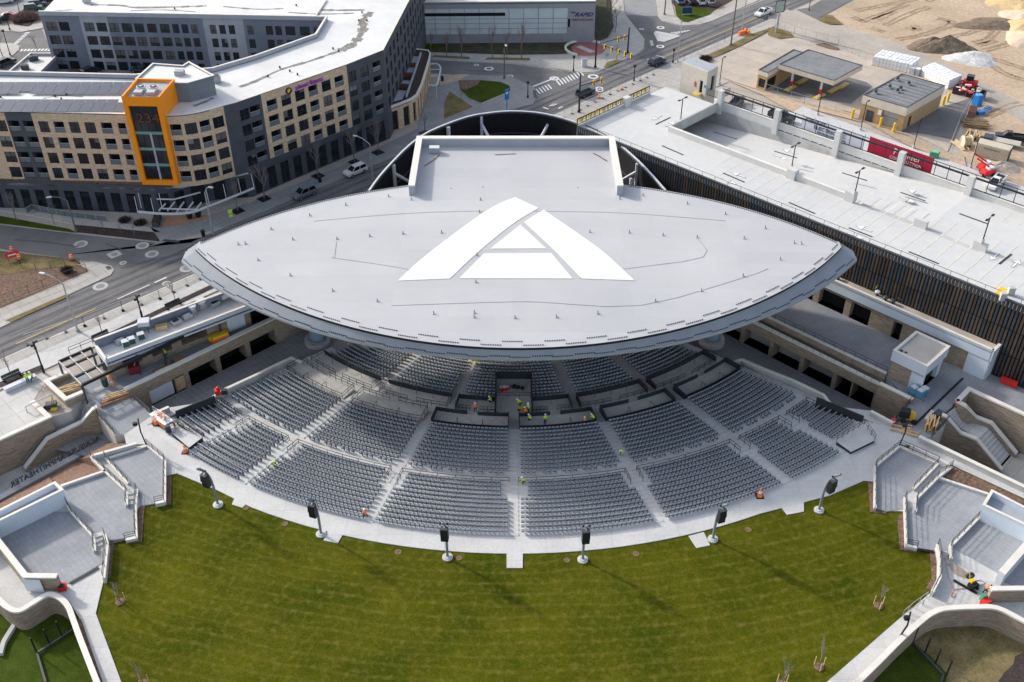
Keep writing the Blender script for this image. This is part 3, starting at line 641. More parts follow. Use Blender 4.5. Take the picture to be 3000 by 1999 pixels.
# decks (pavers) with kerb walls and rails
slab('deck_base',[P(*k) for k in ((0,2,838,1058),(0,2,1350,950),(0,2,1512,1095),(0,2,1508,1468),(0,2,1288,1512),(0,3,1242,10),(0,3,1250,235),(0,3,1000,288),(0,3,942,470),(0,3,640,660),(0,3,240,580),(0,3,0,260),(0,2,490,1310),(0,2,560,1330),(0,2,965,1190))],-.3,.05,white_conc)
slab('deck_base',[P(*k) for k in ((3,2,1205,965),(3,2,1690,1150),(3,2,1560,1240),(3,2,2040,1395),(3,2,2352,1530),(3,3,2352,700),(3,3,2150,640),(3,3,1680,420),(3,3,1535,372),(3,3,1278,308),(3,3,1268,0),(3,2,1090,1558),(3,2,985,1530),(3,2,990,1140))],-.3,.05,white_conc)
def deck(q,z=.1): slab('deck_paving',[P(*k,z) for k in q],-.5,z,paver,white_conc)
UDL=[(0,2,975,1072),(0,2,1355,955),(0,2,1512,1095),(0,2,1508,1468),(0,2,1425,1488),(0,2,1288,1512),(0,2,1282,1440),(0,2,1180,1310)]
MDL=[(0,2,562,1330),(0,2,968,1192),(0,2,1170,1380),(0,2,1165,1500),(0,2,1250,1530),(0,3,1242,10),(0,3,1250,235),(0,3,1150,258),(0,3,1005,288),(0,3,985,290),(0,3,955,200),(0,3,860,225),(0,3,655,0),(0,2,580,1430)]
LDL=[(0,3,0,240),(0,3,460,0),(0,3,655,0),(0,3,860,225),(0,3,870,360),(0,3,945,365),(0,3,940,472),(0,3,640,660),(0,3,560,665),(0,3,525,575),(0,3,240,575)]
UDR=[(3,2,1205,968),(3,2,1560,1122),(3,2,1335,1360),(3,2,1250,1420),(3,2,1240,1540),(3,2,1090,1560),(3,2,985,1530),(3,2,990,1140)]
MDR=[(3,2,1552,1245),(3,2,2025,1405),(3,2,1970,1510),(3,3,1990,0),(3,3,1680,312),(3,3,1640,372),(3,3,1535,372),(3,3,1278,308),(3,3,1268,0),(3,2,1370,1490)]
LDR=[(3,3,1990,8),(3,3,2352,170),(3,3,2450,260),(3,3,2175,530),(3,3,2140,580),(3,3,1690,325)]
for d in (UDL,MDL,LDL,UDR,MDR): deck(d)
deck(LDR,.14)
deck([(3,3,2352,350),(3,3,2352,760),(3,3,2180,640)],.12)
def kerbwall(lab,q,z=.55,rail=True,th=.3,part=None):
    L=[P(*k,z) for k in q]; t=thing('deck_wall',lab,'deck wall',L[0]); MB().wall([xy(p) for p in L],th,-.2,z,white_conc,coping,.1,.03).build('kerb',t)
    if rail: MB().rail(L,railm if rail==1 else galv,1.05,1.5,.05,(1,.66,.33)).build('rail',t)
kerbwall('white kerb wall with steel rail on the lawn side of the upper left deck',[(0,2,1352,950),(0,2,1514,1090),(0,2,1510,1468),(0,2,1425,1488)])
kerbwall('low white wall with steel rail between the upper left deck and its ramp',[(0,2,965,1065),(0,2,1180,1305)],.3)
kerbwall('long white wall along the back of the upper left deck',[(0,2,838,1050),(0,2,1248,935)],.9,False,.35)
kerbwall('white kerb wall behind the upper left deck paving',[(0,2,1000,1068),(0,2,1350,955)],.4,False)
kerbwall('white wall with rail along the ramp side of the middle left deck',[(0,2,838,1058),(0,2,965,1190),(0,2,1165,1375),(0,2,1162,1505)],.5)
kerbwall('white kerb along the bark bed behind the middle left deck',[(0,2,560,1325),(0,2,968,1185)],.5,False)
kerbwall('white kerb with rail on the lawn side of the middle left deck',[(0,2,1255,1355),(0,3,1242,5),(0,3,1250,235),(0,3,1152,258)],.5)
kerbwall('white stair wall with steel rail at the step between the left decks',[(0,3,960,200),(0,3,985,300),(0,3,952,610)],.9)
kerbwall('white wall with dark rail between the middle and lowest left decks',[(0,2,583,1440),(0,3,655,0),(0,3,860,225),(0,3,868,360)],.5)
kerbwall('white kerb wall with steel rail round the upper right deck',[(3,2,985,1530),(3,2,988,1140),(3,2,1207,960)],.5)
kerbwall('dark railed edge along the back of the upper right deck',[(3,2,1207,960),(3,2,1562,1118),(3,2,1335,1355)],.4)
kerbwall('grey concrete wall behind the upper right deck',[(3,2,1310,955),(3,2,1672,1132)],.9,False,.35)
kerbwall('white wall with rail between the right ramp and the middle right deck',[(3,2,1690,1148),(3,2,1560,1245),(3,2,1365,1440),(3,2,1355,1560)],.6)
kerbwall('white kerb along the bark bed behind the middle right deck',[(3,2,1560,1245),(3,2,2025,1400)],.5,False)
kerbwall('white kerb on the lawn side of the middle right deck',[(3,2,1260,1430),(3,3,1262,0),(3,3,1275,310),(3,3,1370,330)],.5)
kerbwall('white stair wall with steel rail beside the right deck steps',[(3,3,1560,300),(3,3,1580,420),(3,3,1580,600),(3,3,1510,735)],.9)
kerbwall('white wall with dark rail along the lowest right deck',[(3,3,1985,0),(3,3,1680,310),(3,3,1685,430)],.6)
# pale strips and drains on decks
mb=MB()
for q in ([(0,3,1010,275),(0,3,1150,255)],[(0,3,640,660),(0,3,905,512)],[(3,3,1375,345),(3,3,1525,368)],[(3,3,1705,630),(3,3,1920,752)]):
    a,b=[P(*k,.16) for k in q]; mb.bar(a,b,.35,blackm,.06)
struct(mb.build('trench_drain'))
mb=MB()
for q in ((1,3,265,112),(1,3,1305,370),(1,3,1865,425),(2,3,505,445),(2,3,1140,388),(2,3,2170,165),(0,2,2260,1528)): mb.disc(P(*q,-.02),.32,mulch,16).disc(P(*q,-.01),.4,deadgrass,16,.32)
struct(mb.build('drain_cover'))
# steps between decks
for q,n in (([(0,2,1175,1400),(0,2,1255,1380),(0,2,1270,1500),(0,2,1165,1505)],3),([(0,3,865,230),(0,3,955,210),(0,3,945,310),(0,3,870,345)],3),([(3,3,1600,380),(3,3,1650,395),(3,3,1640,430),(3,3,1590,420)],3)):
    L=[P(*k,.1) for k in q]; mb=MB()
    for i in range(n):
        a=L[0].lerp(L[3],i/n);b=L[1].lerp(L[2],i/n);c=L[1].lerp(L[2],(i+1)/n);d=L[0].lerp(L[3],(i+1)/n); mb.prism([xy(v) for v in (a,b,c,d)],0,.1+.16*(n-i),white_conc)
    struct(mb.build('deck_steps'))
# white roofed pavilions at the outer ends of the decks
def pavilion(lab,q,z,h):
    L=[P(*k,h) for k in q]; c=sum(L,Vector())/4; t=thing('pavilion',lab,'building',(c.x,c.y,0)); pl=[xy(p) for p in L]
    MB().wall(pl,.25,-3,h,aluw,coping,.12,.05,0,True).build('wall',t)
    MB().prism([xy(c.xy.lerp(Vector(p),.97)) for p in pl],h-1.0,h-.9,bluegrey,top=lightpanel).build('roof',t)
    return t
pavilion('long white pavilion with sunken blue grey roof beside the lowest left deck',[(0,2,500,1297),(0,2,568,1362),(0,2,-350,1810),(0,2,-420,1760)],0,2.7)
pavilion('white pavilion with sunken roof at the right edge beside the lowest right deck',[(3,2,2062,1372),(3,2,1985,1500),(3,2,2600,1790),(3,2,2680,1690)],0,2.7)
# gate wall left
t=thing('gate_wall','white topped wall with stone and blue panels at the gate of the lowest left deck','wall',P(0,3,240,590))
L=[P(0,3,*q,2.4) for q in ((-150,100),(230,585),(522,588))]
MB().wall([xy(p) for p in L],.55,-.1,2.4,stonewall,coping,.2,.06).build('wall',t)
a,b=[P(0,3,*q,1.3) for q in ((235,650),(395,655))]; MB().bar(a+Vector((0,-.35,-.1)),b+Vector((0,-.35,-.1)),.05,aluw,2.0).build('panel',t)
L=[P(3,3,*q,2.2) for q in ((2050,705),(2400,700))]
t=thing('gate_wall','stone wall with pale coping beside the right hand path gate','wall',L[0]); MB().wall([xy(p) for p in L],.5,-.1,2.2,stonewall,coping,.2,.06).build('wall',t)
L=[P(3,3,*q,2.0) for q in ((2150,560),(2352,330),(2480,200))]
solo(MB().wall([xy(p) for p in L],.7,-.1,2.0,aluw,coping,.2,.05),'white_wall','tall white wall at the outer end of the lowest right deck','wall',L[0])
# curved retaining walls at the bottom corners
for C_,lab in ((CL,'curved stone retaining wall with white coping at the bottom left of the lawn'),(CR,'curved stone retaining wall with white coping at the bottom right of the lawn')):
    t=thing('retaining_wall',lab,'retaining wall',(*C_[len(C_)//2],0)); mb=MB(); mb.wall(C_,.45,-5.5,.9,stonewall,coping,.25,.08); mb.build('wall',t)
# ---- low ground patches outside
sheet('grass_verge',[(-120,30),(-24,30),(-24,86),(-120,86)],-2.3,grass2)
sheet('dry_ground',[(22,30),(120,30),(120,74),(40,74)],-2.3,deadgrass)
sheet('dark_planting',[xy(P(3,3,*q,lo_)) for q in ((900,1568),(1330,1200),(1500,1330),(1640,1480),(1640,1700),(800,1700))],-2.24,grass2)
sheet('wet_ground',[xy(P(3,3,*q,lo_)) for q in ((2352,1290),(2270,1330),(2255,1400),(2170,1480),(2110,1568),(2110,1700),(2500,1700),(2500,1250))],-2.22,mulch_dark)
# gabion-like pale strip at the far bottom left
L=[P(0,3,*q,lo_+.4) for q in ((140,1010),(90,1090),(30,1190),(0,1300))]; solo(MB().wall([xy(p) for p in smooth_line(L,3)],.5,lo_-.2,lo_+.35,concw),'low_kerb_wall','low curved pale kerb on the grass at the bottom left','kerb',L[0])
def fence_line(lab,posts,z,extra):
    t=thing('post_fence',lab,'fence',P(*posts[0],z))
    for q in posts: b=P(*q,z); MB().bar(b,b+Vector((0,0,2.6)),.13,blackm).build('post',t)
    L=[P(*q,z+.15) for q in extra]; mb=MB()
    for a,b in zip(L,L[1:]): mb.bar(a,b,.22,railm,.2)
    mb.build('base_rail',t)
fence_line('black posted fence under construction on the grass at the bottom left',[(0,3,340,1300),(0,3,458,1222),(0,3,572,1148)],lo_,[(0,3,420,1568),(0,3,340,1300),(0,3,670,1085)])
fence_line('black posted fence under construction on dry ground at the bottom right',[(3,3,1330,1205),(3,3,1440,1300),(3,3,1535,1400),(3,3,1635,1510)],lo_,[(3,3,1330,1200),(3,3,1610,1500),(3,3,1590,1568)])
# ================================================================ left side: stairs, sign, arcade, concession stand
sheet('plaza',[xy(P(0,2,*q,-5)) for q in ((-900,1250),(0,860),(500,700),(1000,780),(1140,860),(60,1400),(-900,1900))],-5.0,concrete)
def stairs(mb,a0,a1,b0,b1,n,m=tread):
    """flight from the top edge a0-a1 down to b0-b1"""
    for i in range(n):
        t0=i/n;t1=(i+1)/n; p=a0.lerp(b0,t0);q=a1.lerp(b1,t0);r=a1.lerp(b1,t1);s=a0.lerp(b0,t1); z=a0.z+(b0.z-a0.z)*t1
        mb.prism([xy(v) for v in (p,q,r,s)],z-1.2,z,m if i%2 else concw)
t=thing('stone_stairs','two flight stair with handrails from the left plaza down to the sign','stairs',P(0,2,560,700,-2.5))
mb=MB(); A=[P(0,2,*q,z) for q,z in (((775,515),0),((860,600),0),((650,650),-2.4),((745,745),-2.4),((350,790),-2.4),((445,890),-2.4),((140,1060),-5),((222,1180),-5))]
stairs(mb,A[0],A[1],A[2],A[3],14); mb.prism([xy(v) for v in (A[2],A[3],A[5],A[4])],-3.5,-2.4,tread,top=concrete); stairs(mb,A[4],A[5],A[6],A[7],16); mb.build('flight',t)
for u,v,w_,x_ in ((0,1,2,3),(4,5,6,7)):
    for f in (.05,.35,.65,.95):
        mb=MB(); a=A[u].lerp(A[v],f)+Vector((0,0,.95)); b=A[w_].lerp(A[x_],f)+Vector((0,0,.95)); mb.bar(a,b,.07,galv)
        for k in range(5): p=a.lerp(b,k/4); mb.bar(p,p-Vector((0,0,.95)),.06,galv)
        mb.build('handrail',t)
def wallz(name,lab,pts,base,th=.5,m=stonewall):
    L=[P(*q) for q in pts]; o=MB().wall([xy(p) for p in L],th,base,[p.z for p in L],m,coping,.25,.08); return solo(o,name,lab,'wall',L[0])
wallz('stair_wall','stepped stone wall with sloping coping on the lawn side of the left stairs',[(0,2,890,598,1.0),(0,2,850,615,.9),(0,2,745,735,-1.3),(0,2,430,888,-1.5),(0,2,222,1160,-4.2)],-5.3)
wallz('plaza_wall','stone retaining wall with pale coping between the upper plaza and the left stairs',[(0,2,-800,1255,.6),(0,2,25,880,.6),(0,2,445,690,.6),(0,2,288,545,.6)],-5.3)
wallz('planter_wall','tall stone planter wall with pale coping at the head of the left stairs',[(0,2,640,270,1.2),(0,2,425,362,1.2),(0,2,602,525,1.2),(0,2,768,455,1.2)],-3)
t=thing('sign_wall','low concrete wall carrying big metal letters seen from behind by the left stairs','sign',P(0,2,500,1140,-4))
L=[P(0,2,*q,-3.9) for q in ((-300,1600),(60,1398),(985,890),(1130,822))]; MB().wall([xy(p) for p in L],.9,-5.4,-3.9,concw,white_conc,.15,.03).build('wall',t)
a=L[1]; b=L[2]; dx=(a-b).normalized(); c=(a+b)/2+Vector((0,0,.62))+Vector((-dx.y,dx.x,0))*-.25
letters('ACRISURE AMPHITHEATER',1.3,mat('dark_sign_metal',(.10,.105,.115),.5,.1,1),c,dx,(0,0,1),t,.22,(a-b).length/17.6)
mb=MB(); T=[P(0,2,*q) for q in ((1160,945,-.1),(840,1060,-.1),(965,1192,-.1),(560,1335,-.1),(490,1300,-.1),(-200,1640,-.1))]; Bq=[P(0,2,*q,-4.6) for q in ((1080,872),(850,1000),(700,1090),(440,1230),(300,1310),(-300,1640))]
for i in range(5): mb.face((Bq[i],Bq[i+1],T[i+1],T[i]),mulch)
struct(mb.build('bark_slope'))
def facade(mb,p0,p1,z0,z1,rects,m,depth=.25,back=None,reveal=None):
    """upright wall face from p0 to p1 (left to right as seen from outside) with rectangular openings (u0,u1,z0,z1)"""
    p0=Vector((p0[0],p0[1],0)); p1=Vector((p1[0],p1[1],0)); d=(p1-p0); Ln=d.length; d.normalize(); n=Vector((d.y,-d.x,0))
    rects=[(max(0,a),min(Ln,b),max(z0,c),min(z1,e)) for a,b,c,e in rects if b>0.05 and a<Ln-.05]
    us=sorted({0.0,Ln,*[r[0] for r in rects],*[r[1] for r in rects]})
    Q=lambda u,z,o=0: p0+d*u+Vector((0,0,z))-n*o
    for u0,u1 in zip(us,us[1:]):
        if u1-u0<1e-4: continue
        um=(u0+u1)/2; hs=sorted([(r[2],r[3]) for r in rects if r[0]<um<r[1]]); z=z0
        for a,b in hs+[(z1,z1)]:
            if a>z+1e-4: mb.face((Q(u0,z),Q(u1,z),Q(u1,a),Q(u0,a)),m)
            z=max(z,b)
    rv=reveal or m
    for u0,u1,a,b in rects:
        mb.face((Q(u0,a),Q(u0,a,depth),Q(u0,b,depth),Q(u0,b)),rv); mb.face((Q(u1,a,depth),Q(u1,a),Q(u1,b),Q(u1,b,depth)),rv)
        mb.face((Q(u0,a),Q(u1,a),Q(u1,a,depth),Q(u0,a,depth)),rv); mb.face((Q(u0,b,depth),Q(u1,b,depth),Q(u1,b),Q(u0,b)),rv)
        if back: mb.face((Q(u0,a,depth),Q(u1,a,depth),Q(u1,b,depth),Q(u0,b,depth)),back)
    return Q,d,n,Ln
# arcade on the left lane
sheet('service_lane',[(-66,104),(-45,98),(-20,128),(-22,152),(-30,152)],-3.7,walk_dark); sheet('service_lane',[(22,152),(36,152),(72,104),(46,98),(21,128)],-5.0,walk_dark)
def uof(p0,p1,q):
    d=Vector((p1[0]-p0[0],p1[1]-p0[1])); L_=d.length; return (Vector((q[0]-p0[0],q[1]-p0[1])).dot(d))/L_
t=thing('arcade_wall','brown stone arcade with dark bays below the left terrace','arcade',(*Lar[0],-3.7))
p0,p1=Lar; mb=MB(); zt=.7
us=[uof(p0,p1,P(0,2,x,y,-3.7)) for x,y in ((1400,590),(1615,480),(1735,425),(1772,408),(2015,290),(2055,270),(2300,152),(2345,130))]
us=[uof(p0,p1,at(x,y,-3.7)) for x,y in ((447,1188),(518.8,1150),(552,1140),(565.6,1134.5),(643,1096),(655.8,1089.8),(729,1053),(742,1046),(811,1007))]; print('left bays',us)
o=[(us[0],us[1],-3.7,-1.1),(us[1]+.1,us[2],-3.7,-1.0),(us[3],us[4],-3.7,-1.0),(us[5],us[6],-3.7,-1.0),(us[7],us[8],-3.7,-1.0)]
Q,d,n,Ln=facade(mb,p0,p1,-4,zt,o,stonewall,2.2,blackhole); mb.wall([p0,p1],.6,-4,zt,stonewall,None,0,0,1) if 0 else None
mb.build('wall',t); cp_=MB().wall([p0,p1],.75,zt,zt+.22,coping,side=1); cp_.build('coping',t)
mb=MB(); mb.bar(Q(us[0]+.1,-2.5,.3),Q(us[1]-.3,-2.5,.3),.1,aluw,2.3); mb.build('metal_door',t); MB().bar(Q(us[1]+.0,-2.5,.25),Q(us[1]+1.6,-2.5,.25),.1,wood,2.3).build('plywood_panel',t)
a,b=P(0,2,1200,510,0),P(0,2,1390,678,0); solo(MB().rail([a,b],railm,1.1,1.2,.06,(1,.75,.5,.25)),'guard_rail','dark rail at the end of the left terrace above the service lane','railing',a)
a,b=P(0,2,1385,672,.8),P(0,2,1550,600,.8); solo(MB().wall([xy(a),xy(b)],.35,-4,.8,concw,coping,.12,.04),'parapet_wall','short pale concrete wall across the end of the left service lane','wall',a)
a,b=P(0,2,868,640,0),P(0,2,1050,850,0); solo(MB().rail([a,b],railm,1.1,1.2,.06,(1,.75,.5,.25)),'guard_rail','dark rail on the left plaza edge above the sign','railing',a)
# terrace paving left
slab('terrace_paving',PS(0,(0,2,600,520),(0,2,770,450),(0,2,860,590),(0,2,1050,850),(0,2,1140,862),(0,2,1400,682),(0,2,1165,472))+[Vector((*Lar[1],0)),Vector((-33,152,0))]+PS(0,(0,2,1000,330),(0,2,640,300)),-.2,.05,paver_in)
slab('plaza_paving',PS(0,(0,2,10,872),(0,2,440,695),(0,2,300,555),(0,2,420,372),(0,2,640,270),(0,2,560,240),(0,2,330,330),(0,2,0,470),(0,2,-700,820),(0,2,-700,1180)),-.2,.03,concrete)
mb=MB()
for q in ([(860,445),(935,410),(972,440),(890,478)],[(915,505),(975,475),(1040,520),(950,550)],[(1030,610),(1110,570),(1150,600),(1065,640)],[(1120,560),(1190,530),(1215,555),(1150,590)]): mb.prism([xy(P(0,2,*k)) for k in q],0,.08,concw)
struct(mb.build('paving_inset'))
# concession stand
ct=4.5; zr=3.8
t=thing('concession_building','long low pale metal concession building with a cluttered roof on the left terrace','building',P(0,2,1050,350,0))
FL=P(0,2,975,165,ct); FRt=at(540+840/4.48,680+960/4.48,ct); dirc=(FRt-FL).normalized(); BL=P(0,2,832,50,ct)
wid=abs((BL-FL).dot(Vector((-dirc.y,dirc.x,0)))); per=Vector((-dirc.y,dirc.x,0)); ln=(FRt-FL).length+9
c0=FL; c1=FL+dirc*ln; c2=c1+per*wid; c3=FL+per*wid
mb=MB(); mb.wall([xy(c0),xy(c1)],.3,zr-.6,ct,aluw,coping,.1,.04,1); mb.wall([xy(c3),xy(c0)],.3,zr-.6,ct,aluw,coping,.1,.04); mb.build('fascia',t)
mb=MB(); mb.wall([xy(c2),xy(c3)],.3,0,ct+.9,bluegrey,coping,.1,.04); mb.build('rear_wall',t)
MB().prism([xy(c0),xy(c1),xy(c2),xy(c3)],zr-.3,zr,darkwall,top=whiteroof).build('roof',t)
mb=MB(); ins=per*1.2
rects=[(2.2,5.0,1.1,3.2),(6.5,9.5,1.1,3.2),(11,15,1.1,3.2),(22,27,.05,3.2),(29,35,.05,3.2)]
Q,d,n,Ln=facade(mb,xy(c0+ins),xy(c1+ins),0,zr-.3,rects,stonewall,1.5,blackhole); mb.build('wall',t)
MB().bar(Q(18.2,1.7,-.05),Q(21,1.7,-.05),.08,aluw,2.8).build('door',t)
MB().bar(Q(14.8,.9,-.6),Q(17.8,.9,-.6),.8,yel,.7).build('counter',t)
solo(MB().bar(Q(15,.7,-1.2),Q(17.6,.7,-1.2),.9,hior,.9).bar(Q(15.1,1.3,-1.2),Q(17.5,1.3,-1.2),.8,yel,.3),'equipment_crate','orange and yellow crate standing by the concession wall','crate',Q(16,0,-1.2))
# canopy beams in front and pergola at the end
t=thing('pergola','open dark steel pergola of crossing beams at the end of the concession building','pergola',P(0,2,700,300,0))
z=3.3; A_,B_,C_,D_=[P(0,2,*q,z) for q in ((540,188),(838,60),(1040,262),(752,405))]
mb=MB()
for f in (0,.27,.68,1.0): mb.bar(A_.lerp(D_,f),B_.lerp(C_,f),.22,blackm if f in(0,1) else railm,.4)
for f in (0,.33,.68): mb.bar(A_.lerp(B_,f),D_.lerp(C_,f),.14,galv,.35)
fb=at(540+850/4.48,680+958/4.48,z); mb.bar(D_,D_+(fb-D_)*1.25,.28,blackm,.45)
for k in range(3,10): p=D_.lerp(fb,k/9.5); mb.bar(p,p+per*2.6,.14,railm,.3)
mb.build('beam',t)
for p in (A_,D_,B_): MB().bar((p.x,p.y,0),p,.22,railm).build('post',t)
for f in (.45,.8): p=D_.lerp(fb,f); MB().bar((p.x,p.y,0),p,.22,railm).build('post',t)
# ================================================================ right side
t=thing('arcade_wall','brown stone arcade with dark bays below the right terrace','arcade',(*Rar[1],-3.7))
p0,p1=Rar; mb=MB()
uu=[uof(p0,p1,at(x,y,-5.0)) for x,y in ((2105,957),(2175,992),(2186,997),(2259,1034),(2270,1040),(2348,1078),(2359,1084),(2443,1125),(2454,1131),(2498,1152),(2502,1154),(2564,1182))]; print('right bays',uu)
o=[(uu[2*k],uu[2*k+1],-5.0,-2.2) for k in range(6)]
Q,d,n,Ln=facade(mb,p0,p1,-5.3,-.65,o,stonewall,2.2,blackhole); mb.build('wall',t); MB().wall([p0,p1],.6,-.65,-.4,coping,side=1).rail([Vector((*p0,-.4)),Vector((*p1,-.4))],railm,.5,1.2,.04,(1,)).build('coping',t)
q0,q1=Q(0,-1.6,0),Q(Ln+6,-1.6,0); slab('lower_walk',[q0-n*.35,q1-n*.35,Vector((*Tw[1],0))+d*4,Vector((*Tw[0],0))],-2.0,-1.55,walk_dark)
solo(MB().wall(Kw,.5,-5.3,.9,stonewall,coping,.2,.06),'parapet_wall','stone wall end with pale coping beside the blue wrapped pallets','wall',(*Kw[0],-5))
wt=thing('terrace_wall','low stone wall with dark rail along the edge of the right terrace','wall',(*Tw[1],0))
MB().wall(Tw,.4,-2,.5,stonewall,coping,.12,.05).build('wall',wt); MB().rail([Vector((*Tw[0],.45)),Vector((*Tw[1],.45))],railm,1.0,1.7,.05,(1,.5)).build('rail',wt)
slab('terrace_paving',[Vector((*p,0)) for p in (*Tw,Kw[1])]+PS(0,(3,2,1130,765),(3,2,1390,880),(3,2,1500,888),(3,2,1650,733),(3,2,1615,652),(3,2,1735,555),(3,2,1845,425),(3,2,2352,650),(3,2,2600,760),(3,2,2600,300),(3,2,2060,330))+[Vector((60,150,0)),Vector((45,162,0))],-.2,.05,paver_in)
# low building along the garage with pale band
t=thing('terrace_building','long low building with pale metal band and dark bays beside the parking structure','building',P(3,1,900,1300,0))
ct=5.4; c0=P(3,1,480,1075,3.0); a=P(3,1,590,1000,ct); b=P(3,2,2070,85,ct); e=P(3,2,2180,-20,ct)
dirc=(b-a).normalized(); per=Vector((-dirc.y,dirc.x,0)); wid=3.4; a=a-dirc*8
Lb=(b-a).length; c1=b; c2=b+per*wid; c3=a+per*wid
mb=MB(); mb.wall([xy(a),xy(c1)],.35,ct-1.9,ct,aluw,coping,.1,.05,1); mb.wall([xy(c1),xy(c2)],.35,ct-1.9,ct,aluw,coping,.1,.05); mb.build('fascia',t)
MB().prism([xy(a),xy(c1),xy(c2),xy(c3)],ct-.6,ct-.4,concw,top=mat('tan_roof_gravel',(.42,.37,.31),.9,.2,.3)).build('roof',t)
mb=MB(); uu=[uof(a,c1,P(3,1,x,y,0)) for x,y in ((480,1200),(700,1310),(760,1330),(925,1420),(1150,1500),(1235,1530))]
e2=Lb-3.2
Q,d,n,Ln=facade(mb,xy(a+per*.3),xy(c1+per*.3),0,ct-1.9,[(uu[0],uu[1],.05,2.9),(uu[2],uu[3],.05,2.9),(uu[4],uu[5],.05,2.9),(uu[0]-9,uu[0]-1,.05,2.9)],stonewall,1.2,blackhole); mb.build('wall',t)
MB().bar(Q(e2+.1,(ct-1.9)/2,-.12),Q(Lb,(ct-1.9)/2,-.12),.1,aluw,ct-1.9).build('end_panel',t)
MB().wall([xy(c1+per*.3),xy(c2)],.3,0,ct-1.9,aluw).build('side_wall',t)
for q,lab in (((1000,1145),'white pipe stub'),((1075,1195),'dark dome vent'),((1140,1225),'dark dome vent'),((1205,1200),'white goose neck vent'),((640,1000),'dark dome vent')):
    p=P(3,1,*q,ct-.4); mb=MB(); mb.tube([p,p+Vector((0,0,.5))],.25,railm,8).ball(p+Vector((0,0,.6)),.45,railm if 'dark' in lab else steelwhite,8,.5); mb.build('roof_vent',t)
# small kiosk building
t=thing('kiosk_building','small square stone and white panel building with a flat tan roof on the right terrace','building',P(3,2,1430,470,0))
kt=5.0; k0,k1,k2=P(3,2,1165,82,kt),P(3,2,1462,222,kt),P(3,2,1660,45,kt); k3=k0+k2-k1; pl=[xy(v) for v in (k0,k1,k2,k3)]; cc=(k0+k2)/2
MB().wall(pl,.3,kt-1.8,kt,aluw,coping,.12,.05,0,True).build('fascia',t)
MB().prism([xy(cc.xy.lerp(Vector(p),.96)) for p in pl],kt-.5,kt-.3,concw,top=mat('tan_roof',(.47,.43,.38),.85,.12,.3)).build('roof',t)
ins=[xy(cc.xy.lerp(Vector(p),.95)) for p in pl]; mb=MB(); l0=(Vector(ins[1])-Vector(ins[0])).length; l1=(Vector(ins[2])-Vector(ins[1])).length
facade(mb,ins[0],ins[1],0,kt-1.8,[],stonewall); Q,d,n,Ln=facade(mb,ins[1],ins[2],0,kt-1.8,[(1.0,l1-1.2,.05,2.5)],aluw,.5,tealg); mb.wall([ins[2],ins[3],ins[0]],.2,0,kt-1.8,stonewall); mb.build('wall',t)
MB().bar(Q(1.0,1.3,.3),Q(1.0,1.3,.3)+Vector((0,0,0.01)),.1,framem).bar(Q((l1)/2,0,.35),Q(l1/2,2.5,.35),.1,framem).bar(Q(1,2.55,.2),Q(l1-1.2,2.55,.2),.15,framem).build('door_frame',t)
p=Vector((*Vector(ins[0]).lerp(Vector(ins[1]),.84),1.45)); dd=Vector((ins[1][0]-ins[0][0],ins[1][1]-ins[0][1],0)).normalized(); nn=Vector((dd.y,-dd.x,0))
MB().bar(p-dd*.9+nn*.05,p+dd*1.0+nn*.05,.1,aluw,2.85).build('end_panel',t)
mb=MB(); mb.disc(P(3,2,1228,88,kt-.28),.25,blackm).disc(P(3,2,1268,103,kt-.28),.22,blackm); mb.build('roof_drain',t)
# stair block right
t=thing('stone_stairs','two flight stone stair between stone walls at the right edge of the terrace','stairs',P(3,2,1900,800,-2.5))
A=[P(3,2,*q,z) for q,z in (((1735,590),0),((1650,655),0),((1880,730),-2.4),((1790,810),-2.4),((2030,800),-2.4),((1935,895),-2.4),((2245,1040),-5),((2150,1150),-5))]
mb=MB(); stairs(mb,A[0],A[1],A[2],A[3],14); mb.prism([xy(v) for v in (A[2],A[3],A[5],A[4])],-3.5,-2.4,tread,top=concrete); stairs(mb,A[4],A[5],A[6],A[7],16); mb.build('flight',t)
wallz('stair_wall','stepped stone wall with sloping coping on the lawn side of the right stairs',[(3,2,1600,668,1.0),(3,2,1650,690,.9),(3,2,1775,835,-1.3),(3,2,1920,892,-1.5),(3,2,2155,1175,-4.2)],-5.3)
wallz('stair_wall','stepped stone wall with sloping coping on the far side of the right stairs',[(3,2,1742,545,1.0),(3,2,1825,590,.9),(3,2,1920,690,-1.3),(3,2,2060,745,-1.5),(3,2,2290,1025,-4.2)],-5.3)
wallz('planter_wall','stone wall with pale coping wrapping behind the right stairs',[(3,2,1742,545,1.1),(3,2,1850,432,1.1),(3,2,2352,662,1.1),(3,2,2700,830,1.1)],-5.3)
a,b=P(3,2,1500,888,0),P(3,2,1645,740,0); solo(MB().rail([a,b],railm,1.1,1.1,.06,(1,.75,.5,.25)),'guard_rail','dark rail at the right terrace edge beside the stairs','railing',a)
a,b=P(3,2,1135,765,0),P(3,2,1325,545,0); solo(MB().rail([a,b],railm,1.1,1.2,.06,(1,.75,.5,.25)),'guard_rail','dark rail at the end of the right terrace above the service lane','railing',a)
a,b=P(3,2,948,638,.8),P(3,2,1150,745,.8); solo(MB().wall([xy(a),xy(b)],.35,-4,.8,concw,coping,.12,.04),'parapet_wall','short pale concrete wall across the end of the right service lane','wall',a)
a,b=P(3,2,1388,868,.9),P(3,2,2500,1400,.9); solo(MB().wall([xy(a),xy(b)],.45,-5.4,.9,concw,coping,.12,.05),'retaining_wall','long pale concrete wall between the right promenade and the low plaza','retaining wall',a)
sheet('plaza',[xy(P(3,2,*q,-5)) for q in ((1400,880),(1650,700),(1900,500),(2900,900),(2900,1900),(2352,1330))],-5.0,walk)
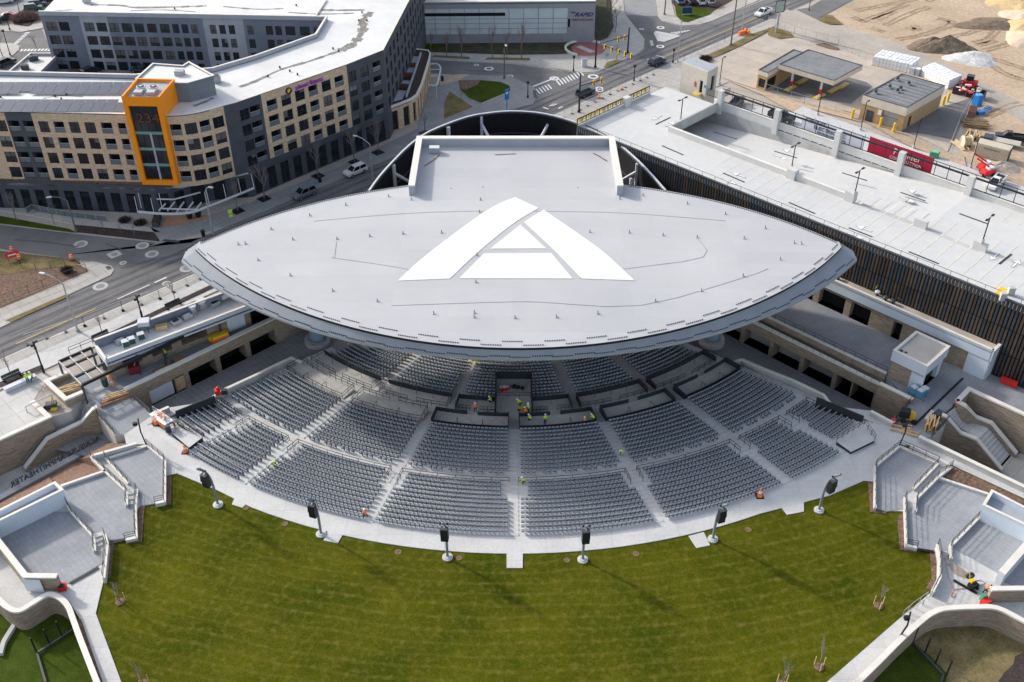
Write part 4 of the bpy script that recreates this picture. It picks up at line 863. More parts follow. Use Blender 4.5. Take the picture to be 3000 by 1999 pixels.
mb=MB(); T=[P(3,2,*q) for q in ((1690,1150,.3),(2352,1455,.3),(2700,1620,.3))]; Bq=[P(3,2,*q) for q in ((1600,1240,.1),(2040,1400,.1),(2352,1530,.1))]
for i in range(2): mb.face((Bq[i],Bq[i+1],T[i+1],T[i]),mulch)
struct(mb.build('bark_slope'))
a,b=P(3,2,1345,768,.12),P(3,2,1790,340,.12); mb=MB(); mb.bar(a,b,.3,blackm,.05); struct(mb.build('trench_drain'))
# ================================================================ streets
def road(nm,q,m,z=.03): 
    return sheet(nm,[xy(v) for v in q],z,m)
S2=math.sqrt(.5)
def SV(s,v): return Vector(((s-v)*S2,(s+v)*S2,0))     # s along the diagonal street, v across it
# diagonal street, left kerb v=145.8, right kerb v=136.8
road('road',[SV(-60,136.4),SV(420,137.6),SV(420,147.4),SV(228,147),SV(170,146),SV(52,145.9),SV(-60,144.6)],asphalt)
# street towards the left, cross street behind, street to the top
road('road',[SV(40,145.7),SV(70,145.7),P(0,1,1850,655),P(0,1,1480,668),P(0,1,700,585),P(0,1,0,500),P(0,1,-900,400),P(0,1,-900,610),P(0,1,0,722),P(0,1,500,790),P(0,1,850,845),P(0,1,1020,880),P(0,1,1050,930),P(0,1,970,985)],asphalt,.045)
road('road',[P(2,0,200,1000),P(2,0,240,880),P(2,0,200,800),P(2,0,0,715),P(1,0,2250,705),P(1,0,1850,690),P(1,0,1300,650),P(1,0,1300,520),P(1,0,1620,553),P(1,0,2000,575),P(2,0,0,590),P(2,0,300,635),P(2,0,660,680),P(2,0,800,672),P(2,0,870,700)],asphalt,.045)
road('road',[P(2,0,1150,515),P(2,0,1215,450),P(2,0,1220,360),P(2,0,1100,210),P(2,0,1040,130),P(2,0,1025,0),P(2,0,1010,-160),P(2,0,1310,-160),P(2,0,1325,0),P(2,0,1335,150),P(2,0,1380,200),P(2,0,1560,245),P(2,0,1720,235),P(2,0,1840,200)],asphalt_new,.045)
road('road_old',[P(2,0,1045,140),P(2,0,1025,0),P(2,0,1010,-160),P(2,0,1310,-160),P(2,0,1325,0),P(2,0,1335,150)],walk_dark,.06)
# far top-left street and parking
road('road',[P(0,0,-400,480),P(0,0,180,470),P(0,0,190,420),P(0,0,100,395),P(0,0,-300,390),P(0,0,-300,270),P(0,0,200,300),P(0,0,380,260),P(0,0,400,300),P(0,0,470,480),P(0,0,280,490),P(0,0,30,690),P(0,0,-400,900)],asphalt,.03)
road('car_park',[P(0,0,-300,250),P(0,0,80,210),P(0,0,250,120),P(0,0,560,20),P(0,0,560,-300),P(0,0,-500,-300)],walk_dark,.03)
# pavements: raised slabs with a real kerb step
def pave(nm,q,m=walk,h=.14): slab(nm,q,-.2,h,kerbm and m,kerbm)
pave('sidewalk',[SV(20,129.5),SV(20,136.3),SV(100,136.5),SV(100,129.5)],white_conc)
pave('sidewalk_strip',[SV(20,134.0),SV(20,136.0),SV(96,136.2),SV(96,134.0)],walk,.16)
pave('sidewalk',[SV(100,128.5),SV(100,136.5),SV(190,137.2),SV(190,121)],walk)
pave('sidewalk',[SV(62,149.5)]+[P(0,1,1500,640),P(0,1,1470,645),P(0,1,1385,530),P(0,1,1850,440),P(0,1,2352,280),P(1,1,0,270),P(1,1,700,0),P(1,0,1230,1310),P(1,0,1480,1190),P(1,0,1600,800),P(1,0,1880,690),P(1,0,2352,705),P(2,0,0,720),P(2,0,200,805),P(2,0,235,880),P(2,0,190,960),P(2,0,0,1005)]+[SV(136,146.1),SV(75,146)],walk_dark)
pave('sidewalk',PS(0,(1,0,1620,545),(1,0,2000,568),(2,0,0,580),(2,0,310,628),(2,0,660,672),(2,0,790,660),(2,0,1140,505),(2,0,1205,445),(2,0,1212,360),(2,0,1095,210),(2,0,1035,130),(2,0,1020,0),(2,0,1010,-160),(2,0,940,-160),(2,0,945,250),(2,0,900,370),(2,0,780,395),(2,0,640,395),(2,0,560,440),(2,0,590,500),(2,0,400,518),(2,0,0,515),(1,0,2000,505),(1,0,1600,495)),walk)
pave('sidewalk',PS(0,(2,0,1325,0),(2,0,1340,150),(2,0,1385,198),(2,0,1565,240),(2,0,1720,230),(2,0,1840,196),(2,0,2290,-5),(2,0,2240,-20),(2,0,1830,140),(2,0,1610,205),(2,0,1500,160),(2,0,1465,20),(2,0,1465,-160),(2,0,1310,-160)),walk)
pave('sidewalk',[SV(190,131.5),SV(190,137.2),SV(232,137.3),SV(232,134)],walk)
pave('sidewalk',[SV(262,133.5),SV(262,137.4),SV(420,137.6),SV(420,133.5)],walk)
pave('sidewalk',PS(0,(0,1,0,370),(0,1,330,425),(0,1,690,500),(0,1,1090,538),(0,1,1480,575),(0,1,1390,528),(0,1,1000,470),(0,1,500,410),(0,1,0,345),(0,1,-900,300),(0,1,-900,320)),walk)
pave('sidewalk',PS(0,(0,1,-200,1530),(0,1,0,1450),(0,1,600,1160),(0,1,1020,965),(0,1,1050,915),(0,1,1020,880),(0,1,850,840),(0,1,720,870),(0,1,830,925),(0,1,780,965),(0,1,0,1300),(0,1,-200,1380)),walk)
sheet('parkway_strip',[xy(v) for v in PS(0,(0,1,50,1385),(0,1,100,1400),(0,1,640,1160),(0,1,600,1148))],.16,deadgrass)
slab('traffic_island',PS(0,(2,0,1300,310),(2,0,1320,292),(2,0,1540,330),(2,0,1530,345),(2,0,1400,390),(2,0,1340,385)),-.1,.18,white_conc,kerbm)
pave('sidewalk',PS(0,(0,0,-300,265),(0,0,110,240),(0,0,260,250),(0,0,400,205),(0,0,400,262),(0,0,200,298),(0,0,-300,275)),walk)
pave('sidewalk',PS(0,(0,0,-300,395),(0,0,100,400),(0,0,175,425),(0,0,180,460),(0,0,110,520),(0,0,30,560),(0,0,-300,600)),walk)
# verges and beds
def bed(nm,q,m,z=.17): sheet(nm,[xy(v) for v in q],z,m)
bed('grass_verge',PS(0,(0,1,0,420),(0,1,640,540),(0,1,700,575),(0,1,0,488),(0,1,-900,390),(0,1,-900,330)),grass2,.1)
slab('planting_bed',PS(0,(0,1,690,503),(0,1,1480,578),(0,1,1462,652),(0,1,700,566)),-.1,.12,mulch_dark)
bed('planting_bed',PS(0,(0,1,0,740),(0,1,700,820),(0,1,810,925),(0,1,0,1265),(0,1,-400,1440),(0,1,-400,700)),mulch,.06)
bed('grass_verge',PS(0,(0,1,0,750),(0,1,680,830),(0,1,760,880),(0,1,420,905),(0,1,0,960)),deadgrass,.09)
bed('grass_verge',PS(0,(2,0,1490,30),(2,0,1860,90),(2,0,1800,145),(2,0,1615,212),(2,0,1560,205),(2,0,1510,150)),grass2)
bed('planting_bed',PS(0,(2,0,1465,20),(2,0,1500,-40),(2,0,2000,-40),(2,0,2060,-20),(2,0,1860,95),(2,0,1490,60)),mulch_dark,.19)
bed('planting_bed',PS(0,(1,0,1430,405),(2,0,760,380),(2,0,760,-20),(2,0,900,-20),(2,0,935,250),(2,0,880,350),(2,0,780,390),(2,0,600,395),(2,0,545,440),(2,0,560,490),(2,0,400,500),(2,0,0,505),(1,0,1610,480)),mat('dormant_bed',(.075,.075,.035),.95,.3,.5,(.035,.032,.022),fine=(2.5,.3)))
bed('grass_verge',PS(0,(1,0,1430,410),(1,0,1600,405),(1,0,1800,430),(1,0,1560,470)),grass2,.19)
for q in ([(1,0,1615,530),(1,0,1960,552),(1,0,1965,530),(1,0,1640,515)],[(1,0,2105,555),(2,0,165,562),(2,0,165,540),(1,0,2130,535)]): bed('planting_bed',PS(0,*q),deadgrass,.19)
bed('planting_bed',PS(0,(2,0,840,625),(2,0,880,575),(2,0,960,555),(2,0,1020,560),(2,0,940,600),(2,0,860,630)),deadgrass,.19)
slab('planter_lawn',PS(0,(1,0,1865,752),(1,0,2060,748),(1,0,2250,765),(1,0,2330,800),(1,0,2335,850),(1,0,2070,960),(1,0,1960,915),(1,0,1880,840)),0,.3,grass2,coping)
bed('planting_bed',PS(0,(1,0,1868,756),(1,0,2060,750),(1,0,2040,790),(1,0,1930,840),(1,0,1885,830)),mulch,.33)
slab('planter_bed',PS(0,(1,0,1780,850),(1,0,1990,990),(1,0,1730,1100),(1,0,1735,940)),0,.25,deadgrass,mat('red_paver',(.36,.2,.13),.9,.2,1))
redpav=mat('red_paver_plaza',(.40,.23,.15),.9,.2,1.2)
bed('paving_inset',PS(0,(0,1,1470,525),(0,1,1530,415),(0,1,1920,420),(0,1,1900,450),(0,1,1700,500)),redpav,.17)
bed('paving_inset',PS(0,(1,0,1690,760),(1,0,1840,690),(1,0,1970,690),(1,0,1850,750),(1,0,1700,790)),mat('tan_paver',(.5,.36,.25),.9,.15,1),.17)
mb=MB(); c=P(2,0,680,450,.16); mb.disc(c,4.6,mat('red_concrete',(.33,.13,.12),.9,.15,.6),32); struct(mb.build('paving_circle'))
a,b=P(2,0,610,425,.185),P(2,0,740,480,.185); struct(MB().bar(a,b,1.6,concrete,.02).build('paving_strip'))
ptc=[Vector((c.x+5*math.cos(t*.2),c.y+5*math.sin(t*.2),0)) for t in range(4,22)]; solo(MB().wall([xy(p) for p in ptc],.5,0,.6,coping),'seat_wall','pale curved seat wall round the red paving circle at the far corner','wall',c)
# road markings
mk=MB()
def line(z,w,m,*q):
    L=[P(*k,z) for k in q]
    for a,b in zip(L,L[1:]): mk.bar(a,b,w,m,.012)
line(.055,.16,painty,(0,1,150,1590),(0,1,880,1265)); line(.055,.16,painty,(2,0,1390,525),(2,0,2352,120),(3,0,200,20))
line(.055,.3,paintw,(0,1,1420,1030),(0,1,1530,980)); line(.055,.2,paintw,(0,1,1080,1180),(0,1,1375,1048))
line(.075,.5,paintw,(2,0,195,795),(2,0,400,715)); line(.055,.5,paintw,(2,0,1325,510),(2,0,1395,530)); line(.055,.25,paintw,(2,0,1240,550),(2,0,1300,530))
for i in range(16):
    f=i/15; a=(240+f*400,850-f*165); 
    if i in (5,6): continue
    line(.07,.35,paintw,(2,0,a[0]-18,a[1]-32),(2,0,a[0]+18,a[1]+12))
for q in ((345,975,385,955),(372,975,412,955),(425,998,465,980)): line(.06,.3,paintw,(2,0,q[0],q[1]),(2,0,q[2],q[3]))
line(.06,.4,paintw,(2,0,285,985),(2,0,335,1005))
for k in range(5): line(.07,.35,paintw,(2,0,1265+k*3,380+k*10),(2,0,1290+k*3,374+k*10))
for k in range(6): line(.075,.4,paintw,(2,0,1460+k*30,300-k*4),(2,0,1525+k*22,312-k*6))
for k in range(9): line(.06,.5,paintw,(0,0,120+k*14,405-k*13),(0,0,160+k*14,405-k*13))
for k in range(9): line(.06,.5,paintw,(0,0,188+k*32,472-k*.5),(0,0,210+k*32,452-k*.5))
for q in ((2,0,745,705,1),(2,0,1365,255,.8),(2,0,1362,428,.8),(2,0,1190,268,.5),(2,0,805,830,.7),(2,0,803,812,.7),(2,0,388,722,.9),(1,0,2140,632,.9),(1,0,2335,700,.6),(1,0,2025,598,.5)):
    mk.disc(P(*q[:4],.085),q[4]*1.25,paintw,18,q[4]*.72)
for q in ((0,1,742,675,1.2),(0,1,1308,690,1.15),(0,1,1395,767,1.15),(0,1,1718,898,1.2),(0,1,922,1063,1.2),(0,1,1130,848,.6),(0,1,1527,1037,.7)):
    mk.disc(P(*q[:4],.075),q[4],concw,20,q[4]*.55); mk.disc(P(*q[:4],.07),q[4]*.5,walk_dark,14)
c=P(0,1,1050,770,.075); mk.box(c,(2,2,.02),concw,rad(45)); mk.disc(c+Vector((0,0,.02)),.6,walk_dark,14)
for q in ((0,1,1500,640,1650,655),(2,0,205,830,215,900),(0,1,985,880,1010,905)): line(.165,.7,railm,q[:2]+q[2:4],q[:2]+q[4:6])
struct(mk.build('road_marking'))
mk=MB(); seal=mat('crack_seal',(.045,.045,.048),.7,.2,2); wear=mat('tyre_wear',(.115,.112,.114),.9,.3,.3)
def streak(s0,s1,v,w,m,wob=.25):
    n=max(2,int((s1-s0)/3)); L=[SV(s0+(s1-s0)*i/n,v+R.uniform(-wob,wob))+Vector((0,0,.05)) for i in range(n+1)]
    for a,b in zip(L,L[1:]):
        d=(b-a).normalized(); q=Vector((-d.y,d.x,0))*w/2; mk.face((a-q,b-q,b+q,a+q),m)
for v in (138.2,139.8,142.2,144.2): streak(30,120,v,.75,wear,.12); streak(128,300,v,.75,wear,.12)
for s0,s1,v in ((34,52,141.1),(60,75,143.2),(96,112,140.2),(150,176,142.6),(180,225,139.2),(195,214,144.4),(232,270,141.5)): streak(s0,s1,v,.09,seal,.5)
def squig(*q):
    L=smooth_line([P(*k,.078) for k in q],4)
    for a,b in zip(L,L[1:]):
        d=(b-a).normalized(); w=Vector((-d.y,d.x,0))*.16; mk.face((a-w,b-w,b+w,a+w),wear)
squig((0,1,130,635),(0,1,400,655),(0,1,720,700)); squig((0,1,970,670),(0,1,1100,720),(0,1,1230,780)); squig((0,1,1100,900),(0,1,1400,820),(0,1,1700,760)); squig((2,0,880,650),(2,0,1000,680),(2,0,1090,690)); squig((1,0,1900,640),(1,0,2150,660),(2,0,100,680))
struct(mk.build('road_wear'))
# ================================================================ parking structure
gz=12.0
pa,pb=P(2,0,1050,1355,gz),P(3,1,2352,1265,gz); gu=(pb-pa).normalized(); gu.z=0; gu.normalize(); gv=Vector((-gu.y,gu.x,0)); go=pa
def UV(p): d=Vector((p[0]-go.x,p[1]-go.y,0)); return d.dot(gu),d.dot(gv)
def GP(u,v,z=0): p=go+gu*u+gv*v; return Vector((p.x,p.y,z))
vD=UV(P(3,1,1100,405,gz))[1]; vR=UV(P(3,1,1850,215,gz))[1]; uF=UV(P(2,0,1560,745,gz))[0]-.5; uS=UV(P(2,0,1565,1140,gz))[0]; uE=112
uR=UV(P(3,1,1850,215,gz))[0]; zr0=8.7
print('garage',uF,uS,uR,vD,vR)
g=thing('parking_structure','large pale concrete parking structure with dark fluted cladding on its stage side','parking structure',GP(40,vR/2))
mb=MB(); mb.prism([xy(GP(uF,0)),xy(GP(uE,0)),xy(GP(uE,vD)),xy(GP(uF,vD))],gz-.5,gz,concw,top=deckm)
mb.prism([xy(GP(uF,vD)),xy(GP(uS,vD)),xy(GP(uS,vR)),xy(GP(uF,vR))],gz-.5,gz,concw,top=deckm)
mb.prism([xy(GP(uS-18,vD)),xy(GP(uR,vD)),xy(GP(uR,vR)),xy(GP(uS-18,vR))],[zr0-2.2,gz-.5,gz-.5,zr0-2.2],[zr0-1.7,gz,gz,zr0-1.7],concw,top=deckm)
mb.prism([xy(GP(uR,vD)),xy(GP(uE,vD)),xy(GP(uE,vR)),xy(GP(uR,vR))],gz-.5,gz,concw,top=deckm); mb.build('deck',g)
mb=MB(); mb.wall([xy(GP(uS,vD+.3)),xy(GP(uS,vR))],.4,gz-1.0,gz+.9,concw); mb.wall([xy(GP(uS,vD)),xy(GP(UV(P(3,1,800,240,gz))[0],vD))],.45,gz-3.5,gz+1.0,deckm,coping,.1,.02); mb.build('spandrel',g)
for q in ((3,1,230,60),(3,1,800,240)): u=UV(P(*q,gz))[0]; MB().box(GP(u,vD,gz+.8),(1.6,1.3,1.7),deckm,ang((0,0),gu)).build('lamp_pedestal',g)
for q in ((3,1,1420,500),(3,1,1960,710)): u=UV(P(*q,gz))[0]; MB().box(GP(u,vD,gz+.65),(2.0,.7,1.3),deckm,ang((0,0),gu)).build('lamp_pedestal',g)
# walls under the deck, street wall
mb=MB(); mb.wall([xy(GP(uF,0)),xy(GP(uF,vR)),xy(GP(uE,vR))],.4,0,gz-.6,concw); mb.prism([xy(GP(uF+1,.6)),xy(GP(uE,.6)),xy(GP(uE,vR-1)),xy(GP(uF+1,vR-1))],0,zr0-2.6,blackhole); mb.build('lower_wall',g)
mb=MB(); mb.wall([xy(GP(uF,0)),xy(GP(uF,vR-5))],.4,gz-.6,gz+.55,concw,coping,.1,.02)
p=P(2,0,1090,990,gz); mb.box(GP(uF+.2,UV(p)[1],gz+.9),(1.0,1.5,1.8),deckm,ang((0,0),gu)); mb.build('street_parapet',g)
mb=MB(); a=GP(uF-.15,0,gz+.5); b=GP(uF-.15,vR-5,gz+.5); mb.rail([a,b],blackm,1.15,1.2,.1,(1,.92,.05)); mb.build('street_rail',g)
mb=MB(); n=int((b-a).length/.75)
for i in range(n):
    p=a.lerp(b,(i+.5)/n)-gu*.35; mb.box(p+Vector((0,0,.6)),(.06,.46,.95),R.choice([yel,yel,mat('old_plank',(.5,.4,.16),.9,.3,1)]),ang((0,0),gu))
mb.build('safety_board',g)
# far wall
mb=MB(); z0=lambda u: gz-(gz-zr0)*max(0,min(1,(uR-u)/(uR-uS)))
pu=[UV(P(*q,z))[0] for q,z in (((2,0,2005,1000),9.4),((3,0,125,1220),10),((3,0,665,1380),11),((3,0,1230,1560),11.6),((3,1,1850,205),12))]
pu[0]=max(pu[0],uS+.5)
def farwall(u0,u1,holes):
    L=u1-u0; zt=12.9; R_=[]
    if holes:
        n=holes
        for i in range(n):
            a=L*(i+.5)/n; zc_=zt-1.25; R_.append((a-.75,a+.75,max(z0(u0+a)+.3,zc_-.75),zc_))
    facade(mb,xy(GP(u0,vR-.2)),xy(GP(u1,vR-.2)),zr0-1.6,zt,R_,deckm,.3,walk_dark); mb.wall([xy(GP(u0,vR+.2)),xy(GP(u1,vR+.2))],.2,zt-.6,zt,deckm); mb.wall([xy(GP(u0,vR))[:2],xy(GP(u1,vR))],.55,zt,zt+.1,coping)
farwall(uS-1,pu[1],0); farwall(pu[1],pu[2],7); farwall(pu[2],pu[3],7); farwall(pu[3],uE,0); mb.build('far_wall',g)
for u in pu+[pu[4]+13,pu[4]+26]: MB().box(GP(u,vR-.3,13.0),(1.0,1.1,4.6),deckm,ang((0,0),gu)).build('pillar',g)
mb=MB(); a=GP(pu[0],vR+.1,12.95); b=GP(uE,vR+.1,12.95); mb.rail([a,b],blackm,2.5,2.2,.09,(1,.05)); mb.bar(a+Vector((0,0,1.95)),b+Vector((0,0,1.95)),.3,blackm,.22); mb.build('far_rail',g)
# fluted cladding on the stage side
mb=MB(); mb.wall([xy(GP(uF,-.05)),xy(GP(uE,-.05))],.1,0,gz+.25,blackhole); n=int((uE-uF)/.52)
for i in range(n):
    u=uF+.52*(i+.5)
    for zb,zt in ((8.15,12.1),(4.15,8.0),(.1,4.0)):
        m=R.choice(finm); k=[(-.2,-.1),(-.15,-.26),(.15,-.26),(.2,-.1)]
        mb.prism([xy(GP(u+x,y)) for x,y in k],zb,zt,m,bottom=False)
    mb.box(GP(u+.26,-.15,11.7),(.09,.08,.8),steelwhite,ang((0,0),gu))
mb.build('fin_cladding',g); MB().bar(GP(uF,-.1,gz+.35),GP(uE,-.1,gz+.35),.35,railm,.25).rail([GP(uF+2,.05,gz+.3),GP(uE,.05,gz+.3)],railm,.85,2.5,.05,(1,)).build('cladding_rail',g)
# stair tower on the deck
t=thing('elevator_tower','beige block stair tower with white roof and dark doorway on the parking deck','tower',P(2,0,1720,780,gz))
tz=gz+4.6; T0,T1,T2=P(2,0,1568,575,tz),P(2,0,1800,664,tz),P(2,0,1893,615,tz); T3=T0+T2-T1
mb=MB(); l=(T1-T0).length; l2=(T2-T1).length; tw=mat('beige_block',(.50,.46,.40),.9,.1,.8)
Q,d,n_,Ln=facade(mb,xy(T0),xy(T1),0,tz,[(l*.74,l*.86,gz+.05,gz+2.5)],tw,.3,blackhole); Q2,d2,n2,L2=facade(mb,xy(T1),xy(T2),0,tz,[(l2*.45,l2*.8,gz+.3,gz+3.2)],tw,.3,winm); mb.wall([xy(T2),xy(T3),xy(T0)],.1,0,tz,tw); mb.build('wall',t)
MB().prism([xy(T0),xy(T1),xy(T2),xy(T3)],tz,tz+.15,coping,top=lightpanel).build('roof',t)
MB().bar(Q(l*.55,gz+1.4,-.06),Q(l*.55+.3,gz+1.4,-.06),.08,redm,1.0).build('hose_cabinet',t); MB().bar(Q(l*.93,gz+1.7,-.06),Q(l*.93+.5,gz+1.7,-.06),.08,bluep,.5).build('sign',t)
a=GP(*UV(T1),gz)+gv*.2; solo(MB().rail([GP(UV(T1)[0]+.3,UV(T1)[1]+.2,gz),GP(UV(T1)[0]+3.2,UV(T1)[1]+.3,gz),GP(UV(T1)[0]+3.2,UV(T2)[1],gz)],blackm,1.4,.25,.05,(1,.1)),'gate_rail','black barred guard rail by the stair tower corner','railing',T1)
solo(MB().wall([xy(GP(UV(T1)[0]+3.3,UV(T1)[1]+1)),xy(GP(uS,vR-.3))],.3,gz,gz+1,deckm,coping,.1,.02),'deck_parapet','low pale concrete parapet between the stair tower and the first rail pillar','wall',GP(uS,vR))
c=P(2,0,1697,857,gz+.02); struct(MB().disc(c,.9,painty,14).build('deck_marking'))
# deck markings: arrows, lines, stall lines
mk=MB()
def gline(q0,q1,w,m,z=gz,dz=.02): a=P(*q0,z+dz); b=P(*q1,z+dz); mk.bar(a,b,w,m,.012)
for q0,q1 in (((2,0,1380,1340),(2,0,1575,1425)),((3,1,190,292),(3,1,432,396)),((3,1,1293,745),(3,1,1570,857)),((3,1,1757,395),(3,1,2018,490)),((3,1,680,20),(3,1,912,94)),((3,0,58,1390),(3,0,268,1453)),((2,0,1320,1145),(2,0,1455,1080)),
    ((2,1,1938,22),(2,1,2138,108)),((3,1,742,525),(3,1,960,610)),((3,1,1217,200),(3,1,1446,280)),((3,1,2125,860),(3,1,2238,768))): gline(q0,q1,.32,paintk)
q0,q1=P(2,0,1852,1213,10.3),P(2,0,2070,1280,10.6); mk.bar(q0,q1,.3,paintk,.012)
def arrow(c,d):
    c=P(*c,gz+.03); d=d.normalized(); s=Vector((-d.y,d.x,0))
    for w,h,m,dz in ((.24,0,paintk,0),(0,0,paintw,.015)):
        k=1+w*.45; z=Vector((0,0,dz))
        q_=[c+d*1.15*k+z,c+s*.6*k-d*w*.4+z,c-s*.6*k-d*w*.4+z]; mk.face(q_,m)
        mk.bar(c-d*.1+z,c-d*(1.45+w*.3)+z,.3+w*.5,m,.008)
for c,d in (((2,0,1325,1085),-gv),((2,0,1460,1138),gv),((2,1,2075,38),-gu),((2,1,2005,105),gu),((3,1,872,530),-gu),((3,1,812,605),gu),((3,1,1345,197),-gu),((3,1,1290,272),gu),((3,0,190,1392),-gu),((3,0,125,1450),gu),((3,1,2075,795),-gv),((3,1,2285,850),gv)): arrow(c,d)
u0=UV(P(3,1,820,300,gz))[0]
for k in range(14):
    u=u0+2.35*k
    mk.bar(GP(u,vD-5.2,gz+.02),GP(u,vD+5.2,gz+.02),.14,paintp,.01)
for k in range(-9,22):
    u=u0+2.35*k
    if u>uF+4: mk.bar(GP(u,.6,gz+.018),GP(u,5.2,gz+.018),.12,paintp,.008)
    if u>uR+3: mk.bar(GP(u,vR-5,gz+.018),GP(u,vR-.8,gz+.018),.12,paintp,.008)
for k in range(-10,0):
    u=u0+2.35*k
    if u>uF+2: mk.bar(GP(u,vD-5.2,gz+.018),GP(u,vD-.6,gz+.018),.12,paintp,.008)
for a,b in (((3,1,860,310),(3,1,1360,500)),((3,1,1450,530),(3,1,1930,735)),((3,1,2010,745),(3,1,2352,870))): gline(a,b,.9,concw,gz,.012)
a,b=P(3,1,2110,1165,gz+.03),P(3,1,2190,1085,gz+.03); mk.bar(a,b,1.5,mat('orange_paint',(.85,.45,.02),.7,.05,1),.02)
struct(mk.build('deck_marking'))
for q,lb in (((3,1,2218,1135),'square grey concrete stub at the top of the orange deck stripe'),((3,1,2145,1185),'square grey concrete stub at the near end of the orange deck stripe')):
    p=P(*q,gz); solo(MB().prism([(p.x-.45,p.y-.45),(p.x+.45,p.y-.45),(p.x+.3,p.y+.3),(p.x-.3,p.y+.3)],gz,gz+1.2,concw),'concrete_stub',lb,'post',p)
# deck lamps and ground lamps
def lampmb(h,m=blackm):
    t=thing('lamp_post','lamp','lamp post',(0,0,0)); MB().tube([(0,0,.6),(0,0,h)],.09,m,8).build('pole',t); MB().tube([(0,0,0),(0,0,.7)],.28,concw,10).build('base',t); return t
def twin(h):
    t=lampmb(h); MB().bar((0,-.75,h),(0,.75,h),.08,blackm).box((0,-1.0,h+.02),(.34,.62,.12),blackm).box((0,1.0,h+.02),(.34,.62,.12),blackm).build('lamp_head',t); return t
tw=twin(4.3); tw['group']='twin lamps on the parking deck'
DL=[((2,0,1548,1115),0,'black twin headed lamp nearest the ramp spandrel on the parking deck'),((3,0,215,1550),0,'black twin headed lamp on the parking deck before the circuit banner wall'),((3,1,795,225),1.5,'black twin headed lamp on the first tall concrete pedestal of the deck divider'),((3,1,1965,668),1.3,'black twin headed lamp on the last concrete pedestal of the deck divider')]
for i,(q,dz,lb) in enumerate(DL):
    o=tw if i==0 else dup(tw,(0,0,0)); p=P(*q,gz+dz); o.location=p; o.rotation_euler=(0,0,rad(-45)); o['label']=lb
sg=lampmb(6.2); sg['group']='single lamps along the lane behind the parking structure'; MB().bar((0,0,6.2),(.3,.3,6.25),.08,blackm).box((.55,.55,6.25),(.3,.7,.12),blackm,rad(-45)).build('lamp_head',sg)
for i,(q,lb) in enumerate((((3,0,455,1060),'black lamp post on white pedestal beside the red pump column of the old station canopy'),((3,0,850,1200),'black lamp post on white pedestal in front of the ochre service building door'),((3,0,1335,1365),'black lamp post on white pedestal before the dark asphalt yard'),((3,0,1858,1545),'black lamp post on white pedestal beside the ribbed tan container'),((2,0,1905,780),'black lamp post behind the stair tower on the bare ground'),((2,0,1870,990),'x'))):
    if lb=='x': continue
    o=sg if i==0 else dup(sg,(0,0,0)); o.location=P(*q,.1); o['label']=lb
# banners on fences beyond the far wall
wban=mat('pale_vinyl_banner',(.66,.69,.76),.6,.06,.6)
def bannerbox(nm,lab,u0,u1,zb,zt,m,vo=1.6):
    t=thing(nm,lab,'banner',GP((u0+u1)/2,vR+vo,zb)); MB().bar(GP(u0,vR+vo,(zb+zt)/2),GP(u1,vR+vo,(zb+zt)/2),.12,m,zt-zb).build('cloth',t)
    mb=MB()
    for k in range(6): u=u0+(u1-u0)*k/5; mb.bar(GP(u,vR+vo,zb-.3),GP(u,vR+vo,zt+.1),.08,railm)
    mb.build('post',t); return t
ub=[UV(P(*q,13.2))[0] for q in ((3,0,290,1150),(3,0,640,1280),(3,0,905,1360),(3,0,1490,1560),(3,0,690,1290),(3,0,850,1350))]
t=bannerbox('banner','pale banner lettered with an electric firm name behind the rail of the parking deck',ub[0],ub[5],12.2,15.0,wban)
s1=mat('banner_black',(.03,.03,.06),.7,.1,1)
uc=(ub[0]+ub[1])/2+.3
letters('CIRCUIT',1.0,s1,GP(uc-1.5,vR+1.5,14.35),gu,ZV,t,.04); letters('ELECTRIC LLC',1.0,s1,GP(uc+1.4,vR+1.5,13.45),gu,ZV,t,.04); letters('ELECTRICAL CONTRACTORS',.42,s1,GP(uc+1.8,vR+1.5,12.72),gu,ZV,t,.04)
t=bannerbox('banner','crimson banner lettered with a construction firm name behind the rail of the parking deck',ub[2],ub[3],12.2,15.1,red_b)
uu=UV(P(3,0,1180,1425,13.8))[0]
letters('Pioneer',1.6,paintw,GP(uu+1.6,vR+1.5,13.95),gu,ZV,t,.04); letters('CONSTRUCTION',.75,paintw,GP(uu+1.6,vR+1.5,12.8),gu,ZV,t,.04)
# ================================================================ lots to the right
sheet('dirt_field',[xy(v) for v in PS(0,(3,0,470,190),(3,0,580,120),(3,0,800,0),(3,0,1000,-200),(3,0,4200,-200),(3,0,4200,2000),(3,0,2352,1900),(3,0,1750,1400),(3,0,1870,900),(3,0,1400,560),(3,0,900,500),(3,0,650,230))],.05,dirt)
sheet('road_gravel',[xy(v) for v in PS(0,(2,0,2352,160),(3,0,180,90),(3,0,440,210),(3,0,700,250),(3,0,1200,400),(3,0,1500,520),(3,0,1800,660),(3,0,2050,800),(3,0,2352,960),(3,0,3000,1200),(3,0,3000,1500),(3,0,1950,900),(3,0,1700,740),(3,0,1380,620),(3,0,900,480),(3,0,300,330),(3,0,0,230))],.08,gravel)
sheet('road',[xy(v) for v in PS(0,(3,0,260,90),(3,0,470,190),(3,0,470,165),(3,0,600,100),(3,0,790,-5),(3,0,1000,-150),(3,0,780,-150),(3,0,480,10),(3,0,370,75))],.1,asphalt)
lotc=grid_mat('old_lot_concrete',(.50,.43,.355),(.40,.345,.29),5,5)
sheet('lot',[xy(v) for v in PS(0,(2,0,1820,580),(2,0,2000,480),(2,0,2352,310),(3,0,0,275),(3,0,420,400),(3,0,900,540),(3,0,1400,660),(3,0,1750,840),(3,0,1870,900),(3,0,1650,1400),(3,0,1300,1220),(3,0,780,1040),(3,0,350,950),(3,0,0,860),(2,0,1940,720))],.1,lotc)
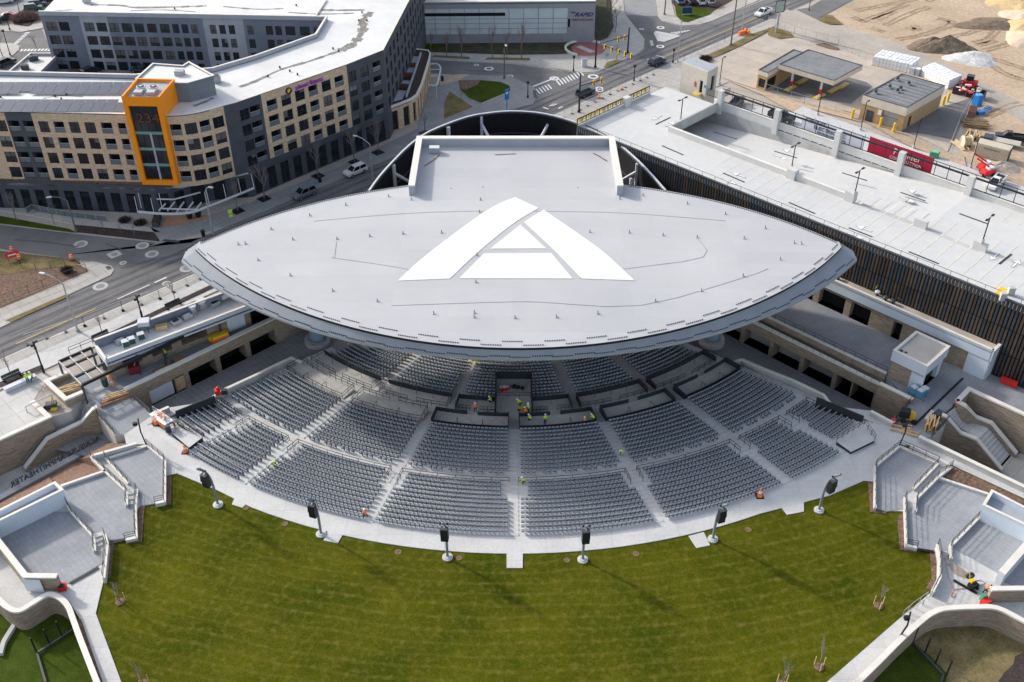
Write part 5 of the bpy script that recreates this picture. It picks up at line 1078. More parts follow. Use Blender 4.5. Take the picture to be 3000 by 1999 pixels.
sheet('lot_asphalt',[xy(v) for v in PS(0,(3,0,40,830),(3,0,230,690),(3,0,620,680),(3,0,900,760),(3,0,960,800),(3,0,760,960),(3,0,480,920),(3,0,200,880))],.13,asphalt)
sheet('lot_asphalt',[xy(v) for v in PS(0,(3,0,1220,1210),(3,0,1590,990),(3,0,1870,905),(3,0,1790,1100),(3,0,1700,1290),(3,0,1450,1240))],.13,asphalt)
sheet('soil_strip',[xy(v) for v in PS(0,(3,0,-50,850),(3,0,350,950),(3,0,600,1000),(3,0,800,1060),(3,0,860,1130),(3,0,320,990),(3,0,230,1040),(2,0,2300,880),(2,0,1960,740))],.16,dirt)
sheet('soil_strip',[xy(v) for v in PS(0,(3,0,860,1110),(3,0,1250,1230),(3,0,1660,1420),(3,0,1800,1440),(3,0,1850,1700),(3,0,1600,1470),(3,0,1300,1350))],.16,dirt)
slab('lane',PS(0,(3,0,320,985),(3,0,840,1180),(3,0,1340,1375),(3,0,1900,1568),(3,1,2500,210))+[GP(uE,vR+4),GP(uS,vR+4)]+PS(0,(3,0,-200,970),(3,0,220,1040)),-.1,.2,white_conc,kerbm)
sheet('planting_bed',[xy(v) for v in PS(0,(2,0,1780,560),(2,0,2100,430),(2,0,2352,290),(2,0,2352,270),(2,0,2200,320),(2,0,1960,440),(2,0,1730,540))],.2,deadgrass)
sheet('planting_bed',[xy(v) for v in PS(0,(3,0,0,330),(3,0,110,365),(3,0,240,350),(3,0,200,300),(3,0,60,260),(3,0,0,262))],.2,deadgrass)
sheet('planting_bed',[xy(v) for v in PS(0,(3,0,430,415),(3,0,520,400),(3,0,655,450),(3,0,640,470),(3,0,540,450))],.2,mulch)
sheet('planting_bed',[xy(v) for v in PS(0,(3,0,465,190),(3,0,520,140),(3,0,590,150),(3,0,690,230),(3,0,560,230))],.2,deadgrass)
# gas station canopy and its kiosk
t=thing('station_canopy','old flat filling station canopy with grey roof on two red and white columns','canopy',P(3,0,450,830,0))
cz=5.2; c0,c1,c2,c3=[P(3,0,*q,cz) for q in ((108,588),(606,738),(866,600),(372,455))]; pl=[xy(v) for v in (c0,c1,c2,c3)]
MB().wall(pl,.2,cz-1.15,cz,tan,railm,.08,.03,0,True).build('fascia',t); MB().prism(pl,cz-.5,cz-.12,tan,top=gasroof).build('roof',t)
mb=MB()
for k in range(1,60):
    f=k/60
    for a,b in ((c0,c1),(c1,c2)): p=a.lerp(b,f); mb.bar(p-Vector((0,0,1.1)),p-Vector((0,0,.1)),.16,mat('tan_siding_rib',(.52,.46,.37),.8,.1,.5))
mb.build('siding',t)
for q in ((205,820),(470,895)):
    p=P(3,0,*q,0); MB().bar((p.x,p.y,0),(p.x,p.y,4.3),.42,paintw).bar((p.x,p.y,.8),(p.x,p.y,1.9),.5,redm).build('column',t)
for q in ((205,815),(470,890),(600,830),(690,790),(310,750)):
    p=P(3,0,*q,.15); solo(MB().box(p+Vector((0,0,.1)),(3.6,1.1,.25),yel,rad(45)).box(p+Vector((0,0,.2)),(2.6,.6,.2),concrete,rad(45)),'pump_island',['low yellow edged pump island at the left canopy column','low yellow edged pump island at the right canopy column','low yellow edged pump island at the right end below the canopy','low yellow edged pump island at the far right edge below the canopy','low yellow edged pump island deep under the canopy'][((205,815),(470,890),(600,830),(690,790),(310,750)).index(q)],'pump island',p)
kz=4.4; k0,k1,k2,k3=[P(3,0,*q,kz) for q in ((-75,690),(130,600),(325,475),(270,468))]
t=thing('station_kiosk','low tan filling station shop half hidden behind the canopy','building',P(3,0,20,760,0))
k0=P(2,0,2270,640,kz); k1=P(3,0,0,668,kz); k2=P(3,0,318,480,kz); k3=k0+k2-k1; pl=[xy(v) for v in (k0,k1,k2,k3)]
mb=MB(); l0=(Vector(pl[1])-Vector(pl[0])).length; l1=(Vector(pl[2])-Vector(pl[1])).length
facade(mb,pl[0],pl[1],0,kz-1.1,[(.3,l0-.3,.6,2.6)],tanbrick,.2,winm); facade(mb,pl[1],pl[2],0,kz-1.1,[(.4,4.5,.3,2.6)],tanbrick,.2,winm); mb.wall([pl[2],pl[3],pl[0]],.1,0,kz-1.1,tanbrick); mb.build('wall',t)
MB().wall(pl,.2,kz-1.1,kz,tan,railm,.08,.03,0,True).build('fascia',t); MB().prism(pl,kz-.5,kz-.12,tan,top=gasroof).build('roof',t)
# service building
t=thing('service_building','flat roofed service building with tan ribbed fascia ochre walls and grey shutter','building',P(3,0,1100,1100,0))
bz=5.4; b0,b1,b2=[P(3,0,*q,bz) for q in ((882,870),(1278,986),(1622,785))]; b3=b0+b2-b1; pl=[xy(v) for v in (b0,b1,b2,b3)]
MB().wall(pl,.25,bz-1.9,bz,tan,railm,.08,.03,0,True).build('fascia',t); MB().prism(pl,bz-.5,bz-.12,tan,top=gasroof).build('roof',t)
mb=MB(); l0=(Vector(pl[1])-Vector(pl[0])).length; l1=(Vector(pl[2])-Vector(pl[1])).length
Q,d,n_,_=facade(mb,pl[0],pl[1],0,bz-1.9,[(l0*.5,l0*.87,0.05,3.3)],tanbrick,.4,galv); Q2,d2,n2,_=facade(mb,pl[1],pl[2],0,bz-1.9,[(2.2,3.4,.05,2.6)],tanbrick,.3,blackhole); mb.wall([pl[2],pl[3],pl[0]],.1,0,bz-1.9,tanbrick); mb.build('wall',t)
MB().bar(Q(l0*.14,1.3,-.04),Q(l0*.31,1.3,-.04),.06,railm,2.4).build('door',t); MB().bar(Q(l0*.5,1.9,.2),Q(l0*.87,1.9,.2),.08,walk_dark,.4).build('shutter_band',t)
MB().bar(Q(l0*.40,2.7,-.05),Q(l0*.48,2.7,-.05),.06,paintw,1.1).build('sign',t)
mb=MB()
for k in range(1,45):
    p=b0.lerp(b1,k/45); mb.bar(p-Vector((0,0,1.85)),p-Vector((0,0,.1)),.16,MATS['tan_siding_rib'])
mb.build('siding',t)
mb=MB()
for k in range(9):
    a=b0.lerp(b3,.06+.11*k); b=b1.lerp(b2,.06+.11*k); mb.bar(a+Vector((0,0,-.1)),b+Vector((0,0,-.1)),.1,railm,.03)
mb.build('roof_seam',t)
for q in ((1185,735),(1115,805),(1215,820),(1185,842),(985,855),(1290,775)):
    p=P(3,0,*q,bz); MB().box(p,(.9,.9,.35),galv,rad(45)).ball(p+Vector((0,0,.45)),.42,railm,8,.8).build('roof_vent',t)
for i,q in enumerate(((770,1085),(1028,1165),(1150,1215),(1607,965),(1648,935))):
    p=P(3,0,*q,.1); solo(MB().tube([p,p+Vector((0,0,1.9))],.28,yel,10).ball(p+Vector((0,0,1.9)),.28,yel,10,.6),'bollard',['yellow bollard standing alone left of the ochre building','yellow bollard left of the grey shutter','yellow bollard right of the grey shutter','nearer yellow bollard at the rear corner of the service building','farther yellow bollard at the rear corner of the service building'][i],'bollard',p)
# ================================================================ apartment block
zr=18.5
def PF(c,r,a,b,z=zr): return xy(P(c,r,a,b,z))
A0=(-135.0,165.6); A1=PF(0,0,1130,1052); A2=PF(0,0,1520,1065); A3=PF(0,0,2170,945); B1=PF(1,0,830,597); B2=PF(1,0,1170,463); W1=(-21.9,222.0); W2=(-20.5,252.0)
K1=PF(0,0,365,130); K2=PF(1,0,660,180); K3=PF(1,0,560,345); K4=PF(1,0,0,545); K5=PF(0,0,1960,660); K6=PF(0,0,1240,722); K7=(-135.0,181.5)
apt=thing('apartment_building','large buff brick and charcoal apartment block with white roofs and a courtyard','building',(-60,163,0))
crv=[A2,PF(0,0,1660,1062),PF(0,0,1800,1042),PF(0,0,1920,1012),PF(0,0,2050,975),A3]
crv=[xy(p) for p in smooth_line([(*p,0) for p in crv],2)]
front=[A0,A1,*crv,B1,B2,xy(Vector(B2).lerp(Vector(W1),.05)+Vector((.8,.4)) if False else B2),W1,W2]
front=[A0,A1,*crv,B1,B2,W1,W2]
outline=front+[(-100,252),K1,K2,K3,K4,K5,K6,K7]
mb=MB(); mb.face([(*p,zr-.15) for p in front+[(-100,252),K1,K2,K3,K4,K5,K6,K7]],whiteroof); mb.build('roof',apt)
mb=MB(); mb.wall(front,.35,zr-.15,zr+.12,darkwall,coping,.1,.02,1); mb.wall([K1,K2,K3,K4,K5,K6,K7],.35,zr-.15,zr+.75,lightpanel,coping,.12,.02,-1); mb.build('parapet',apt)
wins=[]   # (obj-maker args) collected, the biggest become parts of their own
TOPS=[16.9,13.95,11.0,8.05]; WH=2.05
def winpart(Q,u0,u1,z0,z1,kind):
    c=Q((u0+u1)/2,(z0+z1)/2); wins.append(((c-camv).length,Q,u0,u1,z0,z1,kind))
curt=mat('pale_curtain',(.20,.205,.21),.7,.15,1)
def make_win(mb,Q,u0,u1,z0,z1,kind):
    dp=.55 if kind=='balcony' else .16
    if kind=='balcony':
        mb.face((Q(u0,z0,1.3),Q(u1,z0,1.3),Q(u1,z1,1.3),Q(u0,z1,1.3)),winm)
    else:
        g=winb if kind=='blind' else winm
        mb.face((Q(u0,z0,dp),Q(u1,z0,dp),Q(u1,z1,dp),Q(u0,z1,dp)),g)
        if kind=='window' and R.random()<.4: zb=z0+(z1-z0)*R.choice([.35,.55,.7]); ua,ub=(u0,u1) if R.random()<.5 else ((u0,(u0+u1)/2) if R.random()<.5 else ((u0+u1)/2,u1)); mb.face((Q(ua,zb,dp-.01),Q(ub,zb,dp-.01),Q(ub,z1,dp-.01),Q(ua,z1,dp-.01)),R.choice([winb,curt,tealg]))
        n=2 if u1-u0<2.4 else 3
        for i in range(1,n): u=u0+(u1-u0)*i/n; mb.bar(Q(u,z0,dp-.04),Q(u,z1,dp-.04),.07,framem)
        mb.bar(Q(u0,z0+.04,dp-.05),Q(u1,z0+.04,dp-.05),.08,framem); mb.bar(Q(u0,z0+.6,dp-.04),Q(u1,z0+.6,dp-.04),.06,framem)
def make_rail(mb,Q,u0,u1,z0,z1):
    a=Q(u0+.03,z0+.5,.08); b=Q(u1-.03,z0+.5,.08); mb.bar(a,b,.04,balm,.85); mb.bar(Q(u0,z0+.94,.08),Q(u1,z0+.94,.08),.08,galv)
def wallseg(mb,p0,p1,z0,z1,cols,tops,m,kinds,h=WH,depth=None):
    rects=[];q=[]
    for i,(u0,u1) in enumerate(cols):
        for j,t in enumerate(tops):
            k=kinds(i,j); rects.append((u0,u1,t-h,t)); q.append((u0,u1,t-h,t,k))
    bal=[r for r,k in zip(rects,q) if k[4]=='balcony']; nb=[r for r,k in zip(rects,q) if k[4]!='balcony']
    Q,d,n,L=facade(mb,p0,p1,z0,z1,nb+bal,m,.3)
    for r in bal:
        for (ua,ub) in ((r[0],r[0]),(r[1],r[1])): mb.face((Q(ua,r[2],.3),Q(ua,r[2],1.35),Q(ua,r[3],1.35),Q(ua,r[3],.3)),darkwall)
        mb.face((Q(r[0],r[2],.3),Q(r[1],r[2],.3),Q(r[1],r[2],1.35),Q(r[0],r[2],1.35)),concw)
    for k in q: winpart(Q,*k)
    return Q,d,n,L
def uox(p0,p1,z,x):
    d=(Vector((p1[0]-p0[0],p1[1]-p0[1]))).normalized(); k=(x-1500)/FPX; return (k*(p0[1]*CT+(H-z)*ST)-p0[0])/(d.x-k*CT*d.y)
def colpx(p0,p1,z,lst,c=0,r=0): return [(uox(p0,p1,z,750*c+a/3.136),uox(p0,p1,z,750*c+b/3.136)) for a,b,y in lst]
pod=5.1
mb=MB()
# front wing left of the tower
split0=PF(0,0,40,1022); split1=PF(0,0,283,1029)
sp0=Vector(A0).lerp(Vector(A1),uof(A0,A1,split0)/(Vector(A1)-Vector(A0)).length); sp1=Vector(A0).lerp(Vector(A1),uof(A0,A1,split1)/(Vector(A1)-Vector(A0)).length)
LA=(sp0-Vector(A0)).length
wallseg(mb,A0,xy(sp0),pod,zr,[(LA-2.3-4.2*k,LA-.25-4.2*k) for k in range(5)],TOPS,brickA,lambda i,j:'window')
wallseg(mb,xy(sp0),xy(sp1),pod,zr,colpx(sp0,sp1,16.9,[(68,168,1095),(205,305,1100)]),TOPS,darkwall,lambda i,j:'balcony')
wallseg(mb,xy(sp1),A1,pod,zr,colpx(sp1,A1,16.9,[(345,437,1103),(483,580,1106),(625,720,1110),(770,867,1114),(920,1022,1119),(1075,1172,1125)]),TOPS,brickA,lambda i,j:'window' if i in(0,2,3) else 'balcony')
facade(mb,A1,A2,pod,zr,[],brickA)
# curved corner, in flat facets: openings placed facet by facet
cs=crv
def cseg(i0,i1,cols,kinds):
    p0,p1=cs[i0],cs[i1]; wallseg(mb,p0,p1,pod,zr,cols,TOPS,brickA,kinds)
Ls=[(Vector(cs[i+1])-Vector(cs[i])).length for i in range(len(cs)-1)]
tot=0
# group the facets in pairs so that each pair carries one column of openings
cw=[1.9,2.1,2.0,2.0,2.0]
for k in range(5):
    p0,p1=cs[2*k],cs[2*k+2]; L=(Vector(p1)-Vector(p0)).length; w_=min(cw[k],L-.5); kd=['balcony','window','balcony','window','window'][k]
    if k==4: wallseg(mb,p0,p1,pod,zr,[],TOPS,darkwall,lambda i,j:kd)
    else: wallseg(mb,p0,p1,pod,zr,[((L-w_)/2,(L+w_)/2)],TOPS,brickA,lambda i,j,kd=kd:kd)
# facade along the diagonal street
sA=PF(1,0,42,868); sB=Vector(A3).lerp(Vector(B1),uof(A3,B1,sA)/(Vector(B1)-Vector(A3)).length)
Q,d,n_,L0=wallseg(mb,A3,xy(sB),pod,zr,colpx(A3,sB,16.9,[(2200-0,2282,1020)],0,0)+[( (sB-Vector(A3)).length-2.6,(sB-Vector(A3)).length-.5)],TOPS,darkwall,lambda i,j:'window' if i==0 else 'balcony')
cB=colpx(sB,B1,16.9,[(95,188,925),(228,315,875),(355,442,825),(478,560,785),(600,682,740),(718,800,700)],1,0)
Qb,db,nb_,LB=wallseg(mb,xy(sB),B1,7.0,zr,[],TOPS,brickA,lambda i,j:0) if False else (None,)*4
rects=[]
def kB(i,j): return 'balcony' if i in (0,3,5) else ('blind' if (i+j)%5==0 else 'window')
ext_=[t for t in TOPS]
Qb,db,nb_,LB=wallseg(mb,xy(sB),B1,6.0,zr,cB,TOPS+[],brickA,kB)
facade(mb,xy(sB),B1,pod-.1,6.0,[],darkwall)
us_=[-.0]+[c for cc in cB for c in cc]+[LB]
cC=colpx(B1,B2,16.9,[(850,915,640),(955,1030,610),(1068,1140,570)],1,0)
wallseg(mb,B1,B2,pod,zr,cC,TOPS,darkwall,lambda i,j:'balcony' if i==2 else 'window')
LW=(Vector(W1)-Vector(B2)).length; n=8
QW,dW,nW,_=wallseg(mb,B2,W1,0,zr,[(1.5+i*LW/n,3.3+i*LW/n) for i in range(n)],TOPS,darkwall,lambda i,j:'window')
LW2=(Vector(W2)-Vector(W1)).length
wallseg(mb,W1,W2,0,zr,[(1+i*4,2.9+i*4) for i in range(7)],TOPS,darkwall,lambda i,j:'window')
mb.build('wall',apt)
# dark base along the diagonal street
mb=MB(); A3b=A3
seg=[A3,B2]; n=11; Lb=(Vector(B2)-Vector(A3)).length
wallseg(mb,A3,B2,0,pod,[(1.0+i*(Lb-1)/n,1.0+i*(Lb-1)/n+(Lb/n)*.6) for i in range(n)],[4.4],darkwall,lambda i,j:'shopfront',4.2)
# podium in front of the left wing
pd=[( -135,162.5),PF(0,1,0,112,pod),PF(0,1,540,128,pod),PF(0,1,1400,168,pod),PF(0,1,1560,150,pod),PF(0,1,1700,112,pod),PF(0,1,1900,45,pod),A3]
for a,b in zip(pd,pd[1:]):
    L=(Vector(b)-Vector(a)).length; n=max(1,round(L/3.0)); w_=L/n
    wallseg(mb,a,b,-.2,pod+.5,[(i*w_+w_*.18,i*w_+w_*.8) for i in range(n)] if L>1.6 else [],[3.9],darkwall,lambda i,j:'shopfront',3.8)
mb.build('base',apt)
mb=MB(); mb.prism(pd+[A2,A1,A0],pod-.4,pod,concw,top=walk_dark); mb.build('podium_terrace',apt)
mb=MB(); pv=[Vector((*p,pod)) for p in pd[1:7]]
for a,b in zip(pv,pv[1:]): d_=(b-a).normalized(); nn=Vector((-d_.y,d_.x,0)); mb.bar(a+nn*.8+Vector((0,0,.3)),b+nn*.8+Vector((0,0,.3)),1.1,mulch,.5)
mb.build('terrace_planter',apt)
mb=MB()
for q in ((0,1,560,60),(0,1,870,60),(0,1,1150,50),(0,1,1455,60),(0,1,1460,70)): p=P(*q,pod); mb.bar(p+Vector((0,-1.2,.9)),p+Vector((0,2.2,.9)),.16,mat('terrace_screen_wood',(.14,.06,.04),.8,.2,1),1.8)
a=P(0,1,590,45,pod); b=P(0,1,1480,70,pod); mb.bar(a+Vector((0,-.6,.6)),b+Vector((0,-.6,.6)),.06,balm,1.0); mb.build('terrace_screen',apt)
# windows of the back wing round the courtyard
mb=MB(); cyz=6.6; kx=[(415,515,190),(535,627,192),(650,745,197),(765,858,200),(880,972,204),(995,1085,207),(1112,1205,210),(1228,1315,212),(1345,1430,213),(1463,1550,214),(1578,1638,217),(1663,1722,219),(1750,1810,220),(1836,1895,222),(1922,1980,224),(2008,2066,227),(2095,2152,228),(2180,2240,230),(2266,2325,232)]
kx2=[(85,150,235),(172,232,238),(265,355,240),(398,490,240),(528,610,242)]
cols=colpx(K1,K2,16.9,kx)+colpx(K1,K2,16.9,kx2,1,0); t4=[16.9,14.0,11.1,8.45]
bd=[uof(K1,K2,PF(0,0,x,140)) for x in (715,975,1870,2245)]+[(Vector(K2)-Vector(K1)).length]
pm_=[bluegrey,lightpanel,bluegrey,lightpanel,bluegrey]; prev=0; dK=(Vector(K2)-Vector(K1)).normalized()
for e,m in zip(bd,pm_):
    a=xy(Vector(K1)+dK*prev); b=xy(Vector(K1)+dK*e); wallseg(mb,a,b,cyz-7,zr,[(u-prev,v-prev) for u,v in cols if prev<(u+v)/2<e and u>prev and v<e],t4,m,lambda i,j:'blind' if (i*3+j)%7==0 else 'window',1.9); prev=e
for a,b in ((K2,K3),(K3,K4),(K4,K5),(K5,K6),(K6,K7)): facade(mb,b,a,cyz-7,zr,[],bluegrey); facade(mb,a,b,cyz-7,zr,[],bluegrey)
mb.build('courtyard_wall',apt)
wins.sort(key=lambda w:w[0])
nm={'window':'window','blind':'window','balcony':'balcony','shopfront':'shop_window'}
for w_ in wins[:95]:
    mb=MB(); make_win(mb,*w_[1:6],w_[6]); o=mb.build(nm[w_[6]],apt)
    if w_[6]=='balcony': g_=MB(); make_rail(g_,*w_[1:6]); g_.build('railing',o)
rest=MB()
for w_ in wins[95:]:
    make_win(rest,*w_[1:6],w_[6])
    if w_[6]=='balcony': make_rail(rest,*w_[1:6])
o=rest.build('windows',apt); o['kind']='stuff'; o['label']='smaller windows of the far wings'
print('apt windows',len(wins))
# orange glazed tower
oz=22.4
t0,t1,t2,t3=[PF(0,0,*q,oz) for q in ((1112,886),(1463,892),(1605,728),(1257,718))]
mb=MB(); ow=(Vector(t1)-Vector(t0)).length
Q,d,n_,L=facade(mb,t0,t1,5.9,oz,[(.75,ow-.75,6.8,oz-1.7)],orange,.6); mb.wall([t1,t2,t3,t0],.3,5.9,oz,orange,None,0,0,1); mb.face([(*p,5.9) for p in (t0,t1,t2,t3)][::-1],orange); mb.build('tower_frame',apt)
mb=MB(); mb.face((Q(.75,6.8,.55),Q(ow-.75,6.8,.55),Q(ow-.75,oz-1.7,.55),Q(.75,oz-1.7,.55)),winm)
for z in (9.6,12.6,15.6): mb.bar(Q(.75,z,.5),Q(ow-.75,z,.5),.1,mat('pale_teal_spandrel',(.16,.30,.29),.4,.1,1),.5)
for k in (1,2,3): mb.bar(Q(.75+(ow-1.5)*k/4,6.8,.5),Q(.75+(ow-1.5)*k/4,oz-1.7,.5),.09,framem)
mb.bar(Q(ow*.52,6.8,.45),Q(ow*.52,15.5,.45),.35,lightpanel,.1); mb.build('tower_glazing',apt)
letters('234',2.3,mat('dim_orange_digits',(.16,.055,.02),.6,.1,1),Q(ow*.55,oz-4.1,.42),d,ZV,apt,.06,1.15)
mb=MB(); mb.prism([xy(Vector(t0).lerp(Vector(t2),.04)),xy(Vector(t1).lerp(Vector(t3),.04)),xy(Vector(t2).lerp(Vector(t0),.04)),xy(Vector(t3).lerp(Vector(t1),.04))],oz-.7,oz-.55,orange,top=lightpanel); mb.build('tower_roof',apt)
for q,lb in (((1300,830),'round silver cooling fan unit on the left of the orange tower roof'),((1415,830),'round silver cooling fan unit on the right of the orange tower roof')):
    p=P(0,0,*q,oz-.5); t=thing('fan_unit',lb,'fan unit',p); MB().tube([p+Vector((0,0,.0)),p+Vector((0,0,.7))],.75,steelwhite,18).build('drum',t); MB().tube([p+Vector((0,0,.71)),p+Vector((0,0,.76))],.58,blackm,18).tube([p+Vector((0,0,.72)),p+Vector((0,0,.82))],.25,steelwhite,10).build('fan',t); MB().box(p+Vector((0,-1.5,.1)),(1.4,1.3,.9),galv).build('casing',t)
# penthouse
pq=[PF(0,0,*q,22) for q in ((1405,582),(1680,602),(1733,568),(1958,690),(1722,757),(1600,757),(1250,722))]
ph=MB(); ph.prism(pq,zr-.2,21.7,mat('slate_panel',(.17,.185,.21),.7,.1,.5),top=whiteroof); ph.wall(pq,.3,21.7,22,MATS['slate_panel'],coping,.1,.02,0,True); ph.build('penthouse',apt)
MB().box(P(0,0,1650,670,22.1),(1.6,1.2,.9),lightpanel).build('penthouse_unit',apt)
# sign on the street facade
t=thing('wall_sign','purple lettered gym sign with round black and yellow emblem on the brick facade','sign',Qb(6,17.5,-.2))
pu_=mat('purple_sign',(.40,.05,.50),.5,.1,1)
a=uof(sB,B1,P(1,0,335,810,17.6)); b=uof(sB,B1,P(1,0,620,705,17.6))
letters('planet fitness',1.35,pu_,Qb((a+b)/2,17.55,-.15),db,ZV,t,.15,(b-a)/8.2)
c=Qb(a-1.0,17.45,-.1); mb=MB()
for k in range(16):
    th=k*math.pi/8; mb.bar(c+db*.55*math.cos(th)+ZV*.55*math.sin(th),c+db*.55*math.cos(th+.4)+ZV*.55*math.sin(th+.4),.28,blackm,.12)
mb.bar(c-db*.25-ZV*.2,c+db*.3+ZV*.25,.2,yel,.35); mb.build('emblem',t)
# solar panels on the front wing
solm=mat('solar_glass',(.085,.095,.125),.25,.15,1.5)
for q,lab in (([(0,0,15,745),(0,0,1100,778),(0,0,1185,805),(0,0,1150,868),(0,0,640,850),(0,0,530,845),(0,0,-200,820),(0,0,-200,740)],'rear solar array on the white roof left of the orange tower'),([(0,0,-200,905),(0,0,210,925),(0,0,620,938),(0,0,1110,965),(0,0,1045,1035),(0,0,-200,1010)],'front solar array on the white roof left of the orange tower')):
    L=[P(*k,zr+.1) for k in q]; y0=min(p.y for p in L); y1=max(p.y for p in L); x0=min(p.x for p in L); x1=max(p.x for p in L); t=thing('solar_array',lab,'solar panels',((x0+x1)/2,(y0+y1)/2,zr)); rows=max(3,int((y1-y0)/1.25)); mb=MB()
    for r in range(rows):
        y=y0+.6+1.25*r; sk=(y-y0)*-.08; xx=x0+sk
        while xx<x1-(1.2 if r>rows//2 else 0):
            if not (lab[0]=='r' and -88.5<xx<-86.5 and r<1): mb.box((xx+.95,y,zr+.25),(1.88,1.1,.05),solm,0,rad(8))
            xx+=1.95
    mb.build('panel',t)
# gravelly dirt trails on the roofs
stm=mat('ponding_dirt',(.24,.225,.20),.95,.35,.7,fine=(2,.3)); mb=MB()
def trail(pts,wd):
    L=smooth_line([P(*q,zr-.13) for q in pts],5); mb=MB()
    for i,(a,b) in enumerate(zip(L,L[1:])):
        w0=wd*(.5+.9*R.random()); d_=(b-a).normalized(); nn=Vector((-d_.y,d_.x,0)); mb.face((a-nn*w0*.5,b-nn*w0*.5,b+nn*w0*.5,a+nn*w0*.5),stm)
    mb.build('roof_dirt',apt)
TR=[]
trail([(0,0,2200,800),(1,0,0,745),(1,0,230,640),(1,0,500,560),(1,0,760,470)],.8); trail([(1,0,760,470),(1,0,870,420),(1,0,940,350),(1,0,985,260),(1,0,980,190),(1,0,1060,110)],1.7); trail([(1,0,600,92),(1,0,800,95),(1,0,1000,92)],.9); trail([(0,0,830,45),(0,0,1100,50),(0,0,1250,70),(0,0,1600,65),(0,0,1900,55)],.8); trail([(1,0,300,115),(1,0,600,130),(1,0,900,122)],.5); trail([(0,0,500,100),(0,0,670,90)],.4); trail([(0,0,1200,100),(0,0,1500,92),(0,0,1800,110)],.4); trail([(0,0,2050,60),(1,0,0,85),(1,0,250,80)],.6); trail([(0,0,1780,975),(0,0,1900,930),(0,0,1960,900)],.7); trail([(0,0,400,905),(0,0,560,880),(0,0,760,890)],.3)
mb=MB(); a=P(1,0,645,0,zr); b=P(1,0,535,168,zr); mb.bar(a,b,.3,coping,.3); mb.build('roof_joint',apt)
mb=MB()
for q in ((1,0,220,625),(1,0,110,708),(1,0,312,658),(1,0,382,690),(1,0,708,452),(1,0,760,475),(1,0,945,195),(1,0,1020,195),(1,0,975,120),(0,0,8,898),(0,0,55,857),(0,0,505,888),(0,0,612,873),(0,0,565,915),(1,0,370,55),(0,0,1605,85)): p=P(*q,zr-.1); mb.tube([p,p+Vector((0,0,.35))],.16,blackm,8)
mb.build('roof_drain',apt)
p=P(0,0,1995,750,zr); solo(MB().box(p+Vector((0,0,.6)),(1.4,1.2,1.2),galv,rad(20)).tube([p+Vector((0,0,1.2)),p+Vector((0,0,1.3))],.5,railm,12),'air_unit','small grey air unit on the white roof beside the penthouse corner','air unit',p)
p=P(0,0,800,20,zr); solo(MB().box(p+Vector((0,0,.6)),(1.5,1.2,1.2),galv).tube([p+Vector((0,0,1.2)),p+Vector((0,0,1.4))],.45,blackm,12),'air_unit','small grey air unit far back on the white roof of the rear wing','air unit',p)
# curved steel entrance canopy at the corner
t=thing('entrance_canopy','curved pale steel entrance canopy hung on rods at the dark corner of the apartments','canopy',P(0,1,1600,400,0))
L=smooth_line([P(0,1,*q,3.4) for q in ((1265,378),(1450,395),(1640,398),(1780,380),(1900,335),(2080,265),(2335,160))],4); mb=MB()
for a,b in zip(L,L[1:]): mb.bar(a,b,.3,steelwhite,.3)
mb.build('edge_beam',t); mb=MB()
for q0,q1 in (((1265,378),(1258,255)),((1415,392),(1410,255)),((1490,350),(1530,275)),((1300,345),(1270,380)),((2080,262),(2010,135)),((2215,210),(2140,85)),((2335,160),(2270,35)),((1925,320),(1890,215))): a=P(0,1,*q0,3.4); mb.bar(a,a+Vector((-.6,1.6,2.1)),.1,steelwhite)
for q0,q1 in (((1460,370),(1520,305)),((1540,370),(1605,290)),((1625,380),(1690,290)),((1710,378),(1775,290)),((1800,360),(1850,295))): mb.bar(P(0,1,*q0,3.35),P(0,1,*q1,3.35),.16,steelwhite,.25)
for q0,q1 in (((1490,350),(1820,360)),((1440,262),(1600,265)),((1600,265),(1840,200))): mb.bar(P(0,1,*q0,3.5),P(0,1,*q1,3.5),.16,steelwhite,.22)
mb.build('rod',t)
# low brick podium on the cross street
t=thing('brick_podium','single storey buff brick podium with planted roof terraces at the side of the apartments','building',P(1,0,1470,1190,0))
pz=5.2; q=[PF(1,0,*k,pz) for k in ((1214,1003),(1320,965),(1425,922),(1475,885),(1520,790),(1560,660),(1590,560),(1600,505),(1580,478),(1500,468),(1430,462))]
mb=MB()
tb=[(1,2.9),(1.6,2.8)]
for i,(a,b) in enumerate(zip(q,q[1:])):
    L=(Vector(b)-Vector(a)).length; n=max(0,round(L/2.6)); w_=L/max(1,n)
    facade(mb,a,b,0,pz,[(k*w_+w_*.28,k*w_+w_*.8,0.05,4.3) for k in range(n)],brickA,.35,winm)
mb.build('wall',t)
inn=[PF(1,0,*k,pz) for k in ((1430,500),(1410,600),(1330,760),(1290,840),(1235,970))]
MB().prism(q+inn,pz-.3,pz+.25,darkwall,top=mulch_dark).wall(q,.35,pz,pz+.45,coping).build('planted_roof',t)
mb=MB()
for k in ([(1300,830),(1385,835),(1345,910),(1260,935)],[(1345,740),(1425,745),(1390,790),(1310,785)],[(1395,620),(1460,620),(1425,690),(1365,680)],[(1425,520),(1500,520),(1480,580),(1420,580)]): mb.prism([PF(1,0,*x,pz+.3) for x in k],pz,pz+.33,lightpanel)
mb.build('terrace',t); mb=MB()
for k in ((1300,790,1395,795),(1340,690,1440,690),(1400,600,1470,600)): mb.bar(P(1,0,k[0],k[1],pz+.8),P(1,0,k[2],k[3],pz+.8),.14,mat('terrace_screen_wood',(.14,.06,.04)),1.1)
mb.build('screen',t)
MB().bar(P(1,0,1380,890,pz+.7),P(1,0,1515,490,pz+.7),.3,lightpanel,.5).build('ledge',t)
t=thing('arched_canopy','white curved steel canopy frame at the far end of the brick podium','canopy',P(1,0,1650,780,0)); mb=MB()
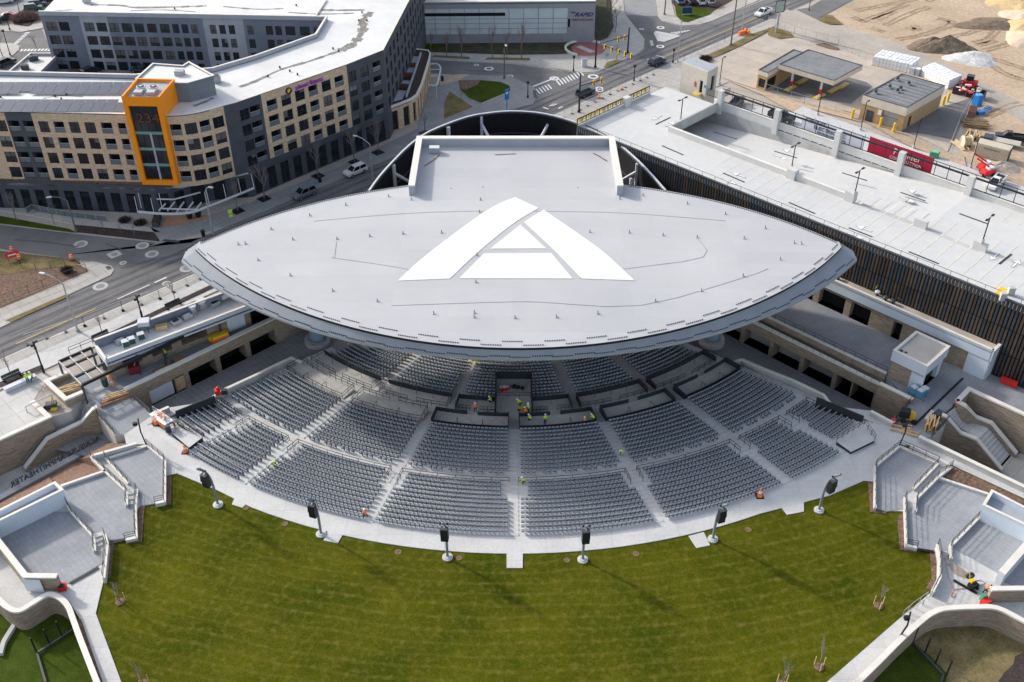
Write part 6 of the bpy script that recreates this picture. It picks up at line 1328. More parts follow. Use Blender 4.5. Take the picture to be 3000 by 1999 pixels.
L=smooth_line([P(1,0,*k,3.5) for k in ((1600,590),(1660,590),(1695,625),(1685,690),(1660,780),(1585,785))],4)
for a,b in zip(L,L[1:]): mb.bar(a,b,.3,steelwhite)
for k in ((1600,640,1692,640),(1600,700,1682,695)): mb.bar(P(1,0,k[0],k[1],3.5),P(1,0,k[2],k[3],3.5),.18,steelwhite)
for k in ((1690,650),(1655,775)): p=P(1,0,*k,3.5); mb.bar((p.x,p.y,0),p,.2,steelwhite)
mb.build('frame',t)
# courtyard podium with its cars, small flat building on the left
slab('courtyard',[Vector((*p,0)) for p in (K1,K2,K3,K4,K5,K6,(-98,180),(-104,206))],0,cyz,walk_dark)
bed('planting_bed',[P(0,0,*q,cyz) for q in ((650,622),(780,628),(690,705),(600,700))],mulch,cyz+.05)
sq=[PF(0,0,*q,9.5) for q in ((280,487),(535,488),(320,700),(30,697))]
t=thing('annex_building','small flat white roofed annex left of the courtyard','building',(*sq[2],0))
MB().prism([xy(v) for v in [Vector(p) for p in sq]],0,8.9,bluegrey,top=whiteroof).build('wall',t); MB().wall(sq,.3,8.8,9.5,lightpanel,coping,.1,.02,0,True).build('parapet',t)
for i,q in enumerate(((300,560),(225,635),(330,555),(245,640))):
    p=P(0,0,*q,8.9); solo(MB().box(p+Vector((0,0,.5)),(1.1,1.1,1.0),railm,.3).tube([p+Vector((0,0,1)),p+Vector((0,0,1.06))],.4,blackm,12),'air_unit',['rear left dark air unit on the annex roof','front left dark air unit on the annex roof','rear right dark air unit on the annex roof','front right dark air unit on the annex roof'][i],'air unit',p)
# ---- transit operations building behind the cross street
rz=10.0; r0=(-40.0,243.0); r1=PF(2,0,769,20,rz)
t=thing('operations_building','long low silver panelled operations building with white roof across the street','building',(0,244,0)); L=(Vector(r1)-Vector(r0)).length; rp=mat('silver_panel',(.285,.30,.33),.5,.08,.4,metal=.2); gp=mat('frosted_glass_panel',(.50,.56,.585),.3,.08,.3)
ux=lambda c,x,y=130,z=7.5: uof(r0,r1,P(c,0,x,y,z))
mb=MB(); e=ux(2,518); s=ux(1,1435)
Q,d,n_,_=facade(mb,r0,r1,0,rz,[(0,e,2.4,8.6)],rp,.15); mb.wall([r1,(r1[0]+1,272),(-40,272)],.1,0,rz,rp); mb.build('wall',t)
mb=MB(); mb.face((Q(0,2.4,.14),Q(e,2.4,.14),Q(e,8.6,.14),Q(0,8.6,.14)),gp)
for k in range(14): u=e-3.55*k; mb.bar(Q(u,2.4,.1),Q(u,8.6,.1),.12,rp)
for z in (3.7,5.0,6.1): mb.bar(Q(0,z,.1),Q(e,z,.1),.1,rp)
mb.bar(Q(s+.2,7.2,.08),Q(ux(1,2290),7.2,.08),.15,blackhole,.75); mb.bar(Q(e+.3,4,-.02),Q(e+.3,6.0,-.02),.5,blackhole,.1); mb.build('glazing',t)
MB().prism([r0,r1,(r1[0]+1,272),(-40,272)],rz-.3,rz-.1,rp,top=whiteroof).wall([r0,r1],.4,rz-.2,rz+.3,lightpanel,coping,.1,.02,1).build('roof',t)
uc=ux(2,655,145,7.4)
navy=mat('navy_sign',(.01,.012,.16),.5,.1,1); letters('RAPID',1.35,navy,Q(uc+.4,7.0,-.1),d,ZV,t,.12,1.15,shear=.5); letters('THE',.5,navy,Q(uc-2.3,7.5,-.1),d,ZV,t,.12,1.2,shear=.3)
letters('OPERATIONS CENTER',.52,mat('maroon_sign',(.25,.05,.08),.5,.1,1),Q(uc,5.75,-.1),d,ZV,t,.1)
# ================================================================ vehicles
def paint(n,c): return mat('car_paint_'+n,c,.3,.05,.5,spec=.6)
PT={'white':paint('white',(.7,.7,.7)),'silver':paint('silver',(.16,.17,.19)),'navy':paint('navy',(.02,.035,.055)),'black':paint('black',(.014,.015,.018)),'red':paint('red',(.5,.02,.03)),'green':paint('green',(.07,.13,.11)),'blue':paint('blue',(.05,.1,.2)),'grey':paint('grey',(.09,.1,.11))}
lampm=mat('headlamp_lens',(.7,.72,.75),.2,.03,3); tailm=mat('tail_lens',(.35,.01,.01),.3,.05,3)
def vehicle(loc,th,color,kind,label,group=None):
    t=thing({'pickup':'pickup_truck','suv':'parked_car','sedan':'parked_car'}[kind],label,{'pickup':'truck','suv':'car','sedan':'car'}[kind],(0,0,0),0,group)
    c=PT[color]; L={'pickup':5.7,'suv':4.7,'sedan':4.6}[kind]; W=1.9; hb={'pickup':1.15,'suv':1.1,'sedan':.92}[kind]; h=L/2; mb=MB()
    prof=[(-h,.42),(h-.1,.4),(h,.62),(h-.06,hb-.14),(h-.5,hb-.03),(h-1.3,hb),(-h+.25,hb),(-h,hb-.12)]
    n=len(prof)
    for i in range(n):
        a=prof[i];b=prof[(i+1)%n]; mb.face(((a[0],-W/2+.06,a[1]),(b[0],-W/2+.06,b[1]),(b[0],W/2-.06,b[1]),(a[0],W/2-.06,a[1])),c)
    for s in (-1,1):
        q=[(x*.985,s*(W/2-.0),z if z<hb-.2 else z-.1) for x,z in prof]; r=[(x,s*(W/2-.06),z) for x,z in prof]
        mb.face(q if s<0 else q[::-1],c)
        for i in range(n): j=(i+1)%n; f=(r[i],q[i],q[j],r[j]); mb.face(f if s>0 else f[::-1],c)
    mb.build('body',t)
    x0,x1,r0,r1={'pickup':(-.5,1.45,-.2,.75),'suv':(-2.25,1.25,-1.95,.45),'sedan':(-1.75,1.15,-1.0,.35)}[kind]; hr={'pickup':1.85,'suv':1.75,'sedan':1.45}[kind]
    lo=[(x0,-W/2+.1,hb-.02),(x1,-W/2+.1,hb-.02),(x1,W/2-.1,hb-.02),(x0,W/2-.1,hb-.02)]; up=[(r0,-W/2+.28,hr),(r1,-W/2+.28,hr),(r1,W/2-.28,hr),(r0,W/2-.28,hr)]
    mb=MB(); mb.add(lo+up,((0,1,5,4),(1,2,6,5),(2,3,7,6),(3,0,4,7)),carglass); mb.build('glass',t)
    mb=MB(); mb.add([(x,y*1.02,z) for x,y,z in up]+[(x*.96,y*.9,z+.07) for x,y,z in up],((4,5,6,7),(0,1,5,4),(1,2,6,5),(2,3,7,6),(3,0,4,7)),c)
    for a,b in zip(lo,up): mb.bar(a,b,.09,c)
    if kind!='pickup':
        for s in (0,3): mb.bar([(l+m)/2 for l,m in zip(lo[s],lo[(1 if s==0 else 2)])],[(l+m)/2 for l,m in zip(up[s],up[(1 if s==0 else 2)])],.08,c)
    mb.build('roof',t)
    if kind=='pickup':
        mb=MB(); mb.box((-1.7,0,hb+.01),(2.2,1.5,.04),blackm)
        for s in (-1,1): mb.box((-1.7,s*.87,hb+.12),(2.3,.12,.28),c)
        mb.box((-2.8,0,hb+.1),(.1,1.8,.26),c); mb.build('cargo_bed',t)
    for x in (-h+.95,h-.95):
        for s in (-1,1):
            w_=MB().tube([(x,s*(W/2-.22),.36),(x,s*(W/2+.02),.36)],.36,tirem,14).build('wheel',t); MB().tube([(x,s*(W/2+.0),.36),(x,s*(W/2+.035),.36)],.22,hubm,10).build('rim',w_)
    for s in (-1,1):
        MB().box((h-.12,s*.7,.72),(.2,.36,.16),lampm).build('headlight',t); MB().box((-h+.04,s*.76,.8),(.12,.26,.22),tailm).build('tail_light',t)
    t.location=loc; t.rotation_euler=(0,0,th); return t
dS=rad(45)
for q,z,th,c,k,lb in (((1,1,445,235),.05,dS+math.pi,'silver','suv','dark silver suv driving towards the lower left beside the apartments'),((1,1,915,30),.05,dS+math.pi,'white','suv','white suv driving on the street behind the dark silver suv'),((2,0,672,875),.05,dS,'navy','suv','dark blue suv waiting under the lone signal pole by the crosswalk'),((2,0,1330,590),.05,dS,'navy','suv','dark blue suv beside the kerb beyond the crosswalk near the white tower'),((2,0,2305,140),.05,dS+math.pi,'white','pickup','white pickup truck on the far part of the diagonal street'),
    ((2,0,1535,28),.1,rad(100),'blue','sedan','blue parked car at the left of the row above the small lawn'),((2,0,1640,32),.1,rad(100),'black','suv','dark parked car second from the left in the row above the small lawn'),((2,0,1725,30),.1,rad(100),'white','suv','white parked car third from the left in the row above the small lawn'),((2,0,1810,30),.1,rad(100),'white','suv','white parked car at the right of the row above the small lawn'),
    ((0,0,62,600),.05,rad(62),'navy','suv','dark suv on the street left of the annex building'),((0,0,85,165),.06,rad(25),'red','sedan','red parked car beside the brown shrubs at the upper left'),((0,0,25,195),.06,rad(70),'black','sedan','black parked car left of the red car'),((0,0,310,95),.06,rad(20),'green','suv','greenish parked car above the brown shrubs'),((0,0,350,60),.06,rad(20),'grey','suv','grey parked car behind the greenish car'),((0,0,45,30),.06,rad(20),'white','suv','white parked car at the very upper left corner'),((0,0,100,5),.06,rad(20),'black','suv','black parked car behind the white corner car'),((0,0,420,30),.06,rad(20),'black','suv','black parked car by the corner of the rear wing roof'),
    ((0,0,835,690),6.65,rad(60),'black','suv','black suv parked in the apartment courtyard by the planting bed'),((0,0,1300,665),6.65,rad(170),'navy','sedan','dark sedan parked at the right of the apartment courtyard'),((2,0,2060,965),.25,rad(60),'grey','pickup','grey pickup truck behind the rail by the first garage pillar'),((3,0,120,1100),.25,rad(-40),'black','pickup','black pickup truck behind the rail left of the circuit banner'),((3,1,2085,140),.25,rad(228),'white','pickup','white flatbed truck behind the rail at the right edge of the parking deck'),((3,0,2215,1290),.1,rad(160),'black','pickup','black pickup truck by the flat trailer at the right edge')):
    p=P(*q,z); vehicle(p,th,c,k,lb)
# ================================================================ bare trees
def bare_tree(loc,h,label,m=twigm,spread=.32,seed=0,group=None,dens=5,stake=False,cat='tree',name='bare_tree'):
    rr=random.Random(seed); t=thing(name,label,cat,loc,0,group); tr=MB(); cr=MB(); base=Vector(loc)
    def grow(p,d,L,r,lev):
        q=p+d*L; (tr if lev==0 else cr).tube([p,(p+q)/2+Vector((rr.uniform(-.04,.04)*L,rr.uniform(-.04,.04)*L,0)),q],[r,r*.85,r*.65],barkm if lev<1 else m,5 if lev<2 else 3)
        if lev>=3: return
        n=dens if lev==0 else (4 if lev==1 else 4)
        for i in range(n):
            a=rr.uniform(0,2*math.pi); s=rr.uniform(.35,1.0)*spread*(2.0 if lev else 1.6); dd=Vector((math.cos(a)*s,math.sin(a)*s,1)).normalized() if lev<1 else (d+Vector((math.cos(a)*s,math.sin(a)*s,rr.uniform(-.1,.5)))).normalized()
            f=rr.uniform(.45,1.0); grow(p+(q-p)*f,dd,L*rr.uniform(.42,.68),r*.5*(1.25-f*.4),lev+1)
    grow(base,Vector((rr.uniform(-.05,.05),rr.uniform(-.05,.05),1)),h*.6,max(.045,h*.016),0)
    tr.build('trunk',t); cr.build('crown',t)
    if stake:
        s=MB()
        for k in range(3): a=k*2.1+.4; p=base+Vector((math.cos(a)*.55,math.sin(a)*.55,0)); s.bar(p,p+Vector((0,0,1.35)),.07,wood)
        s.build('stake',t); MB().ball(base+Vector((0,0,.05)),.55,mulch,14,.22).build('mulch_mound',t)
    return t
lawn_t=[((0,3,1105,832),3.6,'staked young tree on a mulch mound beside the left path and deck'),((0,3,1320,1585),3.4,'staked young tree on a mulch mound at the bottom edge on the left'),((3,3,1015,868),3.6,'staked young tree on a mulch mound nearest the right hand path corner'),((3,3,470,1430),4.2,'staked young tree on a mulch mound nearest the bottom on the right'),((3,3,130,1590),3.6,'staked young tree on a mulch mound cut by the bottom edge on the right')]
for i,(q,h,lb) in enumerate(lawn_t): bare_tree(P(*q,-.05),h,lb,mat('pale_twigs',(.34,.31,.25),.9,.2,2),.2,i,'staked young trees on the lawn',7,True)
st_t=[((1,0,1120,1402),6.5,'bare street tree between the podium corner and the fourth pavement pit'),((1,0,905,1490),7.2,'bare street tree in a dark pit near the white suv'),((1,1,570,50),7.2,'bare street tree in a dark pit beside the silver suv'),((1,1,75,260),7.5,'bare street tree in a dark pit right of the yellow crossing sign'),((0,1,2185,372),6.0,'bare street tree just right of the entrance canopy'),((1,0,1550,1222),5.0,'small bare tree in a dark pit near the brick podium corner')]
for i,(q,h,lb) in enumerate(st_t):
    p=P(*q,.15); bare_tree(p,h,lb,twigm,.34,20+i,'street trees beside the apartments',6); struct(MB().box(p+Vector((0,0,.02)),(2.0,2.0,.03),blackm,dS).build('tree_pit'))
rp_t=[((1,0,1610,475),5,'thin bare tree at the left end before the silver building'),((1,0,1755,525),6,'thin bare tree second before the silver building'),((1,0,1890,530),8,'tall thin bare tree third before the silver building'),((1,0,2175,540),7,'bare tree fourth before the silver building'),((1,0,2305,545),7,'bare tree fifth before the silver building'),((2,0,92,545),8.5,'reddish bare tree nearest the red paving circle before the silver building')]
for i,(q,h,lb) in enumerate(rp_t): bare_tree(P(*q,.15),h,lb,twigr,.22,40+i,'bare trees before the operations building',7)
bare_tree(P(2,0,900,230,.1),10,'large bare tree right of the silver operations building',mat('grey_twigs',(.24,.20,.18),.95,.2,2),.42,61,None,9)
bare_tree(P(2,0,945,300,.1),7,'smaller bare tree in front of the large bare tree by the silver building',MATS['grey_twigs'],.4,62,None,8)
for i,(q,h,lb) in enumerate((((0,1,155,462),6,'bare tree on the verge at the left edge below the apartments'),((0,1,500,490),4,'small bare tree beside the glass railing below the apartments'),((0,1,960,560),2,'tiny bare sapling in the left part of the dark bed'),((0,1,1120,590),2.2,'tiny bare sapling in the middle of the dark bed'),((0,1,1235,600),2.2,'tiny bare sapling in the right part of the dark bed'),((0,0,25,520),7,'bare tree at the upper left street corner'),((0,0,345,475),4.5,'small bare tree behind the annex roof'),((0,0,185,130),7,'thin bare tree above the brown shrubs'),((2,0,960,545),4,'thin sapling in the verge by the far signal arm'),((0,2,105,305),4.5,'thin sapling behind the bench near the two yellow workers'),((0,1,1610,1200),4,'thin sapling behind the right hand bench'),((0,1,940,1495),4,'thin sapling behind the middle bench'),((1,0,1890,940),3,'tiny bare sapling by the curved planter path'))): bare_tree(P(*q,.1),h,lb,twigm,.34,70+i,None,5)
def shrub(loc,r,h,label,m,seed,cat='shrub'):
    rr=random.Random(seed); t=thing('shrub',label,cat,loc); mb=MB(); b=Vector(loc)
    for i in range(int(150*r)):
        a=rr.uniform(0,6.28); d=r*math.sqrt(rr.random()); e=Vector((math.cos(a)*d,math.sin(a)*d,h*(.35+.65*rr.random())*(1.05-.5*d/r))); s=Vector((math.cos(a)*d*.6,math.sin(a)*d*.6,0)); mb.tube([b+s,b+e],[.05,.025],m,3)
        for k in range(2): mb.tube([b+s.lerp(e,.6),b+e+Vector((rr.uniform(-.4,.4),rr.uniform(-.4,.4),rr.uniform(-.1,.3)))],[.03,.015],m,3)
    mb.build('branches',t); return t
bed('planting_bed',[P(0,0,*q) for q in ((118,225),(260,245),(365,165),(350,130),(230,90),(170,120))],mulch_dark,.2)
for i,(q,r,h,lb) in enumerate((((0,0,190,190),2.6,2.0,'left brown leafless shrub in the upper left bed'),((0,0,250,170),2.8,2.2,'middle brown leafless shrub in the upper left bed'),((0,0,300,180),2.2,1.6,'right brown leafless shrub in the upper left bed'),((0,1,620,935),1.0,1.2,'dark shrub by the construction fence at the left corner bed'),((0,1,1150,465),1.2,.8,'low dark shrub left of the entrance planter'),((0,1,1290,490),1.2,.8,'low dark shrub right beside the entrance planter'),((2,0,1780,550),1.6,1.2,'dark heap of branches behind the stair tower'),((2,0,1850,60),1.5,1.0,'brown shrub by the parked cars at the top'))): shrub(P(*q,.1),r,h,lb,[twigr,twigr,twigr,mulch_dark,mulch_dark,mulch_dark,mulch_dark,twigr][i],90+i)
# ================================================================ lamps, poles, signals
def street_light(b,t_,lab,m=galv,dirx=-1,mat_head=steelwhite,hgt=None,arm=None,name='street_light'):
    p=P(*b,.15)
    h=hgt; t=thing(name,lab,'street light',p); top=p+Vector((0,0,h*.86)); e=p+Vector((arm[0],arm[1],h)); MB().tube([p,p+Vector((0,0,.4))],.28,m,10).tube([p,top],[.16,.11],m,8).build('pole',t); MB().tube(smooth_line([top,top.lerp(e,.5)+Vector((0,0,.25)),e],3),.08,m,6).build('arm',t)
    dd=Vector((arm[0],arm[1],0)).normalized(); MB().box(e+dd*.35,(.85,.36,.16),mat_head,ang((0,0),dd)).build('lamp_head',t)
street_light((0,1,715,1475),(490,985),'tall pale street light with curved arm beside the left diagonal road',galv,hgt=10,arm=(-2.6,.6))
street_light((0,1,1960,588),(1870,190),'tall pale street light at the kerb left of the canopy tip',galv,hgt=9.5,arm=(1.0,-.4))
street_light((1,1,1075,85),(965,1430),'pale street light beside the white suv and the black screen wall',galv,hgt=8.5,arm=(-2.4,1.0))
street_light((0,1,700,562),(620,280),'brown wooden light pole by the dark planting bed',barkm,hgt=7.2,arm=(-2.2,-.6))
street_light((1,0,2282,722),(2285,430),'brown light pole on the pavement of the cross street',barkm,hgt=8.2,arm=(.3,-1.0))
def pole(b,h,lab,m=galv,w_=.14,name='utility_pole'):
    p=P(*b,.1); return solo(MB().tube([p,p+Vector((0,0,h))],[w_,w_*.75],m,8).tube([p,p+Vector((0,0,.3))],w_*1.8,m,8),name,lab,'pole',p)
pole((2,0,1520,572),10,'tall pale grey pole at the kerb beside the second dark suv'); pole((2,0,2010,415),13,'brown wooden utility pole beside the diagonal street',barkm,.2); pole((2,0,2112,290),11,'pale pole with orange barrier at its foot on the far kerb'); pole((2,0,1400,135),9,'brown wooden pole on the far pavement at the top',barkm,.18); pole((3,0,375,95),9,'grey pole by the paved drive at the top right',barkm,.14)
solo(MB().box(P(2,0,2125,300,.6),(3,.5,1.0),hior,.6).box(P(2,0,2125,300,.6)+Vector((1,.8,0)),(.5,2.4,1.0),hior,.3),'road_barrier','orange plastic road barrier at the foot of a pale pole','barrier',P(2,0,2125,300,.1))
def black_lamp(b,h,lab,lean=0,twin_=True):
    p=P(*b,.12); t=thing('pedestrian_lamp',lab,'lamp post',p); top=p+Vector((lean,0,h)); MB().tube([p,p+Vector((0,0,.5))],.2,blackm,8).tube([p,p+Vector((lean*.15,0,h*.6)),top],[.12,.1,.08],blackm,6).build('pole',t)
    MB().tube([top-Vector((0,0,.25)),top+Vector((0,0,.25))],[.28,.34],blackm,8).build('lamp_head',t)
for q,h,lb in (((2,0,145,900),3.6,'short black lamp at the left corner of the crosswalk'),((2,0,565,655),3.4,'short black lamp on the far kerb left of the utility cabinet'),((2,0,1120,745),3.5,'short black lamp on the near pavement between fence panels'),((2,0,1478,580),3.2,'short black lamp beside the tall pale pole'),((0,0,95,510),6,'black street lamp at the upper left corner'),((0,0,92,278),4,'black lamp with white head near the red car')): black_lamp(q,h,lb)
for b,h,lb in (((0,1,1310,1362),4.2,'black pedestrian lamp with cluster head on the white pavement behind the concession roof'),((0,2,405,290),5.5,'black pedestrian lamp with cluster head beside the two yellow workers')):
    p=P(*b,.12); t=thing('pedestrian_lamp',lb,'lamp post',p); MB().tube([p,p+Vector((0,0,h))],.12,blackm,8).tube([p,p+Vector((0,0,1.4))],.18,blackm,8).build('pole',t); mb=MB()
    for k in range(4): a=k*1.57+.5; mb.tube([p+Vector((0,0,h-.3*k)),p+Vector((math.cos(a)*.5,math.sin(a)*.5,h-.3*k+.1))],[.16,.2],blackm,6)
    mb.build('lamp_head',t)
for b,h,lb,lx in (((0,2,1350,965),4.6,'slim black lamp with speaker box at the corner of the upper left deck',-.3),((3,2,1208,955),4.2,'slim black lamp at the corner of the upper right deck',.25),((3,3,1198,1168),4.2,'bent black lamp beside the right hand path',.5)):
    p=P(*b,.12); t=thing('path_lamp',lb,'lamp post',p); MB().tube([p,p+Vector((lx*.9,0,h*.55)),p+Vector((lx*.8,.2,h))],.1,blackm,6).build('pole',t); MB().box(p+Vector((lx-.4,0,h-.7)),(.5,.4,.45),blackm).build('lamp_head',t)
sigy=mat('signal_yellow',(.72,.45,.03),.5,.1,1)
def signal(b,h,e,lab,pos):
    p=P(*b,.15); top=p+Vector((0,0,h)); t=thing('signal_pole',lab,'traffic light',p); MB().tube([p,top],[.2,.14],blackm,8).tube([p,p+Vector((0,0,.4))],.32,blackm,8).build('pole',t); f=Vector((p.x+e[0],p.y+e[1],h*.74+p.z+.6)); a=Vector((p.x,p.y,p.z+h*.68)); MB().tube([a,f],[.12,.07],blackm,6).build('mast_arm',t)
    for k in pos:
        c=a.lerp(f,k); s=MB().box(c-Vector((0,0,.15)),(.42,.34,1.1),sigy,.5).build('signal_head',t); m=MB()
        for z in (.25,-.15,-.55): m.tube([c+Vector((0,-.2,z)),c+Vector((0.05,-.3,z))],.14,blackm,8)
        m.build('lens',s)
def sigto(b,h,xe,ye):
    p=P(*b,.15); hh=h*.74+.6; q=P(2,0,xe,ye,hh); return (q.x-p.x,q.y-p.y)
signal((2,0,765,622),8.6,sigto((2,0,765,622),8.6,1180,548),'black signal pole with long mast arm carrying five yellow signals',(.2,.36,.52,.66,.8))
signal((2,0,1062,487),6.2,sigto((2,0,1062,487),6.2,800,410),'black signal pole with arm carrying two yellow signals at the far kerb',(.14,.36))
signal((2,0,615,1032),8.6,sigto((2,0,615,1032),8.6,830,735),'black signal pole with two yellow signals above the waiting dark blue suv',(.62,.95))
p=P(2,0,660,610,.15); solo(MB().box(p+Vector((0,0,.9)),(1.2,.8,1.8),steelwhite,.3).box(p+Vector((0,0,1.83)),(1.3,.9,.06),galv,.3),'utility_cabinet','pale metal utility cabinet on the far pavement','cabinet',p)
# signs
p=P(1,0,2305,1005,.15); t=thing('street_sign','tall blue sign panel on a pole beside the planter lawn','sign',p); MB().tube([p,p+Vector((0,0,4.2))],.09,bluep,6).build('post',t); MB().box(p+Vector((0,0,3.4)),(1.0,.12,2.3),bluep,.6).build('panel',t); MB().box(p+Vector((0,-.08,3.7)),(.5,.06,.5),paintw,.6).build('symbol',t)
p=P(0,1,2140,512,.15); t=thing('crossing_sign','fluorescent yellow crossing sign on a post by the street tree','sign',p); MB().tube([p,p+Vector((0,0,3.4))],.07,galv,6).build('post',t); MB().box(p+Vector((0,-.05,2.95)),(.75,.06,.75),hiyel,.5,0).box(p+Vector((0,-.05,2.1)),(.6,.06,.45),hiyel,.5).build('panel',t)
p=P(3,0,75,300,.1); t=thing('pylon_sign','grey pylon sign with pale illegible panel at the old station lot corner','sign',p); MB().tube([p,p+Vector((0,0,5.5))],.3,galv,8).build('post',t); MB().box(p+Vector((0,0,6.6)),(2.6,.4,3.0),railm,.35).build('frame',t); MB().box(p+Vector((-.07,-.2,6.6)),(2.2,.1,2.6),mat('faded_sign_panel',(.35,.40,.38),.5,.2,1),.35).build('panel',t)
p=P(2,0,1605,135,.19); t=thing('monument_sign','dark blue monument sign on the small lawn at the top','sign',p); MB().box(p+Vector((0,0,1.1)),(2.6,.4,1.7),mat('navy_panel',(.015,.05,.10),.5,.1,1),.1).build('panel',t); MB().box(p+Vector((0,0,.15)),(2.2,.5,.3),concw,.1).build('base',t)
p=P(2,0,868,600,.2); t=thing('road_sign','small diamond road sign seen from behind on the far verge','sign',p); MB().tube([p,p+Vector((0,0,2.8))],.06,galv,6).build('post',t); MB().box(p+Vector((0,0,2.5)),(.8,.05,.8),galv,.2).build('panel',t)
p=P(0,1,125,815,.1); t=thing('detour_sign','tilted red road work sign by the left construction fence','sign',p); MB().box(p+Vector((0,0,.9)),(2.2,.1,.95),redm,.55,rad(-20)).build('panel',t); MB().box(p+Vector((0,-.06,.9)),(1.3,.06,.22),paintw,.55,rad(-20)).build('bar',t)
# cones and barrels
def cone(q,lab,z=.1,s=1):
    p=P(*q,z); t=thing('traffic_cone',lab,'cone',p); MB().tube([p,p+Vector((0,0,.85*s))],[.24*s,.05*s],hior,10).box(p+Vector((0,0,.03)),(.6*s,.6*s,.06),blackm).build('body',t); MB().tube([p+Vector((0,0,.42*s)),p+Vector((0,0,.6*s))],[.155*s,.115*s],paintw,10).build('band',t)
def barrel(q,lab,z=.1,m=hior):
    p=P(*q,z); t=thing('traffic_barrel',lab,'barrel',p); MB().tube([p,p+Vector((0,0,1.0))],[.32,.25],m,12).tube([p,p+Vector((0,0,.1))],.42,blackm,10).build('body',t); MB().tube([p+Vector((0,0,.6)),p+Vector((0,0,.78))],[.29,.275],paintw,12).build('band',t)
cone((0,2,1705,1018),'red cone standing alone on the promenade near the left camera platform',.05,1.5); cone((2,2,2275,1425),'red cone at the last seats of the right middle block',.05,1.6); cone((2,0,1010,825),'orange cone on the near pavement by the fence',.15,1.2); cone((0,2,1425,745),'red cone left of the white lift platform',.05,1.4); cone((0,2,1440,760),'second red cone touching the white lift platform',.05,1.4)
barrel((2,0,800,908),'orange banded barrel on the near pavement by the fence'); barrel((0,1,115,745),'orange banded barrel behind the tilted red sign'); barrel((0,1,180,815),'orange banded barrel right of the tilted red sign'); barrel((0,1,660,820),'orange banded barrel at the corner of the left bed'); barrel((3,2,1142,765),'red barrel at the end of the right service lane wall',.1,redm); barrel((3,2,1730,590),'red barrel at the head of the right stairs',.1,redm)
solo(MB().bar(P(3,2,2135,345,.6),P(3,2,2290,405,.6),.45,redm,1.0),'safety_barrier','long red plastic barrier beside the dark cladding at the right','barrier',P(3,2,2200,370,.1))
p=P(0,3,578,715,.05); solo(MB().box(p+Vector((0,0,.4)),(.9,.7,.8),redm,.3).box(p+Vector((.1,-.2,.85)),(.6,.5,.12),blackm,.3),'tool_box','red tool box at the gate wall of the lowest left deck','tool box',p)
p=P(0,2,2030,485,.2); solo(MB().box(p+Vector((-.4,0,.4)),(.8,.7,.8),redm,.4).box(p+Vector((.5,.1,.35)),(.8,.6,.7),boxw,.2).ball(p+Vector((-.3,0,1.0)),.3,redm,8),'equipment_pile','red and black equipment beside the left bowl parapet end','equipment',p)
p=P(3,3,1995,850,.05); solo(MB().box(p+Vector((0,0,.35)),(1.0,.8,.7),redm,.5).box(p+Vector((-.2,.5,.5)),(.5,.4,.9),greenm,.3),'tool_box','red and green tool box at the foot of the right gate wall','tool box',p)
# ================================================================ fences
def fencerun(lab,q,h=1.9,step=2.6,base=True,m=galv):
    L=[P(*k,.12) for k in q]; t=thing('temporary_fence',lab,'fence',L[0]); mb=MB(); ft=MB()
    for a,b in zip(L,L[1:]):
        n=max(1,round((b-a).length/step))
        for i in range(n+1):
            p=a.lerp(b,i/n); mb.bar(p,p+Vector((0,0,h)),.055,m)
            if base: ft.box(p+Vector((0,0,.06)),(.7,.4,.12),railm,ang(a,b)+1.57)
        mb.bar(a+Vector((0,0,h)),b+Vector((0,0,h)),.05,m); mb.bar(a+Vector((0,0,.25)),b+Vector((0,0,.25)),.04,m)
    mb.build('frame',t)
    if base: ft.build('foot',t)
fencerun('temporary wire fence on feet along the near pavement beside the parking structure',[(2,0,480,1085),(2,0,900,870),(2,0,1180,745),(2,0,1300,690)])
fencerun('temporary wire fence on feet along the left pavement behind the concession building',[(0,1,250,1600),(0,1,780,1430),(0,1,1130,1290),(0,1,1470,1180),(0,1,1840,1000)])
fencerun('wire fence around the old filling station lot',[(3,0,-40,840),(3,0,330,955),(3,0,760,1060)],1.8,3,False)
fencerun('wire fence along the far side of the filling station lot',[(3,0,60,230),(3,0,240,310),(3,0,640,420),(3,0,900,560)],1.8,3,False)
fencerun('wire fence between the dark yard and the lumber',[(3,0,1650,1400),(3,0,1760,1130),(3,0,1870,940),(3,0,1740,860)],2.0,3,False)
fencerun('wire fence beside the far pavement and the sandy strip',[(2,0,1420,640),(2,0,1580,560),(2,0,1950,390),(2,0,2352,200)],1.8,3,False)
fencerun('black wire fence round the left corner planting bed',[(0,1,0,870),(0,1,200,890),(0,1,335,920),(0,1,740,880),(0,1,800,930),(0,1,400,1080),(0,1,0,1230)],1.5,2.4,False,railm)
for lb,q in (('dark hedge strip behind the concession building',[(0,1,1000,1540),(0,1,2000,1070),(0,1,1975,1040),(0,1,960,1520)]),):
    sheet('hedge_bed',[xy(P(*k)) for k in q],.2,mulch_dark)
a,b=P(0,2,0,430,.1),P(0,2,400,260,.1); sheet('hedge_bed',[xy(a),xy(b),xy(P(0,2,385,225)),xy(P(0,2,0,385))],.2,mulch_dark)
a,b=P(0,2,640,110,.1),P(0,1,960,1545,.1); solo(MB().rail([a,b],blackm,1.0,2,.06,(1,.5)),'black_rail','black rail behind the left end of the concession building','railing',a)
t=thing('glass_railing','glass railing along the ramp in front of the dark podium windows','railing',P(0,1,300,380,.15)); L=PS(.15,(0,1,250,395),(0,1,300,360),(0,1,600,420),(0,1,985,470)); mb=MB(); mb.rail(L,galv,1.1,2,.07,(1,)); mb.build('rail',t); mb=MB()
for a,b in zip(L,L[1:]): mb.bar(a+Vector((0,0,.55)),b+Vector((0,0,.55)),.04,balm,.9)
mb.build('pane',t)
